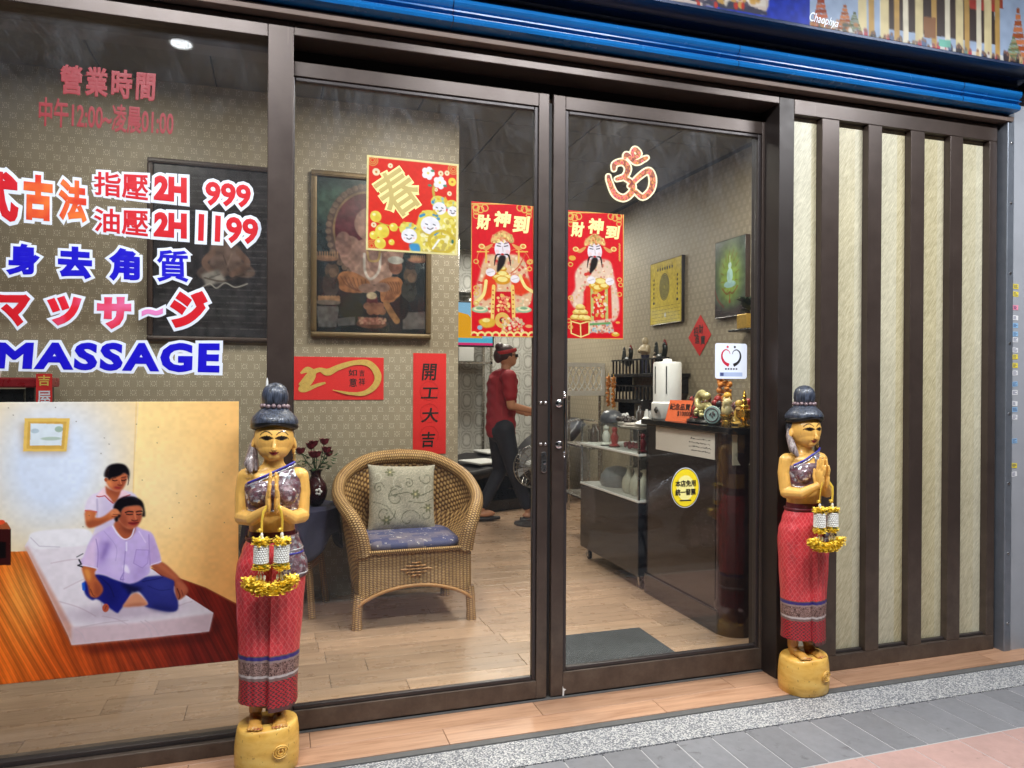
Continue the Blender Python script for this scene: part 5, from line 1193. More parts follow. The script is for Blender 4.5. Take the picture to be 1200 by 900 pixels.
    edge(zl, -.082, .07, .005, 'blue_border', blue, .0042, cw); edge(lambda x: zl(x)-.009, -.082, .074, .0055, 'silver_border', silv, .0022, cw); edge(lambda x: .895, -.079, .079, .005, 'lower_border', silv, .003, cw)
    edge(lambda x: min(1.03, .90+(x+.02)*1.7), .03, .066, .006, 'sash_stripe', silv, .0028, cw)
    # skirt with sash end on one hip
    sk = MB().loft(skirt_rings()).build('skirt', mat_skirt(), t, smooth=50)
    pr = skirt_rings(.0045); m = MB(); sel = [r for r in pr if .655 < r[0][2] < .815]
    n = 120; ks = [k for k in range(n) if sel[0][k][0] > .03 and sel[0][k][1] < .03]; ks.sort(key=lambda k: math.atan2(sel[0][k][1], sel[0][k][0]))
    m.loft([[r[k] for k in ks] for r in sel], closed=False, caps=False); sh = m.build('sash_end', mos, t, smooth=60); so = sh.modifiers.new('s', 'SOLIDIFY'); so.thickness = .004; so.offset = 1
    for zz, mt in ((.745, blue), (.757, silv), (.675, silv)):
        r = min(pr, key=lambda r: abs(r[0][2]-zz)); MB().tube([(r[k][0]*1.02, r[k][1]-.003, zz) for k in ks], .0028, 6).build('sash_band', mt, sh, smooth=50)
    r = min(skirt_rings(.004), key=lambda r: abs(r[0][2]-.80)); MB().tube([r[k] for k in range(0, n, 4)]+[r[0]], .006, 8, flat=.5).build('waistband', M('dark_red_band', rgb(96, 26, 36), .4), t, smooth=50)
    # hair
    hm_ = mat_hair('carved_dark_hair', rgb(16, 18, 24), rgb(82, 90, 108)); rim_ = M('black_hair_rim', rgb(16, 16, 18), .35, 0, .2, 40)
    hr = MB().lathe([(.066, 1.186), (.079, 1.190), (.0805, 1.199), (.074, 1.213), (.062, 1.226), (.05, 1.237), (.041, 1.247)], (0, 0, 0), 48, sy=1.02)
    hr.v = [(x, y+.002, z-.10*max(0, y+.02)*.5) for x, y, z in hr.v]; hr = hr.build('hair_crown', hm_, t, smooth=60)
    rm = MB(); P = []
    for k in range(49): a = 2*math.pi*k/48; P.append((.0685*math.cos(a), .0685*math.sin(a)+.001, 1.198-.018*abs(math.cos(a))**1.5-.012*max(0, math.sin(a))))
    rm.tube(P, .0125, 12, caps=False); rm.build('hair_rim', rim_, hr, smooth=60)
    MB().ell((0, .022, 1.145), .0685, .054, .066, 28, 18).build('hair_back', hm_, hr, smooth=60)
    MB().lathe([(.030, 1.243), (.041, 1.256), (.0455, 1.275), (.0445, 1.295), (.037, 1.314), (.022, 1.327), (.004, 1.332)], (0, 0, 0), 36).build('topknot', hm_, hr, smooth=60)
    fl = M('carved_flower_band', rgb(132, 112, 116), .35, .2, .3, 60); q = MB()
    for k in range(15): a = 2*math.pi*k/15; q.ell((.043*math.cos(a), .043*math.sin(a), 1.249+.002*(k % 2)), .0085, .0085, .0085, 8, 6)
    q.build('flower_band', fl, hr, smooth=60)
    taupe = mat_hair('taupe_hair_drape', rgb(72, 60, 60), rgb(168, 152, 150)); q = MB()
    for i, (dx, dy, dz) in enumerate(((0, 0, 0), (-.013, -.008, -.004), (.012, .004, -.012), (-.004, -.016, -.014))):
        q.tube([(-.06, .022, 1.14), (-.07, .012, 1.11), (-.072+dx*.4, -.004+dy*.5, 1.08), (-.073+dx, -.024+dy, 1.055+dz), (-.068+dx, -.034+dy, 1.04+dz)], [.010, .013, .014, .013, .005], 10)
    q.build('hair_drape', taupe, hr, smooth=60)
    for s in (-1, 1): MB().lathe([(.001, -.028), (.0065, -.02), (.004, -.012), (.006, -.004), (.002, .004)], (s*.069, -.002, 1.082), 12).build('earring', M('pale_gold_metal', rgb(200, 170, 110), .3, .7), t, smooth=50)
    if lean: MB().lathe([(.0045, 0), (.004, .02), (.0015, .034)], (-.028, .0, 1.314), 10).build('hairpin', MT['white'], hr, smooth=50)
    # feet and wooden block
    wm = mat_statue_wood()
    for s in (-1, 1):
        q = MB(); x = s*.04
        capsule(q, [(x, .014, .30), (x, .014, .19)], [.026, .023]); q.ell((x, .006, .172), .022, .032, .02); q.ell((x, -.03, .166), .023, .038, .014); q.ell((x, -.055, .163), .025, .02, .009)
        for k in range(5): capsule(q, [(x+(k-2)*.0105, -.066, .162), (x+(k-2)*.011, -.082+abs(k-(1 if s > 0 else 3))*.0035, .160)], [.0056, .0048], 8)
        me = remesh(q, .0020, 2, .5, 'foot')
        def pf(co):
            c = np.tile(np.array((196, 142, 66), float), (len(co), 1)); nail = (co[:, 1] < -.0775) & (co[:, 2] > .1625); c[nail] = (150, 60, 60); return c
        paint(me, pf); obj('foot', me, wm, t)
    rings = []
    for z, rx, ry in ((0, .102, .086), (.004, .105, .089), (.04, .108, .093), (.085, .1075, .093), (.12, .105, .091), (.146, .101, .087), (.153, .098, .083), (.156, .094, .079)):
        rings.append([(p[0]*(1+.005*math.sin(3*math.atan2(p[1], p[0])+1)), p[1]*(1+.005*math.cos(2*math.atan2(p[1], p[0]))), z+(.006*p[0]/.1 if z > .1 else 0)) for p in sring(0, -.006, z, rx, ry, 56, 2.25)])
    bs = MB().loft(rings).build('wooden_block', mat_base(), t, smooth=40)
    q = MB()
    for R, ph in ((.024, 0), (.016, 1), (.008, 2)):
        q.tube([(.045+R*math.cos(a), -.006-.0975*(max(0, 1-(abs((.045+R*math.cos(a))/.113))**2.35))**(1/2.35), .085+R*.9*math.sin(a)) for a in [ph+2*math.pi*k*.9/20 for k in range(21)]], .0026, 6)
    q.build('carved_swirl', bs.data.materials[0], bs, smooth=60)
    t.rotation_euler = (0, lean, 0)
    return t
YS = -.145
s1 = statue('carved wooden greeting statue with joined hands before the window post', (onY(312.5, 850, YS).x, YS, Z0-.002), .019)
s2 = copy_tree(s1); s2['label'] = 'carved wooden greeting statue with joined hands before the door jamb by the slatted screen'
s2.location = (onY(940.5, 790, YS-.01).x, YS-.01, Z0-.004); s2.rotation_euler = (0, 0, 0)
for ch in list(s2.children_recursive):
    if ch.name.startswith('hairpin'): bpy.data.objects.remove(ch)
# ------------------------------------------------------------------ flower garlands hanging from the hands
MT['marigold'] = M('yellow_marigold', rgb(255, 224, 84), .6, 0, .15, 90); MT['jasmine'] = M('white_buds', rgb(228, 228, 222), .5, 0, .08, 60); MT['leafg'] = M('green_ribbon', rgb(90, 176, 130), .5); MT['ribbon'] = M('yellow_ribbon', rgb(226, 190, 70), .4, 0, .15, 40)
def ruff(mb, c, R, h, n, seed, droop=.3):
    q = random.Random(seed)
    for _ in range(n):
        a = q.uniform(0, 2*math.pi); r = R*q.uniform(.35, 1.0); z = q.uniform(-h, h); L = R*q.uniform(.3, .5); w_ = R*q.uniform(.12, .22)
        d = Vector((math.cos(a), math.sin(a)*.85, q.uniform(-.5, .7)-droop*.3)).normalized(); s = d.cross(Vector((q.uniform(-.3, .3), q.uniform(-.3, .3), 1))).normalized()
        p = Vector(c)+Vector((math.cos(a)*r*.75, math.sin(a)*r*.65, z)); u_ = d.cross(s)*w_*.5
        mb.add([p-s*w_*.5, p+s*w_*.5, p+d*L*.6+s*w_+u_, p+d*L*.6-s*w_+u_, p+d*L-s*w_*.6, p+d*L+s*w_*.6], [(0, 1, 2, 3), (3, 2, 5, 4)])
    mb.ell(c, R*.62, R*.55, h*1.1, 10, 7)
def garland(label, st, seed):
    t = thing('flower_garland', label, 'garland', (0, 0, 0), 0, 'flower garlands hanging from the statues'); O = Vector((0, -.12, .62))
    R3 = Matrix.Rotation(st.rotation_euler.y, 3, 'Y'); t.location = st.location+R3 @ O; t.rotation_euler = st.rotation_euler
    def fin(mb, name, mat): mb.v = [tuple(Vector(p)-O) for p in mb.v]; return mb.build(name, mat, t, smooth=60, fixn=False)
    for i, (x, xs_, y) in enumerate(((-.032, -.028, -.138), (.032, .028, -.138))):
        fin(MB().tube([(xs_*.6, -.135, .925), (xs_, -.142, .905), (x, -.14, .875), (x, -.136, .835)], [.005, .005, .0045, .004], 8, flat=.35), 'ribbon', MT['ribbon'])
        q = MB(); ruff(q, (x-.006, y, .845), .010, .006, 24, seed+i+70); fin(q, 'rosette', MT['ribbon'])
        q = MB(); q.ell((x, y, .828), .0055, .0055, .009, 8, 6); q.ell((x+.002, y, .818), .005, .005, .008, 8, 6); fin(q, 'bud', MT['jasmine'])
        q = MB(); ruff(q, (x, y, .808), .030, .009, 170, seed+i); fin(q, 'marigold_ruff', MT['marigold'])
        q = MB(); q.cyl((x, y, .736), (x, y, .797), .0205, .0205, 16)
        for a_ in range(8):
            for b_ in range(18):
                an = 2*math.pi*(b_+.5*(a_ % 2))/18; q.ell((x+.0215*math.cos(an), y+.0215*math.sin(an), .7405+.0075*a_), .0042, .0042, .0044, 6, 4)
        fin(q, 'jasmine_cylinder', MT['jasmine'])
        q = MB(); ruff(q, (x, y, .724), .028, .009, 160, seed+i+10); fin(q, 'marigold_ruff', MT['marigold'])
        q = MB()
        for k in range(6): an = k*1.05; p = Vector((x, y, .728)); d = Vector((math.cos(an), math.sin(an), .1)); s = d.cross(Vector((0, 0, 1)))*.004; q.add([p+d*.008-s, p+d*.008+s, p+d*.030, p+d*.020-s*1.5], [(0, 1, 2, 3)])
        fin(q, 'leaf_ribbon', MT['leafg'])
        q = MB()
        for k in (-1, 0, 1): q.ell((x+.011*k, y-.002*k, .690-.003*abs(k)), .0048, .0048, .011, 8, 6); q.cyl((x+.008*k, y, .70), (x+.004*k, y, .72), .0015, .0015, 6)
        fin(q, 'bud', MT['jasmine'])
        sx = -1 if i == 0 else 1
        q = MB()
        for k in range(5): f = k/4-.5; ruff(q, (x+sx*.006+f*.056, y-.004, .664-.008*(1-4*f*f)+sx*f*.024), .027, .016, 150, seed+20+i*9+k)
        fin(q, 'marigold_swag', MT['marigold'])
    return t
garland('yellow and white flower garland on the statue before the window post', s1, 1)
garland('yellow and white flower garland on the statue by the slatted screen', s2, 50)
# ------------------------------------------------------------------ pictures and papers on the papered walls
MT['gilt'] = M('dull_gilt_frame', rgb(104, 86, 58), .4, .4, .25, 40, .2, 120); MT['dkwood'] = M('dark_wood_frame', rgb(62, 46, 38), .4, 0, .2, 20)
def framed(name, label, cat, x0, x1, z0, z1, Y, fw, cv, fmat, depth=.035):
    loc = ((x0+x1)/2, Y, z0); t = thing(name, label, cat, loc); w, h = (x1-x0)/2, z1-z0
    for a in ((-w, w, 0, fw), (-w, w, h-fw, h), (-w, -w+fw, fw, h-fw), (w-fw, w, fw, h-fw)):
        m = MB().box(a[0], a[1], -depth, -.001, a[2], a[3]); b_ = m.build('frame_bar', fmat, t, bevel=.006)
        i = .25*fw; MB().box(a[0]+i, a[1]-i, -depth-.004, -depth+.002, a[2]+i, a[3]-i).build('moulding', fmat, b_, bevel=.003)
    cv.sheet('print', MT['canvasprint'], t, 'y', Y-.018, .004, .8, loc0=loc); return t
fP = lambda Y: (lambda u, v: (lambda p: (p.x, p.z))(onY(u, v, Y)))
def ganesha():
    Y = YPT; f = mapper(350, 190, 4.09, Y-.02); A, B = onY(364, 300, Y), onY(504.5, 300, Y); z1, z0 = onY(434, 206, Y).z, onY(434, 397, Y).z; fw = .035
    cv = Canvas(A.x+fw, B.x-fw, z0+fw, z1-fw, 230, (38, 48, 54)); P = lambda *p: [f(*q) for q in p]
    cv.grad(np.clip((cv.Y-1.9)/.6, 0, 1)*.6, (58, 92, 92)); e = lambda x, y, rx, ry, c, **k: cv.ell(*f(x, y), rx/800, ry/800, c, **k)
    e(170, 200, 120, 90, (70, 112, 92), al=.6, soft=.08)
    e(330, 330, 200, 230, (96, 70, 64)); 
    for k in range(40): a = k*.157; e(330+188*math.cos(a), 330+215*math.sin(a), 14, 14, (128, 100, 84))
    e(330, 330, 165, 190, (106, 34, 48)); cv.ring(*f(330, 330), .205, .24, .012, (150, 116, 76)); e(250, 260, 60, 60, (120, 50, 62), al=.6, soft=.04)
    skin = (168, 122, 108); sd = (112, 74, 68)
    e(350, 470, 120, 110, skin); e(360, 520, 95, 70, (186, 140, 122)); e(360, 300, 95, 90, skin); e(250, 430, 55, 80, skin); e(450, 430, 55, 75, skin)
    e(215, 390, 40, 60, (150, 104, 94)); e(360, 440, 32, 90, (150, 108, 98)); e(362, 460, 40, 26, (140, 98, 90))
    cv.line(P((352, 380), (356, 440), (372, 480), (400, 470)), .05, (158, 114, 102), 1, True)
    cv.line(P((315, 440), (318, 520), (345, 560), (385, 520), (392, 440)), .016, (210, 196, 186), 1, True); cv.line(P((330, 430), (340, 470), (380, 470), (390, 430)), .014, (190, 150, 80), 1, True)
    cv.poly(P((185, 560), (210, 525), (270, 530), (340, 575), (330, 620), (250, 625), (200, 610)), (186, 112, 62), None, 1, True); cv.poly(P((390, 620), (380, 580), (440, 550), (490, 560), (500, 610), (460, 665), (400, 670)), (186, 112, 62), None, 1, True)
    for k in range(7): cv.line(P((200+k*20, 545+k*3), (230+k*16, 590+k*4), (290+k*6, 620)), .006, (128, 70, 42), .8, True); cv.line(P((400+k*13, 575), (425+k*10, 615), (410+k*6, 660)), .006, (128, 70, 42), .8, True)
    e(330, 605, 45, 24, (160, 116, 100)); e(400, 600, 40, 24, (160, 116, 100)); cv.poly(P((330, 640), (375, 640), (385, 700), (320, 700)), (110, 44, 48)); e(350, 640, 26, 18, (190, 170, 130))
    for x, y in ((160, 520), (535, 545)): e(x, y, 34, 42, (92, 72, 58)); e(x, y-50, 26, 22, (50, 46, 48)); e(x-6, y+70, 40, 60, (58, 62, 60)); e(x+5, y+10, 20, 24, (120, 90, 70))
    e(465, 500, 34, 40, (150, 90, 70)); e(465, 470, 40, 20, (180, 178, 170)); e(130, 460, 60, 14, (150, 100, 70)); e(570, 470, 50, 14, (150, 90, 70))
    for k in range(9): cv.line(P((90+k*12, 455), (90+k*12, 430)), .008, (170, 120, 80)); cv.line(P((540+k*9, 470), (540+k*9, 450)), .008, (170, 120, 80))
    for k in range(14): e(100+(k % 7)*15, 660-(k//7)*12, 9, 9, (178, 128, 84))
    e(140, 672, 66, 12, (128, 120, 110)); cv.poly(P((85, 690), (195, 690), (180, 790), (95, 790)), (100, 100, 104)); cv.poly(P((500, 720), (610, 720), (610, 800), (500, 800)), (104, 102, 102))
    e(250, 700, 60, 50, (40, 44, 42)); e(490, 700, 40, 60, (40, 42, 44)); cv.line(P((420, 680), (450, 730), (470, 760)), .04, (170, 116, 66), 1, True)
    for k, (x, y) in enumerate(((330, 690), (360, 690), (390, 690), (345, 715), (375, 715), (400, 715))): e(x, y, 20, 18, (150, 96, 70))
    e(350, 775, 75, 24, (110, 70, 56)); e(350, 762, 66, 18, (172, 104, 88)); scatter(cv, f, 60, (290, 745, 415, 775), [(190, 120, 100), (150, 84, 70), (200, 150, 120)], .007, 4); cv.poly(P((180, 750), (270, 740), (270, 780), (190, 785)), (96, 96, 100))
    cv.noise(.02, .16, 6); cv.noise(.06, .12, 7); cv.c *= .86; gm_ = cv.c.mean(2, keepdims=True); cv.c = cv.c*.7+gm_*.3
    framed('painting', 'gilt framed painting of a seated elephant headed deity behind the left door', 'painting', A.x, B.x, z0, z1, Y, fw, cv, MT['gilt'])
ganesha()
def document():
    Y = YPT; f = fP(Y); a0, a1 = f(173, 300)[0], f(327, 300)[0]; z0, z1 = f(250, 401)[1], f(250, 192)[1]; fw = .03
    cv = Canvas(a0+fw, a1-fw, z0+fw, z1-fw, 200, (58, 56, 60)); q = random.Random(4)
    P = lambda *p: [f(*x) for x in p]
    cv.ell(*f(252, 318), .10, .05, (96, 82, 78), rot=.25); cv.ell(*f(282, 316), .085, .045, (106, 90, 84), rot=-.3); cv.poly(P((246, 292), (256, 284), (276, 286), (284, 300), (280, 320), (250, 318)), (116, 98, 92), .006, 1, True)
    cv.line(P((250, 296), (240, 308), (250, 320)), .035, (122, 98, 88), 1, True); cv.line(P((280, 296), (290, 310), (272, 322)), .035, (112, 90, 82), 1, True); cv.ell(*f(264, 278), .028, .036, (128, 104, 92))
    cv.poly(P((236, 322), (256, 316), (266, 330), (242, 336)), (150, 146, 142), .003); cv.line(P((246, 326), (258, 322)), .006, (100, 96, 94)); cv.line(P((262, 300), (268, 318)), .006, (84, 70, 66), 1); cv.line(P((272, 298), (266, 314)), .005, (140, 122, 112), .8); cv.line(P((240, 326), (262, 330), (286, 322)), .008, (76, 64, 60), .8, True); cv.noise(.03, .2, 12)
    for row in range(24):
        v = 208+row*7.6
        if 268 < v < 336: rngs = ((286, 322),)
        else: rngs = ((182, 322),)
        for u0, u1 in rngs:
            u = u0+q.uniform(0, 8)
            while u < u1-4:
                L = q.uniform(2, 7); cv.line(P((u, v+(u-180)*.03), (u+L, v+(u+L-180)*.03)), .006, (130, 130, 132), q.uniform(.2, .55)); u += L+q.uniform(1, 3)
    cv.line(P((236, 338), (246, 333), (254, 338), (264, 332), (276, 337), (290, 333)), .007, (200, 196, 190), .9, True)
    framed('framed_document', 'dark framed document with a figure, behind the window lettering', 'picture', a0, a1, z0, z1, Y, fw, cv, MT['dkwood'])
document()
# red paper with gold brush stroke, red scroll
Y = YPT; f = fP(Y)
a0, a1 = f(338, 440)[0], f(449.5, 440)[0]; z0, z1 = f(400, 468.5)[1], f(400, 418.5)[1]
t = thing('red_paper', 'wide red paper with gold brush swirl on the papered wall', 'paper', ((a0+a1)/2, Y, z0)); lc = t.location
MB().box(a0-lc.x, a1-lc.x, -.004, -.001, 0, z1-z0).build('sheet', MT['redpaper'], t)
g = mapper(330, 300, 3.6, Y-.004)
def brush(pts, ws, name, mat, parent, lc, Yp, g, closed=False):
    pt = crom(pts, 8, False); n = len(pt); mb = MB()
    L_, R2 = [], []
    for i in range(n):
        a = np.array(pt[max(i-1, 0)]); b = np.array(pt[min(i+1, n-1)]); d = (b-a)/(np.linalg.norm(b-a)+1e-9); nr = np.array((-d[1], d[0]))
        w = interp([(k/(len(ws)-1), x) for k, x in enumerate(ws)], i/(n-1))[0]/2
        L_.append(g(*(np.array(pt[i])+nr*w))); R2.append(g(*(np.array(pt[i])-nr*w)))
    for i in range(n-1):
        dd = Yp-.00004*i
        mb.add([(L_[i][0]-lc[0], dd-lc[1], L_[i][1]-lc[2]), (L_[i+1][0]-lc[0], dd-.00004-lc[1], L_[i+1][1]-lc[2]), (R2[i+1][0]-lc[0], dd-.00004-lc[1], R2[i+1][1]-lc[2]), (R2[i][0]-lc[0], dd-lc[1], R2[i][1]-lc[2])], [(0, 1, 2, 3)])
    return mb.build(name, mat, parent, fixn=False)
gb = M('gold_brush', rgb(206, 172, 92), .4, .2, .3, 60)
brush([(80, 495), (110, 480), (130, 500), (110, 540), (80, 560), (100, 565), (150, 545), (185, 535)], [8, 26, 30, 26, 20, 18, 14, 8], 'gold_stroke', gb, t, lc, Y-.0045, g)
brush([(75, 545), (120, 500), (160, 480), (195, 490), (240, 470), (310, 450), (370, 455), (405, 500), (395, 545), (350, 578), (290, 580), (215, 565)], [12, 24, 18, 30, 24, 20, 26, 30, 26, 20, 12, 3], 'gold_stroke', gb, t, lc, Y-.0065, g)
for s_, (x0, y0, x1, y1) in (('如', (282, 478, 318, 506)), ('意', (285, 515, 318, 552)), ('吉', (328, 480, 350, 508)), ('祥', (326, 514, 352, 546))):
    A, B = g(x0, y0), g(x1, y1); lettering(s_, (A[0], B[0], B[1], A[1]), 'y', Y-.0045, MT['ink'], 'character', t, .012, 0, .0006, loc0=lc)
a0, a1 = f(484, 470)[0], f(522.5, 470)[0]; z0, z1 = f(500, 532)[1], f(500, 414)[1]
t = thing('red_scroll', 'tall red scroll with four black characters above the wicker chair', 'scroll', ((a0+a1)/2, Y, z0)); lc = t.location
MB().box(a0-lc.x, a1-lc.x, -.004, -.001, 0, z1-z0).build('sheet', MT['redpaper'], t)
for s_, v0, v1, u0, u1 in (('開', 426, 446, 494, 512), ('工', 454, 467, 493, 513), ('大', 478, 495, 493, 514), ('吉', 506, 524, 494, 510)):
    A, B = f(u0, v0), f(u1, v1); lettering(s_, (A[0], B[0], B[1], A[1]), 'y', Y-.0045, MT['ink'], 'character', t, .02, 0, .0006, loc0=lc, shear=.1)
for v in (458, 484, 510):
    c = f(503, v); MB().tube([(c[0]-lc.x+.06*math.cos(a), -.0045, c[1]-lc.z+.06*math.sin(a)) for a in [k*math.pi/12 for k in range(25)]], .0012, 6, caps=False).build('embossed_ring', M('darker_red', rgb(170, 22, 24), .5) if 'darker_red' not in bpy.data.materials else bpy.data.materials['darker_red'], t)
# right wall: pictures have their own thickness
def side_picture(name, label, cat, pts, paintf, th, frame):
    """pts: photo corners tl,tr,br,bl on the wall plane"""
    q = [onX(u, v, XW-th) for u, v in pts]; y1, y0 = (q[0].y+q[3].y)/2, (q[1].y+q[2].y)/2; z1, z0 = (q[0].z+q[1].z)/2, (q[2].z+q[3].z)/2
    loc = (XW, (y0+y1)/2, z0); t = thing(name, label, cat, loc)
    MB().box(-th, -.001, y0-loc[1], y1-loc[1], 0, z1-z0).build('frame', frame, t, bevel=.003)
    cv = Canvas(y0+.004, y1-.004, z0+.004, z1-.004, 300, (200, 180, 60)); g = lambda p, r: (y1-p*(y1-y0), z1-r*(z1-z0)); paintf(cv, g)
    cv.sheet('print', MT['canvasprint'], t, 'x', XW-th-.0015, .001, 1.15, loc0=loc); return t
def yel(cv, g):
    cv.c[:] = (206, 184, 66); s = cv.b1-cv.b0; k = (52, 50, 34)
    for p in range(7): cv.ell(*g(.26+p*.075, .12), s*.022, s*.04, k); cv.ell(*g(.26+p*.075, .1), s*.012, s*.02, (206, 184, 66))
    for r in (.19, .165, .14, .115, .09, .065, .04): cv.ring(*g(.47, .42), s*r*.8, s*r*1.1, s*.007, k)
    cv.ell(*g(.47, .42), s*.15, s*.2, (110, 110, 70), al=.55)
    for p in (.13, .87):
        for r in range(5): cv.ell(*g(p, .28+r*.07), s*.016, s*.022, k)
        cv.ell(*g(p, .65), s*.03, s*.022, k)
    cv.ell(*g(.5, .86), s*.03, s*.04, (220, 216, 190))
    for r in range(5):
        for p in range(9): cv.line([g(.08+p*.1, .72+r*.055), g(.08+p*.1+.07, .72+r*.055)], s*.006, k, .7)
    for a in (((.02, .015), (.98, .015)), ((.02, .985), (.98, .985)), ((.02, .015), (.02, .985)), ((.98, .015), (.98, .985))): cv.line([g(*a[0]), g(*a[1])], s*.012, (120, 104, 40))
    cv.noise(.02, .08, 3)
side_picture('wall_picture', 'yellow printed diagram picture on the right papered wall', 'picture', [(762, 310), (799, 298), (799, 377), (762, 382)], yel, .03, M('black_frame', rgb(40, 34, 30), .4))
def grn(cv, g):
    s = cv.b1-cv.b0; cv.c[:] = (60, 70, 74); cv.grad(np.exp(-(((cv.X-g(.5, .45)[0])/(s*.26))**2+((cv.Y-g(.5, .45)[1])/(s*.38))**2))*1.3, (132, 160, 70))
    cv.poly([g(-.05, .78), g(.3, .9), g(.7, .88), g(1.05, .76), g(1.05, 1.05), g(-.05, 1.05)], (56, 48, 50), s*.05)
    for a in range(14): b = a*.45; cv.line([g(.5+.2*math.cos(b), .45+.2*math.sin(b)), g(.5+.3*math.cos(b+.2), .42+.28*math.sin(b))], s*.012, (120, 96, 40), .8)
    cv.poly([g(.5, .15), g(.62, .3), g(.6, .2)], (90, 90, 40), s*.02, .5)
    cv.ell(*g(.5, .58), s*.13, s*.045, (150, 190, 190)); cv.ell(*g(.5, .47), s*.065, s*.1, (170, 210, 205)); cv.ell(*g(.5, .34), s*.035, s*.045, (190, 222, 214)); cv.line([g(.5, .3), g(.5, .22)], s*.02, (180, 200, 150))
    cv.line([g(.25, .62), g(.4, .7), (g(.5, .68)), g(.6, .7), g(.75, .62)], s*.02, (120, 84, 40), 1, True); cv.line([g(.5, .68), g(.5, .78)], s*.016, (130, 90, 40)); cv.ell(*g(.5, .8), s*.02, s*.025, (130, 70, 40)); cv.line([g(0, .62), g(.1, .75), g(.3, .86)], s*.03, (110, 60, 50), .7, True); cv.noise(.03, .12, 5)
side_picture('wall_picture', 'green painting of a pale seated buddha on the right papered wall', 'painting', [(838, 285), (874, 274), (874, 369), (838, 374)], grn, .04, MT['dkwood'])
q = [onX(u, v, XW-.006) for u, v in ((820.5, 369), (833, 392), (819.5, 417), (806.5, 396))]; cx_ = sum((p.y for p in q))/4; cz_ = sum((p.z for p in q))/4
t = thing('red_diamond_paper', 'red diamond shaped luck paper on the right papered wall', 'paper', (XW, cx_, q[2].z))
me = MB().add([(-.005, p.y-cx_, p.z-q[2].z) for p in q]+[(-.001, p.y-cx_, p.z-q[2].z) for p in q], [(0, 1, 2, 3), (7, 6, 5, 4), (0, 4, 5, 1), (1, 5, 6, 2), (2, 6, 7, 3), (3, 7, 4, 0)]).build('sheet', MT['redpaper'], t)
hz = cz_-q[2].z
for s_, a, b in (('招', .055, .035), ('財', -.02, .05), ('進', .035, -.03), ('寶', -.05, -.04)): lettering(s_, None, 'x', -.0055, MT['ink'], 'character', t, .02, 0, .0006, quad=[(a+.035, hz+b+.04), (a-.035, hz+b+.04), (a-.035, hz+b-.035), (a+.035, hz+b-.035)])
# ------------------------------------------------------------------ wicker chair with cushions
def wicker(name, a=rgb(126, 90, 54), b=rgb(232, 190, 126)):
    t = NT(name); s = t.sep(t.uv()); pu, pv = .021, .0115
    cu_ = t.math('DIVIDE', s[0], pu); par = t.math('MODULO', t.math('FLOOR', t.math('ADD', cu_, 100.0)), 2.0)
    h = t.math('ABSOLUTE', t.math('SINE', t.math('MULTIPLY', t.math('ADD', t.math('DIVIDE', s[1], pv), t.math('MULTIPLY', par, .5)), math.pi)))
    w_ = t.math('ABSOLUTE', t.math('SINE', t.math('MULTIPLY', cu_, math.pi))); k = t.math('MULTIPLY', h, t.math('MULTIPLY_ADD', w_, .6, .4))
    n = t.noise(t.obj(), 14, 4, .6); n2 = t.noise(t.obj(), 160, 2)
    f = t.math('ADD', t.math('MULTIPLY', k, .7), t.math('ADD', t.math('MULTIPLY', n, .3), t.math('MULTIPLY', t.math('SUBTRACT', n2, .5), .3)))
    c = t.ramp(f, [(.1, tuple(x*.6 for x in a)), (.4, a), (.62, tuple((x+y)/2 for x, y in zip(a, b))), (.9, b)])
    return t.bsdf(c, .45, 0, t.bump(k, .9, .004))
MT['wicker'] = wicker('woven_rattan'); MT['rattan'] = M('rattan_pole', rgb(178, 130, 78), .42, 0, .25, 30, .3, 120)
fl_, fr_ = onZ(419, 738, Z0), onZ(551, 725, Z0); CX, CYf = (fl_.x+fr_.x)/2, (fl_.y+fr_.y)/2; hw = (fr_.x-fl_.x)/2
ch = thing('wicker_chair', 'brown wicker tub armchair behind the left glass door', 'chair', (CX, CYf+.28, Z0))
half = [(hw-.03, -.275, .40), (hw-.012, -.285, .50), (hw+.022, -.26, .585), (hw+.065, -.17, .645), (hw+.085, -.03, .69), (hw+.06, .11, .755), (hw-.02, .215, .812), (.17, .275, .856), (0, .292, .868)]
path = crom(half, 8, False); path = [tuple(p) for p in path]+[(-p[0], p[1], p[2]) for p in reversed(path[:-1])]
n = len(path); rad = [.046-.010*math.sin(math.pi*min(1, 2*min(i, n-1-i)/(n-1)))**.7 for i in range(n)]
MB().tube(path, rad, 16).build('rolled_rim', MT['wicker'], ch, smooth=60)
bot = crom([(hw-.055, -.25, .40), (hw-.05, -.14, .40), (hw-.045, 0, .40), (hw-.06, .12, .40), (.18, .195, .40), (.09, .21, .40), (0, .215, .40)], 11, False)
bot = [bot[min(len(bot)-1, int(round(i*(len(bot)-1)/(len(path)//2))))] for i in range(len(path)//2+1)]; bot = bot+[(-p[0], p[1], p[2]) for p in reversed(bot[:-1])]
rows = []
for k in range(15):
    s_ = k/14; rows.append([tuple(np.array(b_)*(1-s_)+np.array(p)*s_+np.array((math.copysign(.03*math.sin(math.pi*s_), p[0]) if abs(p[0]) > .05 else 0, .03*math.sin(math.pi*s_)*(1 if p[1] > 0 else 0), 0))) for b_, p in zip(bot, path)])
o = MB().loft(rows, closed=False, caps=False).build('inner_shell', MT['wicker'], ch, smooth=60); m = o.modifiers.new('s', 'SOLIDIFY'); m.thickness = .008
base = []
for p in path:
    d = Vector((p[0], p[1]+.0, 0)); base.append((p[0]*.80 if abs(p[0]) > .1 else p[0]*.85, p[1]*.88, .17))
rows = [[tuple(np.array(b_)*(1-k/12)+np.array(p)*k/12) for b_, p in zip(base, path)] for k in range(13)]
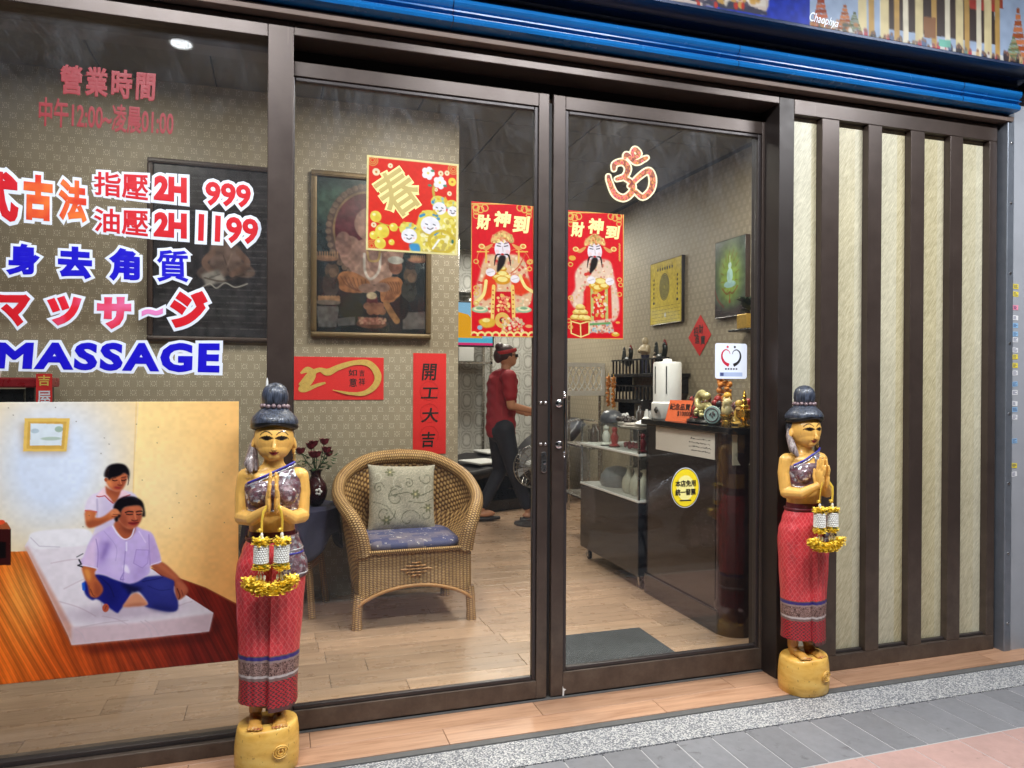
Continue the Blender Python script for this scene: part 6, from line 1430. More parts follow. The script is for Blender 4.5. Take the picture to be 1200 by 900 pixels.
o = MB().loft(rows, closed=False, caps=False).build('outer_shell', MT['wicker'], ch, smooth=60); m = o.modifiers.new('s', 'SOLIDIFY'); m.thickness = .008
arch = lambda x: .125+.095*max(0, 1-(x/(hw-.0))**2)**.8
cols_ = [(-hw+.0)+2*hw*i/40 for i in range(41)]
o = MB().loft([[(x, -.288-.01*(1-k/12), arch(x)+(.41-arch(x))*k/12) for x in cols_] for k in range(13)], closed=False, caps=False).build('front_apron', MT['wicker'], ch, smooth=60); m = o.modifiers.new('s', 'SOLIDIFY'); m.thickness = .012
for sgn in (-1, 1):
    o = MB().loft([[(sgn*(hw-.01*(k/12)), -.285+.5*i/20, .16+.25*k/12) for i in range(21)] for k in range(13)], closed=False, caps=False).build('side_apron', MT['wicker'], ch, smooth=60); m = o.modifiers.new('s', 'SOLIDIFY'); m.thickness = .01
MB().tube([(x, -.298, .41) for x in cols_], .012, 8).build('seat_rail', MT['wicker'], ch, smooth=60); MB().tube([(x, -.300, arch(x)) for x in cols_], .010, 8).build('arch_rail', MT['rattan'], ch, smooth=60)
# woven diamond on the apron
q = MB()
for r in range(-2, 3):
    wdt = .085-abs(r)*.03
    q.tube([(x, -.304-.004*math.sin(x*180+r), .31+r*.017) for x in [-wdt+2*wdt*k/16 for k in range(17)]], .0045, 6)
q.build('woven_diamond', MT['rattan'], ch, smooth=60)
MB().lathe([(.001, .385), (hw-.04, .385), (hw-.04, .402), (.001, .402)], n=40, sy=.85).build('seat', MT['wicker'], ch)
for x, y in ((-hw, -.28), (hw, -.28), (-hw+.04, .22), (hw-.04, .22)):
    MB().tube([(x*.98, y, .19), (x, y, .12), (x*1.01, y, .06), (x*1.015, y, 0)], [.026, .027, .026, .030], 14).build('leg', MT['wicker'], ch, smooth=50)
def spiral(cx, cy_, r0, turns, ph, sgn=1, n=60): return [(cx+r0*(1-.85*k/n)*math.cos(ph+sgn*turns*2*math.pi*k/n), cy_+r0*(1-.85*k/n)*math.sin(ph+sgn*turns*2*math.pi*k/n)) for k in range(n+1)]
def pillow():
    S = .205; cv = Canvas(-S, S, -S, S, 560, (186, 180, 162)); cv.noise(.004, .12, 2); cv.noise(.003, .08, 9); k = (96, 98, 78); l = (226, 222, 204)
    for a in (spiral(-.15, .06, .035, 1.4, 0), spiral(.03, .085, .03, 1.4, 2, -1), spiral(-.05, .03, .045, .9, .5), spiral(-.045, .0, .055, 1.2, 1.2), spiral(.14, .12, .045, 1.1, 3), spiral(-.11, -.09, .06, 1.1, .2, -1), spiral(.03, -.13, .07, .9, .1), spiral(.13, -.1, .05, 1.1, 2.4, -1)): cv.line(a, .0045, k, .85)
    for a in (spiral(-.02, .08, .05, .8, 2), spiral(.15, .04, .04, .8, 1), spiral(-.16, .13, .04, .9, 4)): cv.line(a, .0045, l, .9)
    cv.line([(-.09, .01), (.02, .03), (.09, .01), (.19, .05)], .005, k, .9, True); cv.line([(-.19, -.02), (-.1, -.05), (-.05, -.12)], .004, k, .8, True); cv.line([(.02, -.02), (.11, -.03), (.19, .0)], .004, k, .8, True)
    for x, y in ((-.08, .155), (.07, .02), (.15, -.06), (-.1, -.13)):
        for j in range(6): cv.ell(x+.018*math.cos(j*1.05), y+.018*math.sin(j*1.05), .012, .007, (120, 120, 92), rot=j*1.05)
        cv.ell(x, y, .007, .007, (210, 200, 150))
    N = 84; co = []; cols3 = []
    for side in (-1, 1):
        for j in range(N+1):
            for i in range(N+1):
                a, b = -1+2*i/N, -1+2*j/N; pin = 1-.055*(1-abs(b)**3)*abs(a)**4; pin2 = 1-.055*(1-abs(a)**3)*abs(b)**4
                th = .062*max(0, (1-a**4)*(1-b**4))**.55; wr = .004*math.sin(7*a+3*b)*(1-a*a)*(1-b*b)
                co.append((a*S*pin, side*(th+wr+.001), b*S*pin2))
                yy = int((1-(b+1)/2)*(cv.h-1)); xx = int((a+1)/2*(cv.w-1)); cols3.append(LUT[np.clip(cv.c[yy, xx], 0, 255).astype(int)]*.8)
    fs = []
    for s_ in range(2):
        o_ = s_*(N+1)**2
        for j in range(N):
            for i in range(N): a = o_+j*(N+1)+i; fs.append((a, a+1, a+N+2, a+N+1) if s_ == 0 else (a+N+1, a+N+2, a+1, a))
    me = bpy.data.meshes.new('throw_pillow'); me.from_pydata(co, [], fs); at_ = me.color_attributes.new('Col', 'FLOAT_COLOR', 'POINT'); ca = np.ones((len(co), 4), np.float32); ca[:, :3] = np.array(cols3); at_.data.foreach_set('color', ca.ravel())
    o = obj('throw_pillow', me, vcol('linen_print', .8, bump=.3), None, smooth=70); o.location = (CX-.012, CYf+.28+.12, Z0+.63); o.rotation_euler = (R_(-14), R_(2), 0)
    tag(o, 'square grey-green pillow with vine scrolls leaning in the wicker chair', 'pillow')
pillow()
def seat_cushion():
    t = NT('blue_patch_cloth'); v = t.obj(); s = t.sep(v)
    br = t.n('ShaderNodeTexBrick'); t.put(br, 'Vector', t.mapv(v, (1, 1, 1))); br.inputs['Scale'].default_value = 5.5; br.inputs['Mortar Size'].default_value = 0; br.inputs['Bias'].default_value = -.35
    t.put(br, 'Color1', rgb(70, 74, 116)); t.put(br, 'Color2', rgb(140, 130, 138)); n = t.noise(v, 40, 3); n2 = t.noise(v, 300, 2)
    c = t.mix(t.math('GREATER_THAN', n, .64), br.outputs[0], rgb(190, 184, 180)); k = t.math('MULTIPLY_ADD', n2, .4, .8); c = t.mix(1, c, t.comb(k, k, k), 'MULTIPLY'); m = t.bsdf(c, .7, 0, t.bump(n2, .3, .002))
    rings = []
    for k, (z, g_) in enumerate(((0, -.03), (.006, -.008), (.025, 0), (.045, -.006), (.056, -.03), (.060, -.09), (.061, -.16))): rings.append(sring(0, 0, z, hw-.045+g_, .24+g_, 64, 5))
    o = MB().loft(rings).build('seat_cushion', m, None, smooth=60); o.location = (CX, CYf+.28-.055, Z0+.404)
    tag(o, 'flat blue patchwork cushion on the wicker chair seat', 'cushion')
seat_cushion()
# ------------------------------------------------------------------ round side table with cloth, vase of roses
tc = onZ(356, 726, Z0); TX, TY = tc.x-.06, tc.y+.20
t = thing('side_table', 'small rattan side table under a blue cloth beside the wicker chair', 'table', (TX, TY, Z0)); zt = .60
MB().lathe([(.001, zt-.03), (.24, zt-.03), (.25, zt-.015), (.24, zt), (.001, zt)], n=40).build('table_top', MT['rattan'], t, smooth=40)
for k in range(4):
    a = math.pi/4+k*math.pi/2-.3; MB().tube([(.17*math.cos(a), .17*math.sin(a), zt-.03), (.18*math.cos(a), .18*math.sin(a), .35), (.225*math.cos(a), .225*math.sin(a), .0)], [.017, .018, .021], 12).build('leg', MT['wicker'], t, smooth=50)
    b = a+math.pi/2; MB().tube(crom([(.185*math.cos(a), .185*math.sin(a), .26), (.05*math.cos((a+b)/2), .05*math.sin((a+b)/2), .19), (.185*math.cos(b), .185*math.sin(b), .30)], 8, False), .012, 8).build('brace', MT['rattan'], t, smooth=50)
o = None
rings = []
for k in range(14):
    r = []
    for i in range(72):
        a = 2*math.pi*i/72
        if k < 5: rr_ = .265*k/4+.001; z = zt+.004
        else:
            s_ = (k-4)/9; dr = .20*s_*(1+.35*math.sin(4*a+.7)); rr_ = .265+.012*math.sin(11*a)*s_+.02*s_; z = zt+.004-dr-.006*s_
        r.append((rr_*math.cos(a), rr_*math.sin(a), z))
    rings.append(r)
clo = MB().loft(rings, caps=False).build('tablecloth', M('blue_violet_cloth', rgb(50, 50, 74), .6, 0, .35, 22, .3, 70), None, smooth=60); m = clo.modifiers.new('s', 'SOLIDIFY'); m.thickness = .003; clo.location = (TX, TY, Z0)
tag(clo, 'blue violet cloth draped over the small side table', 'tablecloth')
p = onY(370, 590, TY-.02)
t = thing('rose_vase', 'dark maroon vase with white blossom holding red roses on the side table', 'vase', (p.x, TY-.02, Z0+zt+.009)); lc = t.location
MB().lathe([(.03, 0), (.042, .01), (.062, .05), (.068, .085), (.058, .125), (.035, .155), (.027, .175), (.032, .195), (.042, .205), (.036, .204), (.022, .18), (.001, .17)], n=28).build('vase_body', M('maroon_glaze', rgb(52, 22, 26), .15, 0, .2), t, smooth=60)
q = MB()
for j in range(5): q.ell((.012+.013*math.cos(j*1.26), -.064, .085+.013*math.sin(j*1.26)), .009, .004, .009, 8, 6)
q.build('blossom', MT['white'], t, smooth=60)
rr = random.Random(8); rose = M('dark_red_rose', rgb(96, 14, 30), .55, 0, .3, 70); green = M('rose_leaf', rgb(34, 62, 30), .5, 0, .3, 40)
for k in range(8):
    a = k*2.4; R0 = .02+.075*rr.random(); top = Vector((R0*math.cos(a)*1.3, R0*math.sin(a)*.8, .27+.10*rr.random())); 
    MB().tube([(0, 0, .19), (top.x*.5, top.y*.5, .24), tuple(top)], .0025, 6).build('stem', green, t)
    q = MB(); q.ell(top, .018, .018, .017, 10, 7)
    for j in range(11):
        an = j*2.4; tilt = .35+.06*j; d = Vector((math.cos(an), math.sin(an), .25)).normalized(); s_ = d.cross(Vector((0, 0, 1))).normalized(); u_ = Vector((0, 0, 1)); p0 = top+d*(.010+.0012*j); w_ = .012
        q.add([p0-s_*w_*.6-u_*.012, p0+s_*w_*.6-u_*.012, p0+s_*w_+d*.006+u_*.010, p0-s_*w_+d*.006+u_*.010, p0+d*.014+u_*.016], [(0, 1, 2, 3), (3, 2, 4)])
    q.build('rose', rose, t, fixn=False)
q = MB()
for k in range(46):
    a = rr.uniform(0, 6.28); r = rr.uniform(.02, .1); p0 = Vector((r*math.cos(a), r*math.sin(a)*.7, rr.uniform(.19, .31))); d = Vector((math.cos(a), math.sin(a), rr.uniform(-.5, .6))).normalized(); s_ = d.cross(Vector((0, 0, 1))).normalized(); L = rr.uniform(.03, .05); u_ = d.cross(s_)*.006
    q.add([p0, p0+d*L*.5+s_*L*.28+u_, p0+d*L, p0+d*L*.5-s_*L*.28+u_], [(0, 1, 2, 3)])
o = q.build('leaves', green, t, fixn=False); o['kind'] = 'stuff'
# ------------------------------------------------------------------ red topped stand at the far left, behind the window
p = onY(0, 447, 1.5)
t = thing('altar_stand', 'dark stand with a red top behind the left edge of the window', 'stand', (p.x-.14, 1.55, Z0)); h = p.z-Z0+.02; w_ = onY(40, 447, 1.3).x-(p.x-.14)
MB().box(-.45, w_, -.2, .2, h-.05, h).build('red_top', M('red_lacquer', rgb(132, 26, 34), .3, 0, .15), t, bevel=.008)
for x in (-.42, w_-.06): 
    for y in (-.17, .13): MB().box(x, x+.04, y, y+.04, 0, h-.05).build('leg', MT['black'], t, bevel=.004)
MB().box(-.43, w_-.07, -.15, .17, h-.42, h-.06).build('cabinet', MT['black'], t, bevel=.004)
q = MB().box(-.035, .035, -.003, 0, -.19, 0); o = q.build('hanging_tag', MT['redpaper'], t, loc=(w_+.03, -.2, h+.02))
lettering('吉', (-.026, .026, -.06, -.008), 'y', -.0035, MT['gold'], 'character', o, .02, 0, .0006); lettering('屋', (-.03, .03, -.16, -.085), 'y', -.0035, MT['v_white'], 'character', o, .01, 0, .0006)
q = MB(); rr = random.Random(4)
for k in range(30):
    a = rr.uniform(0, 6.28); d = Vector((math.cos(a)*.6, math.sin(a)*.4, rr.uniform(.2, 1))).normalized(); s_ = d.cross(Vector((0, 1, .1))).normalized(); L = rr.uniform(.05, .1)
    q.add([(0, 0, 0), tuple(d*L*.6+s_*L*.2), tuple(d*L), tuple(d*L*.6-s_*L*.2)], [(0, 1, 2, 3)])
o = thing('potted_plant', 'small green plant on the red topped stand', 'plant', (t.location.x+w_-.22, 1.45, Z0+h)); q.v = [(x, y, z+.05) for x, y, z in q.v]; q.build('foliage', M('fresh_leaf', rgb(96, 140, 70), .5), o, fixn=False); MB().lathe([(.03, 0), (.042, .05), (.038, .055)], n=16).build('pot', MT['white'], o, smooth=40)
# door mat
pts = [onZ(u, v, Z0) for u, v in ((745, 738), (792, 766), (661, 746))]
mx0 = 1.285; mx1 = (pts[0].x+pts[1].x)/2; my1, my0 = pts[0].y, .20
t = thing('door_mat', 'dark grey ribbed mat on the shop floor inside the right door', 'mat', ((mx1+mx0)/2, (my0+my1)/2, Z0+.0008))
def matmat():
    n = NT('ribbed_mat'); s = n.sep(n.obj()); wv = n.math('MULTIPLY', n.math('SINE', n.math('MULTIPLY', s[0], 420)), n.math('SINE', n.math('MULTIPLY', s[1], 420))); nz = n.noise(n.obj(), 9, 4)
    return n.bsdf(n.mix(nz, rgb(48, 50, 52), rgb(76, 79, 82)), .8, 0, n.bump(wv, .8, .004))
MB().box(mx0-t.location.x, mx1-t.location.x, my0-t.location.y, my1-t.location.y, 0, .007).build('pile', matmat(), t, bevel=.003); hx = (mx1-mx0)/2; hy = (my1-my0)/2
q = MB()
for a in ((-hx-.015, hx+.015, -hy-.015, -hy), (-hx-.015, hx+.015, hy, hy+.015), (-hx-.015, -hx, -hy, hy), (hx, hx+.015, -hy, hy)): q.box(*a, 0, .005)
q.build('border', M('mat_rubber', rgb(44, 48, 54), .7), t)
# ------------------------------------------------------------------ reception counter
ck = onZ(842, 750, Z0); XC = 2.235; YC0, YC1 = .44, 1.36; HT = onX(830, 499, XC-.03).z
MT['lacq'] = M('black_brown_lacquer', rgb(34, 26, 26), .16, 0, .15, 4, .03, 30, rvar=.06, coat=.3); MT['maroon'] = M('maroon_lacquer', rgb(40, 24, 25), .2, 0, .15, 6, coat=.3); MT['topblk'] = M('black_counter_top', rgb(20, 18, 19), .14, 0, .1, rvar=.05)
t = thing('reception_counter', 'dark lacquered reception counter inside the right glass door', 'counter', (XC+.26, (YC0+YC1)/2, Z0)); off = Vector(t.location)
rel(MB().prism(rrect(0, 1, 0, 1, .1), 0, .1)) if False else None
def cbox(name, mat, x0, x1, y0, y1, z0, z1, bev=.004): return rel(MB().box(x0, x1, y0, y1, z0, z1)).build(name, mat, t, bevel=bev)
cbox('front_panel', MT['lacq'], XC, XC+.03, YC0+.14, YC1, Z0+.13, HT-.035); cbox('plinth', MT['lacq'], XC-.012, XC+.50, YC0+.10, YC1, Z0, Z0+.13, .008)
cbox('plinth_line', MT['bead'], XC-.014, XC-.011, YC0+.12, YC1-.01, Z0+.122, Z0+.127, 0)
prof_ = [(.0, 0), (.105, 0), (.105, .16), (.098, .18), (.098, HT-Z0-.2), (.105, HT-Z0-.17), (.105, HT-Z0-.037), (0, HT-Z0-.037)]
rel(MB().lathe(prof_, (XC+.10, YC0+.12, Z0), 40)).build('corner_column', MT['maroon'], t, smooth=30)
q = MB()
for k in range(14): a = math.pi*.5+k*math.pi/13*1.15; q.cyl((XC+.10+.099*math.cos(a), YC0+.12+.099*math.sin(a), Z0+.19), (XC+.10+.099*math.cos(a), YC0+.12+.099*math.sin(a), HT-.21), .006, .006, 8)
pass
cbox('end_panel', MT['maroon'], XC+.12, XC+.52, YC0+.03, YC0+.06, Z0+.01, HT-.035); cbox('inner_shelf', MT['lacq'], XC+.03, XC+.5, YC0+.2, YC1, .55, .57); cbox('counter_top', MT['topblk'], XC-.03, XC+.55, YC0-.02, YC1+.02, HT-.035, HT, .006)
# notices taped on the counter front
q4 = [onX(u, v, XC-.002) for u, v in ((769, 499), (838, 504), (838, 539), (769, 526))]
t = thing('paper_notice', 'long white paper notice taped to the counter front', 'paper', (XC-.001, (q4[0].y+q4[1].y)/2, q4[2].z)); lc = Vector(t.location); ya, yb = q4[0].y-lc.y, q4[1].y-lc.y; zt_ = min(q4[0].z, HT-.04)-lc.z
MT['paper'] = M('white_paper', rgb(206, 200, 192), .6, 0, .06, 12)
MB().box(-.003, 0, min(ya, yb), max(ya, yb), .0, zt_).build('sheet', MT['paper'], t); q = MB(); rr = random.Random(6)
for r in range(4):
    y = yb+.26-rr.uniform(0, .03)
    while y > yb+.04: L = rr.uniform(.004, .012); z_ = .03+r*.022+rr.uniform(-.002, .002); q.box(-.0036, -.003, y-L, y, z_, z_+rr.uniform(.003, .008)); y -= L+rr.uniform(.002, .009)
q.build('handwriting', MT['ink'], t)
q4 = [onX(u, v, XC+.02) for u, v in ((857, 508), (884, 510), (884, 546), (857, 543))]; yy = YC0+.028
a0, a1 = onY(858, 520, yy).x, onY(886, 520, yy).x; z0_, z1_ = onY(870, 545, yy).z, onY(870, 508, yy).z
t = thing('paper_notice', 'small cream notice with drawings on the counter end', 'paper', ((a0+a1)/2, yy, z0_)); hw_ = (a1-a0)/2; hh = min(z1_, HT-.04)-z0_
MB().box(-hw_, hw_, -.003, 0, 0, hh).build('sheet', M('cream_paper', rgb(212, 202, 176), .6), t); q = MB()
for k in range(5): q.tube([(-hw_*.6+hw_*1.2*k/4+.008*math.cos(a), -.0035, hh*(.35+.2*(k % 2))+.008*math.sin(a)) for a in [j*.63 for j in range(11)]], .0012, 5, caps=False); q.box(-hw_*.6+hw_*.3*k, -hw_*.6+hw_*.3*k+.002, -.0037, -.003, hh*.5, hh*.85)
q.build('drawing', MT['bead'], t)
# ------------------------------------------------------------------ things on the counter top
def on_top(u, v, X): p = onX(u, v, X); return (X, p.y, HT)
def top_pt(u, v): p = onZ(u, v, HT); return (p.x, p.y, HT)
MT['goldm'] = M('gold_plating', rgb(206, 162, 70), .25, .85, .2, 60); MT['palegold'] = M('pale_gold_cast', rgb(206, 196, 140), .35, .4, .3, 80, .4, 90)
p = top_pt(781, 491)
t = thing('orange_card', 'orange price card standing on the counter', 'card', (XC+.02, 1.02, HT+.001), R_(-68))
MB().hexa([(-.085, -.0015, 0), (.085, -.0015, 0), (.085, .0015, 0), (-.085, .0015, 0)], [(-.07, .025, .125), (.098, .025, .125), (.098, .028, .125), (-.07, .028, .125)]).build('card', M('orange_card', rgb(236, 112, 66), .5, 0, .04), t)
for s_, z0_, z1_, x0, x1 in (('紀念品買1', .068, .108, -.07, .09), ('$10000', .03, .062, -.01, .085)):
    o = lettering(s_, (x0, x1, z0_, z1_), 'y', 0, MT['ink'], 'letters', t, .02, 0, .0006); o.location = (.008, -.003, 0); o.rotation_euler = (-math.atan2(.026, .125), 0, 0)
def cluster(mb, c, R, n, seed, sy=1, sz=1, r0=.25):
    q = random.Random(seed)
    for _ in range(n):
        d = Vector((q.gauss(0, 1), q.gauss(0, 1), q.gauss(0, 1))).normalized()*R*q.uniform(.3, .9); r = R*q.uniform(r0*.6, r0*1.2)
        mb.ell((c[0]+d.x, c[1]+d.y*sy, c[2]+d.z*sz), r, r, r*q.uniform(.7, 1.2), 8, 6)
t = thing('gold_ornament', 'pale gold cast dragon ornament on a black stand on the counter', 'ornament', (XC+.10, .86, HT+.001))
MB().lathe([(.075, 0), (.085, .008), (.08, .02), (.06, .024)], n=28, sy=1.5).build('stand', MT['black'], t, smooth=40)
q = MB(); cluster(q, (0, 0, .055), .05, 34, 3, 1.5, .6); q.tube(crom([(0, -.08, .05), (.01, -.03, .10), (-.01, .03, .09), (0, .06, .14), (.0, .02, .17), (-.01, -.03, .155)], 6, False), [.02]*6+[.024]*12+[.018]*13 if False else .02, 10); q.ell((-.01, -.045, .155), .024, .03, .022); cluster(q, (0, .05, .12), .035, 16, 8); q.build('casting', MT['palegold'], t, smooth=60)
t = thing('glass_disc', 'small round engraved glass plaque on the counter front edge', 'ornament', (XC+.03, .66, HT+.001), R_(-55))
MB().lathe([(.001, -.008), (.047, -.008), (.05, 0), (.047, .008), (.001, .008)], (0, 0, .055), 30, axis='y').build('disc', M('pale_glass', rgb(150, 172, 170), .1, 0, .2, 60), t, smooth=40); q = MB(); q.tube([(.036*math.cos(a), -.010, .055+.036*math.sin(a)) for a in [k*.26 for k in range(25)]], .003, 6, caps=False); cluster(q, (0, -.009, .055), .022, 12, 4, .2); q.build('engraving', M('dark_relief', rgb(90, 80, 84), .4), t, smooth=60); MB().box(-.035, .035, -.02, .02, 0, .012).build('foot', MT['glass_c'], t)
t = thing('lucky_cat', 'cream beckoning cat on a gold pot on the counter', 'figurine', (XC+.06, .57, HT+.001))
MB().lathe([(.024, 0), (.028, .01), (.022, .03), (.034, .055), (.036, .062), (.001, .062)], n=20).build('pot', MT['goldm'], t, smooth=40)
cr_m = M('cream_ceramic', rgb(214, 194, 140), .3, 0, .1)
q = MB(); q.ell((0, 0, .085), .030, .028, .034); q.ell((0, -.004, .125), .026, .024, .023); q.ell((-.024, -.01, .115), .008, .008, .022); q.ell((.022, -.014, .08), .008, .012, .008)
for s in (-1, 1): q.lathe([(.009, 0), (.001, .016)], (s*.016, 0, .140), 8)
q.build('cat', cr_m, t, smooth=60)
t = thing('offering_bowl', 'gold footed offering bowl with gold figure on the counter', 'ornament', (XC+.10, .47, HT+.001))
MB().lathe([(.03, 0), (.032, .008), (.012, .018), (.012, .03), (.04, .05), (.044, .085), (.048, .09), (.044, .092), (.001, .088)], n=28).build('bowl', MT['goldm'], t, smooth=40)
q = MB(); q.ell((0, 0, .105), .026, .022, .016); q.ell((0, 0, .13), .016, .014, .02); q.ell((0, 0, .157), .011, .011, .012); q.lathe([(.009, 0), (.006, .012), (.001, .03)], (0, 0, .166), 10); q.build('figure', MT['goldm'], t, smooth=60)
t = thing('pink_stone', 'round pink stone on a dark tray on the counter', 'ornament', (XC+.34, .78, HT+.001)); MB().lathe([(.06, 0), (.07, .012), (.065, .02)], n=24).build('tray', MT['maroon'], t, smooth=40); MB().ell((0, 0, .062), .05, .05, .047, 20, 14).build('stone', M('pink_marble', rgb(196, 138, 128), .35, 0, .25, 20), t, smooth=60)
t = thing('wood_carving', 'brown carved wooden ornament with yellow knob on the counter', 'ornament', (XC+.36, .98, HT+.001)); q = MB(); cluster(q, (0, 0, .06), .07, 26, 12, 1.3, .8); q.box(-.05, .05, -.08, .08, 0, .02); q.build('carving', M('brown_carving', rgb(96, 46, 36), .4, 0, .3, 40), t, smooth=60); MB().ell((0, .03, .15), .026, .026, .024).build('knob', M('yellow_knob', rgb(220, 170, 60), .4), t, smooth=60)
t = thing('paper_bundle', 'crumpled white paper bundle at the counter end', 'paper', (XC+.17, .545, HT+.001)); q = MB(); q.ell((0, 0, .045), .05, .035, .045, 10, 7); q.v = [(x*(1+.2*math.sin(40*z+x*70)), y*(1+.2*math.cos(30*x+50*z)), max(0, z)) for x, y, z in q.v]; q.build('bundle', MT['paper'], t)
t = thing('steam_diffuser', 'tall white tower appliance with slots standing past the counter', 'appliance', (XC+.10, 1.275, HT+.001))
MB().lathe([(.09, 0), (.098, .012), (.098, .10), (.088, .11), (.088, .345), (.082, .358), (.03, .362), (.026, .378), (.001, .38)], n=40).build('tower_body', MT['white'], t, smooth=35)
for a in (-2.35, -1.45): MB().box(-.003, .003, -.004, .002, .16, .33).build('slot', MT['black'], t, loc=(.0875*math.cos(a-.7), .0875*math.sin(a-.7), 0)).rotation_euler = (0, 0, a-.7+math.pi/2)
MB().lathe([(.02, 0), (.02, -.01), (.014, -.014)], axis='x', n=4).build('gauge', MT['black'], t, loc=(-.10, -.05, .06))
t = thing('clay_figure_stack', 'orange clay figures stacked in two columns behind the counter', 'ornament', (XC+.52, 1.28, HT+.001)); oc = M('orange_clay', rgb(196, 122, 44), .45, 0, .25, 50)
q = MB(); q.box(-.06, .06, -.07, .07, 0, .05)
for s in (-1, 1):
    for k in range(6): cluster(q, (0, s*.035+.01, .085+k*.045), .028, 9, 30+k+s, 1, .8, .55)
q.build('figures', oc, t, smooth=60)
MB().box(-.4, .4, -.3, .35, -HT+Z0, -.001).build('side_cabinet', MT['lacq'], t, loc=(.1, .25, 0)) if False else None
# ------------------------------------------------------------------ display cart on casters
k1, k2 = onZ(755, 697, Z0), onZ(683, 658, Z0); XD = 2.20; YD0, YD1 = 1.395, 2.34
t = thing('display_cart', 'dark glass fronted display cart on casters beside the counter', 'cart', (XD+.22, (YD0+YD1)/2, Z0)); off = Vector(t.location); db = M('cart_black', rgb(26, 28, 36), .18, 0, .15, rvar=.06, coat=.2)
cbox('cabinet', db, XD, XD+.45, YD0, YD1, Z0+.09, .52); 
for z in (.522, .82): cbox('shelf', MT['white'], XD-.004, XD+.45, YD0-.002, YD1+.002, z, z+.016, .003)
cbox('top_glass', MT['glass_c'], XD, XD+.45, YD0, YD1, .985, .993, 0); cbox('front_glass', MT['glass_c'], XD+.002, XD+.007, YD0+.015, YD1-.015, .54, .983, 0); cbox('side_glass', MT['glass_c'], XD+.02, XD+.43, YD0+.004, YD0+.009, .54, .983, 0)
for y in (YD0, YD1-.014): 
    for x in (XD, XD+.436): cbox('post', MT['steel'], x, x+.014, y, y+.014, .538, .984, .002)
cbox('back_panel', db, XD+.44, XD+.448, YD0+.015, YD1-.015, .54, .983, 0)
for x in (XD+.05, XD+.40):
    for y in (YD0+.06, YD1-.06):
        c_ = rel(MB().cyl((x-.012, y, Z0+.032), (x+.012, y, Z0+.032), .032, .032, 20)).build('caster', MT['black'], t, smooth=40, bevel=.004)
        rel(MB().cyl((x-.014, y, Z0+.032), (x+.014, y, Z0+.032), .014, .014, 14)).build('hub', MT['steel'], c_, smooth=40); rel(MB().box(x-.016, x+.016, y-.01, y+.012, Z0+.045, Z0+.09)).build('fork', MT['steel'], c_)
wv_ = M('white_ceramic', rgb(214, 212, 200), .2, 0, .06)
vm = MB().lathe([(.03, 0), (.045, .02), (.052, .06), (.045, .10), (.022, .135), (.016, .16), (.024, .185), (.018, .185), (.001, .15)], n=20).mesh('jug_body'); hm2 = MB().tube(crom([(.02, 0, .165), (.055, 0, .155), (.06, 0, .11), (.045, 0, .085)], 6, False), .006, 8).mesh('jug_handle')
for k in range(5):
    t = thing('white_jug', ['white ceramic jug nearest the counter on the cart shelf', 'white ceramic jug second from the counter on the cart shelf', 'white ceramic jug third from the counter on the cart shelf', 'white ceramic jug in the back row by the cart side glass', 'white ceramic jug in the back row behind the third jug'][k], 'jug', (XD+.09+(.14 if k > 2 else 0), YD0+.08+(k % 3)*.115+(.05 if k > 2 else 0), .5385), R_(rr.uniform(0, 360)), 'white jugs in the cart')
    obj('jug_body', vm, wv_, t, smooth=50); obj('handle', hm2, wv_, t, smooth=50)
def trinket(label, loc, col, kind, s=1.0, cat='trinket', seed=1):
    t = thing('trinket', label, cat, loc); q = MB(); mt = M('trinket_paint', col, .35, 0, .25, 60)
    if kind == 'figure': q.lathe([(.03*s, 0), (.032*s, .01*s), (.018*s, .02*s), (.026*s, .06*s), (.012*s, .09*s)], n=14); q.ell((0, 0, .105*s), .018*s, .018*s, .02*s)
    elif kind == 'pile': cluster(q, (0, 0, .03*s), .05*s, 20, seed, 2.0, .4, .3); q.v = [(x, y, max(0, z)) for x, y, z in q.v]
    elif kind == 'helm': q.lathe([(.10*s, 0), (.11*s, .02*s), (.105*s, .07*s), (.07*s, .115*s), (.02*s, .13*s), (.001, .13*s)], n=28, sy=1.25)
    q.build('shape', mt, t, smooth=60)
    b = MB(); b.lathe([(.034*s, 0), (.034*s, .006)], n=14); b.build('stand', MT['black'], t, loc=(0, 0, -.0005)) if kind == 'figure' else None
    return t
trinket('small white figure on the cart upper shelf', (XD+.06, YD0+.62, .838), rgb(206, 206, 200), 'figure', 1.2); trinket('small red figure on the cart upper shelf', (XD+.07, YD0+.50, .838), rgb(160, 40, 44), 'figure', 1.15)
trinket('small dark red figure at the cart corner on the upper shelf', (XD+.06, YD0+.06, .838), rgb(120, 30, 44), 'figure', 1.0); trinket('dark red bead pile on the cart upper shelf', (XD+.1, YD0+.30, .838), rgb(130, 36, 50), 'pile', .9, seed=3); trinket('grey bead pile on the cart upper shelf', (XD+.24, YD0+.4, .838), rgb(130, 130, 130), 'pile', 1.1, seed=5)
trinket('round dark head rest on the cart top', (XD+.16, YD0+.74, .9935), rgb(70, 72, 78), 'helm', .75, 'head rest'); trinket('round grey head rest on the cart lower shelf', (XD+.17, YD0+.66, .5385), rgb(150, 152, 160), 'helm', 1.1, 'head rest')
def papers(label, loc, rz, n, seed, w_=.15, d_=.11):
    t = thing('paper_stack', label, 'papers', loc, rz); q_ = random.Random(seed)
    for k in range(n):
        o = MB().box(-w_, w_, -d_, d_, 0, .004).build('sheet', MT['paper'], t, loc=(q_.uniform(-.02, .02), q_.uniform(-.02, .02), k*.0045)); o.rotation_euler = (0, 0, q_.uniform(-.3, .3))
papers('stack of white papers on the cart top near the counter', (XD+.2, YD0+.22, .9935), .3, 6, 2); papers('stack of loose white papers on the cart top far end', (XD+.26, YD0+.50, .9935), 1.2, 4, 5)
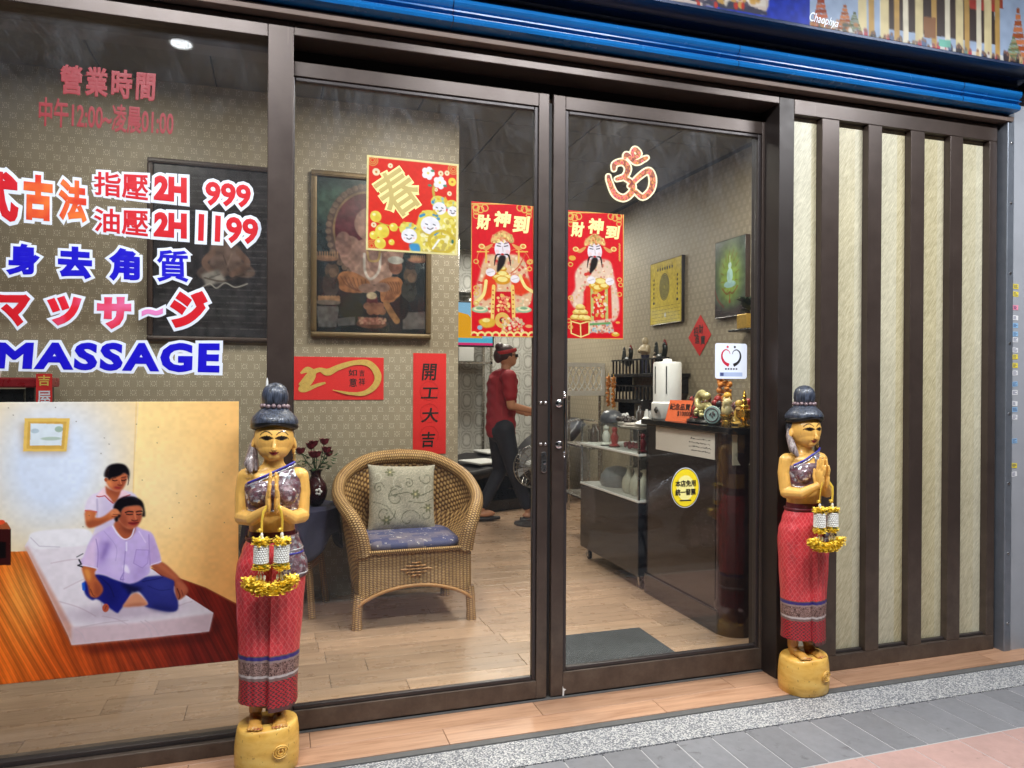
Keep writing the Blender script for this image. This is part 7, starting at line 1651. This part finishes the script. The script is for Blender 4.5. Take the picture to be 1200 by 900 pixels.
t = thing('desk_stand', 'white desk gadget on a flat base on the cart top', 'gadget', (XD+.12, YD0+.13, 1.018)); MB().lathe([(.07, 0), (.07, .006), (.03, .03), (.012, .05), (.012, .10), (.001, .1)], n=24, sy=1.3).build('base', MT['white'], t, smooth=40); MB().prism(rrect(-.035, .035, .09, .16, .012), -.01, .01).build('screen', MT['black'], t)
# extra clutter on the counter and the cart
trinket('small gold figure behind the lucky cat on the counter', (XC+.17, .62, HT+.001), rgb(200, 160, 70), 'figure', 1.1)
trinket('small red figure behind the dragon ornament on the counter', (XC+.22, .90, HT+.001), rgb(150, 36, 36), 'figure', 1.25)
trinket('small black figure beside the orange card on the counter', (XC+.20, 1.10, HT+.001), rgb(40, 36, 36), 'figure', 1.3)
trinket('pale gold bead pile in front of the pink stone on the counter', (XC+.20, .74, HT+.001), rgb(196, 176, 110), 'pile', .8, seed=8)
trinket('dark bead pile on the cart top beside the papers', (XD+.10, YD0+.40, .9935), rgb(60, 52, 50), 'pile', 1.3, seed=11)
trinket('white crockery pile on the cart top far end', (XD+.30, YD0+.86, .9935), rgb(200, 200, 200), 'pile', 1.2, seed=12)
trinket('tall grey figure on the cart top by the counter', (XD+.33, YD0+.10, .9935), rgb(120, 120, 126), 'figure', 1.6)
rc_ = random.Random(77); palette = [('gold', rgb(196, 156, 66)), ('brown', rgb(98, 62, 44)), ('black', rgb(34, 32, 34)), ('red', rgb(146, 40, 40))]
for k in range(16):
    nm, col = palette[k % 4]; y_ = .52+.048*k; x_ = XC+.26+.05*(k % 3)+(.0 if .7 > y_ or y_ > 1.06 else .02)
    if abs(y_-.78) < .085 or abs(y_-.98) < .10: x_ = XC+.17+.0*(k % 2); 
    o_ = trinket('small %s figurine in the crowd of figurines on the counter' % nm, (x_, y_, HT+.001), col, 'figure', rc_.uniform(.75, 1.25)); o_['group'] = '%s figurines on the counter' % nm; o_['category'] = 'figurine'; o_.name = 'figurine'
for k in range(8):
    o = obj('bottle', bm_.copy() if False else MB().lathe([(.022, 0), (.024, .008), (.024, .08), (.01, .10), (.01, .125)], n=12).mesh('bottle'), M('cart_bottle', [rgb(60, 50, 46), rgb(150, 150, 150), rgb(40, 44, 54)][k % 3], .25), None, smooth=40); o.location = (XD+.36+.03*(k % 2), YD0+.22+.075*k, .9935); tag(o, ['small brown bottle at the back of the cart top', 'small silver bottle at the back of the cart top', 'small navy bottle at the back of the cart top'][k % 3], 'bottle', ['brown bottles on the cart', 'silver bottles on the cart', 'navy bottles on the cart'][k % 3])
# ------------------------------------------------------------------ dark shelves with figures on the right wall
def wall_shelf(label, y0, y1, z, d=.22, rail=True):
    t = thing('wall_shelf', label, 'shelf', (XW, (y0+y1)/2, z)); h = (y1-y0)/2
    MB().box(-d, 0, -h, h, -.03, 0).build('board', MT['black'], t, bevel=.003)
    if rail:
        for x in (-d+.012,): 
            MB().box(x-.008, x+.008, -h, h, .12, .135).build('rail', MT['black'], t)
            for k in range(int(h*2/.07)+1): MB().box(x-.006, x+.006, -h+k*.07, -h+k*.07+.014, 0, .12).build('baluster', MT['black'], t)
    for y in (-h+.02, h-.04): MB().prismx([(0, 0), (.02, 0), (.02, -.14), (0, -.14)], -d*.8, -.01).build('bracket', MT['black'], t, loc=(0, y, -.03))
    return t
p1, p2 = onX(716, 440, XW-.22), onX(775, 437, XW-.22); zs = onX(740, 438, XW-.2).z
wall_shelf('long black railed wall shelf carrying the rooster figures', p2.y-.1, p1.y, zs)
def rooster(label, y, hgt):
    t = thing('rooster_figure', label, 'figurine', (XW-.11, y, zs+.001), 0, 'rooster figures on the wall shelf'); q = MB(); s = hgt/.25
    q.ell((0, 0, .11*s), .035*s, .06*s, .045*s); q.tube(crom([(0, -.04*s, .13*s), (0, -.055*s, .18*s), (0, -.05*s, .21*s)], 5, False), .02*s, 10); q.ell((0, -.052*s, .215*s), .018*s, .022*s, .02*s)
    for k in range(5): q.tube(crom([(0, .045*s, .12*s), (.004*(k-2), .085*s, (.15+.02*k)*s), (.004*(k-2), .105*s, (.10+.03*k)*s)], 4, False), .008*s, 6)
    q.build('feathers', M('dark_green_feathers', rgb(30, 36, 34), .35, 0, .4, 60), t, smooth=60)
    MB().prismx([(-.075*s, .215*s), (-.06*s, .25*s), (-.05*s, .235*s), (-.04*s, .255*s), (-.03*s, .23*s), (-.035*s, .205*s), (-.06*s, .185*s)], -.004, .004).build('comb', M('red_comb', rgb(130, 26, 34), .4), t)
    q = MB()
    for x in (-.014, .014): q.cyl((x, 0, 0), (x, 0, .075*s), .006*s, .007*s, 8); q.box(x-.008, x+.008, -.025*s, .012*s, 0, .006)
    q.build('legs', M('ochre_legs', rgb(170, 130, 50), .4), t)
rooster('dark rooster figure at the far end of the wall shelf', onX(736, 430, XW-.11).y, .27); rooster('dark rooster figure at the near end of the wall shelf', onX(775, 430, XW-.11).y, .29)
def standing_figure(label, y, h, a, b, z):
    t = thing('standing_figure', label, 'figurine', (XW-.11, y, z)); s = h/.3; q = MB()
    q.lathe([(.045*s, 0), (.04*s, .05*s), (.03*s, .12*s), (.036*s, .15*s)], n=16); q.build('robe', M('figure_robe', b, .4, 0, .2, 40), t, smooth=50)
    q = MB(); q.ell((0, 0, .19*s), .042*s, .05*s, .05*s); q.ell((0, 0, .262*s), .026*s, .026*s, .032*s)
    for sg in (-1, 1): capsule(q, [(0, sg*.05*s, .215*s), (-.02*s, sg*.065*s, .18*s), (-.045*s, sg*.02*s, .185*s)], [.016*s, .015*s, .012*s], 8)
    q.build('figure', M('figure_skin', a, .4, 0, .2, 40), t, smooth=60)
standing_figure('pale standing figure in dark trousers on the wall shelf', onX(756, 430, XW-.11).y, .34, rgb(196, 180, 150), rgb(52, 54, 76), zs+.001)
standing_figure('small red standing figure on the wall shelf', onX(768, 432, XW-.11).y, .20, rgb(170, 150, 130), rgb(130, 30, 36), zs+.001)
zl_ = onX(735, 468, XW-.2).z; wall_shelf('lower black railed wall shelf behind the white tower', p2.y-.1, p1.y-.05, zl_)
def flower_string(label, u, v0, v1, X):
    a, b = onX(u, v0, X), onX(u, v1, X); t = thing('flower_string', label, 'garland', (X, a.y, b.z)); q = MB(); L = a.z-b.z
    for k in range(int(L/.022)): cluster(q, (0, 0, L-.011-k*.022), .022, 6, k, 1, .6, .5)
    q.build('blossoms', oc, t, smooth=60); MB().cyl((0, 0, 0), (0, 0, L+.03), .003, .003, 6).build('cord', MT['ribbon'], t)
flower_string('left orange flower string hanging from the wall shelf', 713, 441, 477, XW-.23); flower_string('right orange flower string hanging from the wall shelf', 719, 442, 479, XW-.235)
# small corner shelf with plant pot near the door
p = onX(870, 386, XW); t = thing('wall_shelf', 'thin wall shelf under the gold flower pot near the right door', 'shelf', (XW, 1.62, onX(872, 386, XW-.1).z)); MB().box(-.16, 0, -.16, .2, -.015, 0).build('board', MT['black'], t, bevel=.002)
sz = t.location.z; pc = onX(876, 372, XW-.1)
t = thing('gold_flower_pot', 'square gold pot with dark leaves on the thin wall shelf', 'flower pot', (XW-.09, pc.y, sz+.001)); MB().box(-.06, .06, -.06, .06, 0, .105).build('pot', M('gold_lattice_pot', rgb(196, 160, 80), .3, .6, .35, 90, .5, 80), t, bevel=.006)
q = MB(); rr = random.Random(14)
for k in range(40):
    a = rr.uniform(0, 6.28); d = Vector((math.cos(a), math.sin(a), rr.uniform(-.2, 1.2))).normalized(); p0 = Vector((0, 0, .12+rr.uniform(0, .09))); s_ = d.cross(Vector((.1, .1, 1))).normalized(); L = rr.uniform(.06, .11)
    q.add([tuple(p0), tuple(p0+d*L*.5+s_*L*.3), tuple(p0+d*L), tuple(p0+d*L*.5-s_*L*.3)], [(0, 1, 2, 3)])
o = q.build('leaves', M('dark_leaf', rgb(34, 54, 40), .4, 0, .3, 30), t, fixn=False); o['kind'] = 'stuff'
# ------------------------------------------------------------------ back of the room
pt = onY(541, 360, 5.6); pb = onY(577, 405, 5.6)
t = thing('monitor', 'lit wall screen with an orange and blue advert in the back room', 'screen', (pb.x-.42, 5.6, pb.z)); 
MB().box(-.44, .44, 0, .05, -.02, .52).build('housing', MT['black'], t, bevel=.006)
def scr(nm, c, s): return emis(nm, c, s)
MB().box(-.42, .42, -.004, 0, .0, .50).build('screen', scr('screen_blue', rgb(150, 200, 232), .9), t); MB().prism([(-.1, .08), (.3, .08), (.26, .2), (.12, .36), (-.06, .4)], -.007, -.004).build('graphic', scr('screen_orange', rgb(250, 176, 40), .9), t); MB().box(-.42, .42, -.007, -.004, .03, .085).build('caption_bar', scr('screen_cyan', rgb(90, 190, 220), .9), t); MB().box(-.42, .42, -.007, -.004, .0, .028).build('magenta_bar', scr('screen_pink', rgb(230, 60, 120), .9), t)
MB().tube([(0, .03, .52), (0, .03, HC-pb.z)], .02, 10).build('ceiling_pole', MT['steel'], t)
pa = onY(541, 320, 6.3); t = thing('shelf_unit', 'tall grey steel shelf unit with white bins by the back wall', 'shelf', (2.35, 6.35, Z0))
for z in (1.55, 2.05, 2.45): MB().box(-.5, .25, -.2, .2, z, z+.03).build('shelf', MT['steel'], t)
for x in (-.5, .22): MB().box(x, x+.03, -.2, -.17, 0, 2.5).build('post', MT['steel'], t); MB().box(x, x+.03, .17, .2, 0, 2.5).build('post', MT['steel'], t)
for k, (x, z, h) in enumerate(((-.35, 1.58, .3), (-.08, 1.58, .34), (-.3, 2.08, .25), (.05, 2.08, .3))): MB().box(x-.1, x+.1, -.15, .15, z, z+h).build('bin', MT['white'], t, bevel=.01)
# reclining massage chairs with dark covers
def recliner(label, x, y, rz):
    t = thing('massage_recliner', label, 'recliner', (x, y, Z0), rz, 'massage recliners in the back room'); cov = M('dark_satin_cover', rgb(38, 36, 40), .4, 0, .4, 18, .5, 30) if 'dark_satin_cover' not in bpy.data.materials else bpy.data.materials['dark_satin_cover']
    rings = [[(-.3+.6*(k/24), y0 := -.55, .5) for k in range(1)]] if False else None
    q = MB()
    prof = crom([(-.8, .42), (-.3, .46), (.15, .44), (.5, .62), (.85, .92)], 6, False)
    rows = [[(xx, yy, zz+.012*math.sin(yy*30+xx*6)) for xx in [-.32+.64*k/20 for k in range(21)]] for yy, zz in prof]; q.loft(rows, closed=False, caps=False); o = q.build('mattress', cov, t, smooth=60); m = o.modifiers.new('s', 'SOLIDIFY'); m.thickness = .09; m.offset = -1
    q = MB(); rows = []
    for k in range(7):
        r = []
        for i in range(60):
            s = i/59; yy = -.8+1.6*s; r.append((-.335-.02*math.sin(i*.9)*(k/6), yy, .43-.34*k/6+.0*math.sin(i)))
        rows.append(r)
    q.loft(rows, closed=False, caps=False); o = q.build('skirt_drape', cov, t, smooth=60); m = o.modifiers.new('s', 'SOLIDIFY'); m.thickness = .004
    MB().box(-.28, .28, -.7, .7, .0, .12).build('base', MT['black'], t, bevel=.01); MB().box(-.2, .2, -.45, -.1, .475, .50).build('towel', MT['white'], t, bevel=.008)
p = onZ(560, 548, .3); recliner('dark covered massage recliner just behind the walking person', p.x+.12, 4.75, R_(-70)); recliner('dark covered massage recliner at the back wall', 2.75, 5.75, R_(-80))
# white lattice screen, cabinet and trolley seen above the cart
a, b = onY(664, 425, 4.3), onY(706, 458, 4.3)
t = thing('lattice_screen', 'white lattice panel screen in the back room', 'screen', ((a.x+b.x)/2, 4.3, Z0)); w_ = (b.x-a.x)/2+.02; z1_ = a.z-Z0; z0_ = b.z-Z0; q = MB()
for aa in ((-w_, w_, z1_-.04, z1_), (-w_, w_, z0_-.05, z0_), (-w_, -w_+.03, z0_, z1_-.04), (w_-.03, w_, z0_, z1_-.04)): MB().box(aa[0], aa[1], -.015, .015, aa[2], aa[3]).build('frame_bar', MT['white'], t)
n_ = 6
for k in range(n_):
    xc = -w_+.03+(2*w_-.06)*(k+.5)/n_; d = (2*w_-.06)/n_/2
    for s in (-1, 1): MB().tube(crom([(xc-s*d, 0, z0_), (xc+s*d*.9, 0, (z0_+z1_)/2-.03), (xc-s*d, 0, z1_-.04)], 6, False), .007, 6).build('lattice_bar', MT['white'], t)
for x in (-w_+.05, w_-.05): MB().cyl((x, 0, 0), (x, 0, z0_-.05), .015).build('leg', MT['steel'], t)
a, b = onY(664, 398, 5.9), onY(688, 425, 5.9)
t = thing('white_cabinet', 'white wall cabinet far behind the right door', 'cabinet', ((a.x+b.x)/2, 6.1, Z0)); MB().box(-.35, .28, -.2, .2, .0, a.z-Z0).build('carcass', MT['white'], t, bevel=.006); MB().box(-.33, -.05, -.212, -.2, .05, a.z-Z0-.06).build('cabinet_door', MT['white'], t, bevel=.003); MB().box(-.03, .26, -.212, -.2, .05, a.z-Z0-.06).build('cabinet_door', MT['white'], t, bevel=.003)
t = thing('trolley', 'steel trolley with bottles behind the display cart', 'trolley', (2.62, 3.0, Z0))
for z in (.35, .78): MB().box(-.2, .2, -.3, .3, z, z+.02).build('tray', MT['steel'], t, bevel=.004)
for x in (-.19, .19):
    for y in (-.29, .29): MB().cyl((x, y, 0), (x, y, .98), .01).build('post', MT['steel'], t)
MB().tube([(-.19, .29, .97), (0, .31, 1.0), (.19, .29, .97)], .01, 8).build('handle', MT['steel'], t, smooth=50)
bc = [rgb(60, 44, 40), rgb(40, 40, 46), rgb(180, 180, 180), rgb(110, 60, 50), rgb(70, 76, 86)]; rr = random.Random(20); bm = MB().lathe([(.03, 0), (.032, .01), (.032, .10), (.012, .125), (.012, .15)], n=14).mesh('bottle')
for k, nm in enumerate(('brown', 'black', 'silver', 'rust coloured', 'slate grey')):
    o = obj('bottle', bm.copy(), M('bottle_%d' % k, bc[k], .25), None, smooth=40); o.location = (2.50+.06*k*.8, 2.78+.09*k, Z0+.801); o.scale = (1, 1, rr.uniform(.8, 1.3)); tag(o, '%s bottle on the steel trolley' % nm, 'bottle', 'bottles on the trolley')
# floor fan
fc = onY(622, 548, 3.55); t = thing('floor_fan', 'white floor fan behind the walking person', 'fan', (fc.x+.06, 3.62, Z0)); zc = fc.z-Z0; q = MB()
cage = MT['steel']
for R0, y in ((.19, -.05), (.13, -.068), (.07, -.075), (.19, .05), (.13, .068), (.20, 0)): q.tube([(R0*math.cos(a), y, zc+R0*math.sin(a)) for a in [k*.2618 for k in range(25)]], .003, 5, caps=False)
for k in range(28): a = k*.2244; q.tube([(.02*math.cos(a), -.08, zc+.02*math.sin(a)), (.13*math.cos(a), -.068, zc+.13*math.sin(a)), (.20*math.cos(a), 0, zc+.2*math.sin(a)), (.13*math.cos(a), .068, zc+.13*math.sin(a))], .0018, 4)
q.build('cage', cage, t, smooth=50)
q = MB()
for k in range(4):
    a = k*1.571; rows = [[((.04+.13*i/6)*math.cos(a+.5*j/4+.1*i/6), -.02+.035*j/4, zc+(.04+.13*i/6)*math.sin(a+.5*j/4+.1*i/6)) for j in range(5)] for i in range(7)]; q.loft(rows, closed=False, caps=False)
o = q.build('blades', M('grey_blade', rgb(170, 176, 182), .3), t, smooth=60); MB().lathe([(.035, -.05), (.04, 0), (.05, .04), (.045, .14), (.02, .16)], (0, 0, zc), 20, axis='y').build('motor', MT['white'], t, smooth=40); MB().cyl((0, .06, .03), (0, .06, zc), .016).build('stem', MT['bead'], t); MB().lathe([(.17, 0), (.17, .015), (.05, .035), (.02, .06)], (0, .06, 0), 28).build('base', MT['bead'], t, smooth=40)
# ------------------------------------------------------------------ person walking through the back of the shop
def person():
    hp = onY(590, 404, 3.85); gx_ = 2.02; t = thing('person', 'person in red shirt and dark trousers walking to the right inside the shop', 'person', (gx_, 3.85, Z0)); k = (hp.z-Z0)/1.665
    S = lambda *p: tuple(v*k for v in p)
    def lim(mb, pts, rs): capsule(mb, [S(*p) for p in pts], [r*k for r in rs], 14)
    # joints; facing +x, mid-stride
    hipL, hipR = (.0, -.085, .88), (.0, .085, .88)
    kneeL, ankL = (.10, -.09, .50), (.245, -.09, .115)      # near leg swung forward
    kneeR, ankR = (.02, .09, .47), (-.165, .09, .115)       # far leg trailing
    b = MB()
    lim(b, [(0, 0, .92), (.0, 0, 1.10), (.015, 0, 1.30)], [.125, .115, .13]); lim(b, [(.02, -.15, 1.36), (.02, .15, 1.36)], [.055, .055]); lim(b, [(.03, 0, 1.36), (.05, 0, 1.47)], [.05, .047])
    b.ell(S(.062, 0, 1.555), .082*k, .07*k, .10*k, 20, 16); b.ell(S(.10, 0, 1.515), .05*k, .05*k, .055*k); b.ell(S(.150, 0, 1.545), .014*k, .011*k, .016*k); b.ell(S(.135, 0, 1.508), .014*k, .02*k, .008*k); b.ell(S(.058, -.071, 1.55), .016*k, .008*k, .026*k); b.ell(S(.058, .071, 1.55), .016*k, .008*k, .026*k)
    for h, kn, an in ((hipL, kneeL, ankL), (hipR, kneeR, ankR)): lim(b, [h, kn], [.085, .056]); lim(b, [kn, ((kn[0]*.6+an[0]*.4), kn[1], kn[2]*.6+an[2]*.4), an], [.055, .05, .033])
    arms = (((.02, -.185, 1.36), (.03, -.215, 1.10), (.25, -.19, 1.05)), ((.02, .185, 1.36), (.06, .21, 1.10), (.27, .17, 1.02)))
    for sh, el, wr in arms:
        lim(b, [sh, el], [.05, .04]); lim(b, [el, wr], [.038, .026]); s = -1 if sh[1] < 0 else 1
        b.ell(S(wr[0]+.045, wr[1], wr[2]-.004), .045*k, .016*k, .036*k)
        for f in range(4): lim(b, [(wr[0]+.075, wr[1], wr[2]+.022-.016*f), (wr[0]+.105, wr[1]-s*.008, wr[2]+.018-.017*f), (wr[0]+.12-.006*abs(f-1), wr[1]-s*.028, wr[2]+.014-.017*f)], [.0088, .008, .007])
        lim(b, [(wr[0]+.03, wr[1]-s*.01, wr[2]+.028), (wr[0]+.055, wr[1]-s*.03, wr[2]+.045), (wr[0]+.078, wr[1]-s*.036, wr[2]+.042)], [.0105, .0095, .008])
    for an, pitch in ((ankL, .06), (ankR, -.25)): b.ell(S(an[0]+.04, an[1], .07), .10*k, .038*k, .035*k)
    me = remesh(b, .007, 4, .5, 'body')
    def pc(co):
        c = np.tile(np.array((188, 132, 100), float), (len(co), 1)); x, y, z = co.T/k
        ey = (x > .118) & (np.hypot((np.abs(y)-.03)*1.0, (z-1.563)*1.8) < .013); c[ey] = (30, 22, 22); m_ = (x > .125) & (np.abs(z-1.508) < .008) & (np.abs(y) < .026); c[m_] = (150, 70, 66); return c
    paint(me, pc); obj('body', me, vcol('person_skin', .5), t)
    s_ = MB(); lim(s_, [(0, 0, .87), (.0, 0, 1.05), (.015, 0, 1.30)], [.145, .137, .148]); lim(s_, [(.02, -.165, 1.355), (.02, .165, 1.355)], [.068, .068])
    for sh, el, wr in arms: lim(s_, [sh, tuple(a*.35+b_*.65 for a, b_ in zip(sh, el))], [.073, .066])
    me = remesh(s_, .009, 3, .5, 'shirt'); me.vertices.foreach_get
    n = len(me.vertices); co = np.zeros(n*3); me.vertices.foreach_get('co', co); co = co.reshape(-1, 3); rs_ = np.random.RandomState(2)
    nz = .006*np.sin(co[:, 2]*60+co[:, 0]*40)*np.sin(co[:, 1]*30); co[:, 0] += nz; co[:, 2] = np.maximum(co[:, 2], .80*k); me.vertices.foreach_set('co', co.ravel()); me.update()
    sh_ = obj('shirt', me, M('red_shirt', rgb(150, 24, 36), .7, 0, .12, 12, .2, 60), t)
    tr = MB(); lim(tr, [(0, -.05, .86), (0, .05, .86)], [.12, .12])
    for h, kn, an in ((hipL, kneeL, ankL), (hipR, kneeR, ankR)):
        an2 = tuple(a*.85+b_*.15 for a, b_ in zip(an, kn)); lim(tr, [h, kn, an2], [.105, .07, .056])
    obj('trousers', remesh(tr, .009, 3, .5, 'trousers'), M('dark_trousers', rgb(24, 26, 38), .7, 0, .2, 14, .2, 60), t)
    for an in (ankL, ankR):
        q = MB(); rings = []
        for i in range(9):
            s = i/8; w_ = .045*math.sin(math.pi*min(.98, .12+.8*s))**.5; rings.append([S(*(an[0]-.075+.26*s, an[1]+w_*math.cos(a), .026+.028*(1-.4*s)*math.sin(a)+.0)) for a in [j*math.pi/6 for j in range(12)]])
        q.loft(rings); q.build('shoe', M('dark_slipper', rgb(40, 36, 38), .5) if 'dark_slipper' not in bpy.data.materials else bpy.data.materials['dark_slipper'], t, smooth=60)
    hr = MB(); hr.ell(S(.042, 0, 1.585), .096*k, .084*k, .088*k, 20, 14); hr.ell(S(-.03, 0, 1.56), .045*k, .06*k, .07*k); hr.ell(S(-.015, 0, 1.645), .045*k, .045*k, .04*k)
    b2 = remesh(hr, .006, 2, .5, 'hair'); bb = bmesh.new(); bb.from_mesh(b2); bmesh.ops.delete(bb, geom=[f for f in bb.faces if (lambda c: c.x > .085*k and c.z < 1.60*k)(f.calc_center_median())], context='FACES'); bb.to_mesh(b2); bb.free()
    obj('hair', b2, M('dark_brown_hair', rgb(58, 30, 30), .5, 0, .3, 40), t)
    q = MB(); P = []
    for j in range(25): a = j*math.pi/12; P.append(S(.045+.099*math.cos(a), .086*math.sin(a), 1.60+.02*math.cos(a)))
    q.tube(P, .018*k, 8, caps=False, flat=.4); q.build('red_headband', M('red_headband', rgb(170, 34, 40), .6), t, smooth=60)
    g = MB(); g.box(.128*k, .150*k, -.06*k, -.012*k, 1.548*k, 1.578*k); g.box(.128*k, .150*k, .012*k, .06*k, 1.548*k, 1.578*k); g.box(.135*k, .145*k, -.012*k, .012*k, 1.567*k, 1.573*k); g.box(.05*k, .13*k, -.074*k, -.068*k, 1.566*k, 1.572*k); g.build('glasses', MT['black'], t, bevel=.003)
person()
# ------------------------------------------------------------------ scooter parked under the arcade, mirrored in the door glass
def scooter():
    t = thing('parked_scooter', 'silver scooter parked under the arcade before the doors', 'scooter', (2.55, -1.95, -.05), R_(180)); S = M('silver_fairing', rgb(176, 180, 188), .25, .5, .08); K = MT['black']
    def wheel(x):
        w_ = MB(); w_.tube([(x+.2*math.cos(a), 0, .235+.2*math.sin(a)) for a in [k*.2618 for k in range(25)]], .045, 10, caps=False); o = w_.build('wheel', MT['rubber'], t, smooth=50); MB().lathe([(.03, -.04), (.15, -.03), (.16, 0), (.15, .03), (.03, .04)], (x, 0, .235), 24, axis='y').build('rim', MT['steel'], o, smooth=40)
    wheel(.62); wheel(-.62)
    def shell(name, keys, mat):
        MB().loft([[(x, y, z) for x, y, z in [(kx+hx*math.cos(a)*.0, wy*math.cos(a), kz+hz*math.sin(a)) for a in [j*math.pi/12 for j in range(24)]]] for kx, kz, wy, hz, hx in keys]).build(name, mat, t, smooth=60)
    shell('rear_body', [(-.92, .70, .03, .03, 0), (-.85, .68, .10, .09, 0), (-.6, .62, .17, .17, 0), (-.25, .55, .17, .16, 0), (-.05, .45, .13, .10, 0)], S)
    shell('seat', [(-.82, .80, .04, .02, 0), (-.7, .82, .13, .05, 0), (-.4, .80, .15, .06, 0), (-.12, .78, .12, .06, 0), (.0, .76, .05, .03, 0)], K)
    shell('floorboard', [(-.15, .30, .14, .05, 0), (.15, .28, .16, .05, 0), (.38, .34, .16, .07, 0)], K)
    MB().loft([sring(0, 0, 0, 1, 1)]) if False else None
    q = MB(); q.loft([[(.40+.12*s+.05*math.cos(a)*w_, .19*w_*math.sin(a), .34+.62*s) for a in [j*math.pi/12 for j in range(24)]] for s, w_ in ((0, .7), (.2, 1), (.5, 1.1), (.8, .9), (1, .5))]); q.build('leg_shield', S, t, smooth=60)
    shell('front_fender', [(.42, .42, .05, .04, 0), (.55, .49, .08, .05, 0), (.72, .47, .07, .04, 0), (.84, .38, .03, .03, 0)], S)
    MB().cyl((.62, .07, .235), (.50, .05, .80), .02).build('fork', MT['steel'], t); MB().cyl((.62, -.07, .235), (.50, -.05, .80), .02).build('fork', MT['steel'], t)
    h = MB().tube(crom([(.40, -.34, 1.0), (.46, -.2, 1.02), (.48, 0, 1.0), (.46, .2, 1.02), (.40, .34, 1.0)], 6, False), .016, 10).build('handlebar', K, t, smooth=50); MB().ell((.50, 0, 1.0), .10, .13, .08).build('headlamp_cowl', S, t, smooth=60); MB().ell((.585, 0, 1.0), .03, .08, .05).build('headlight', MT['white'], t, smooth=60)
    for s in (-1, 1): MB().cyl((.42, s*.26, 1.02), (.40, s*.34, 1.2), .006).build('mirror_stem', K, h); MB().ell((.40, s*.35, 1.22), .012, .06, .04).build('mirror', K, h, smooth=60)
    MB().cyl((-.1, .1, .2), (-.22, .24, -.0), .012).build('kickstand', K, t); MB().box(-.05, .05, -.1, .1, .10, .3).build('engine', MT['steel'], t, loc=(-.45, 0, 0), bevel=.02)
scooter()
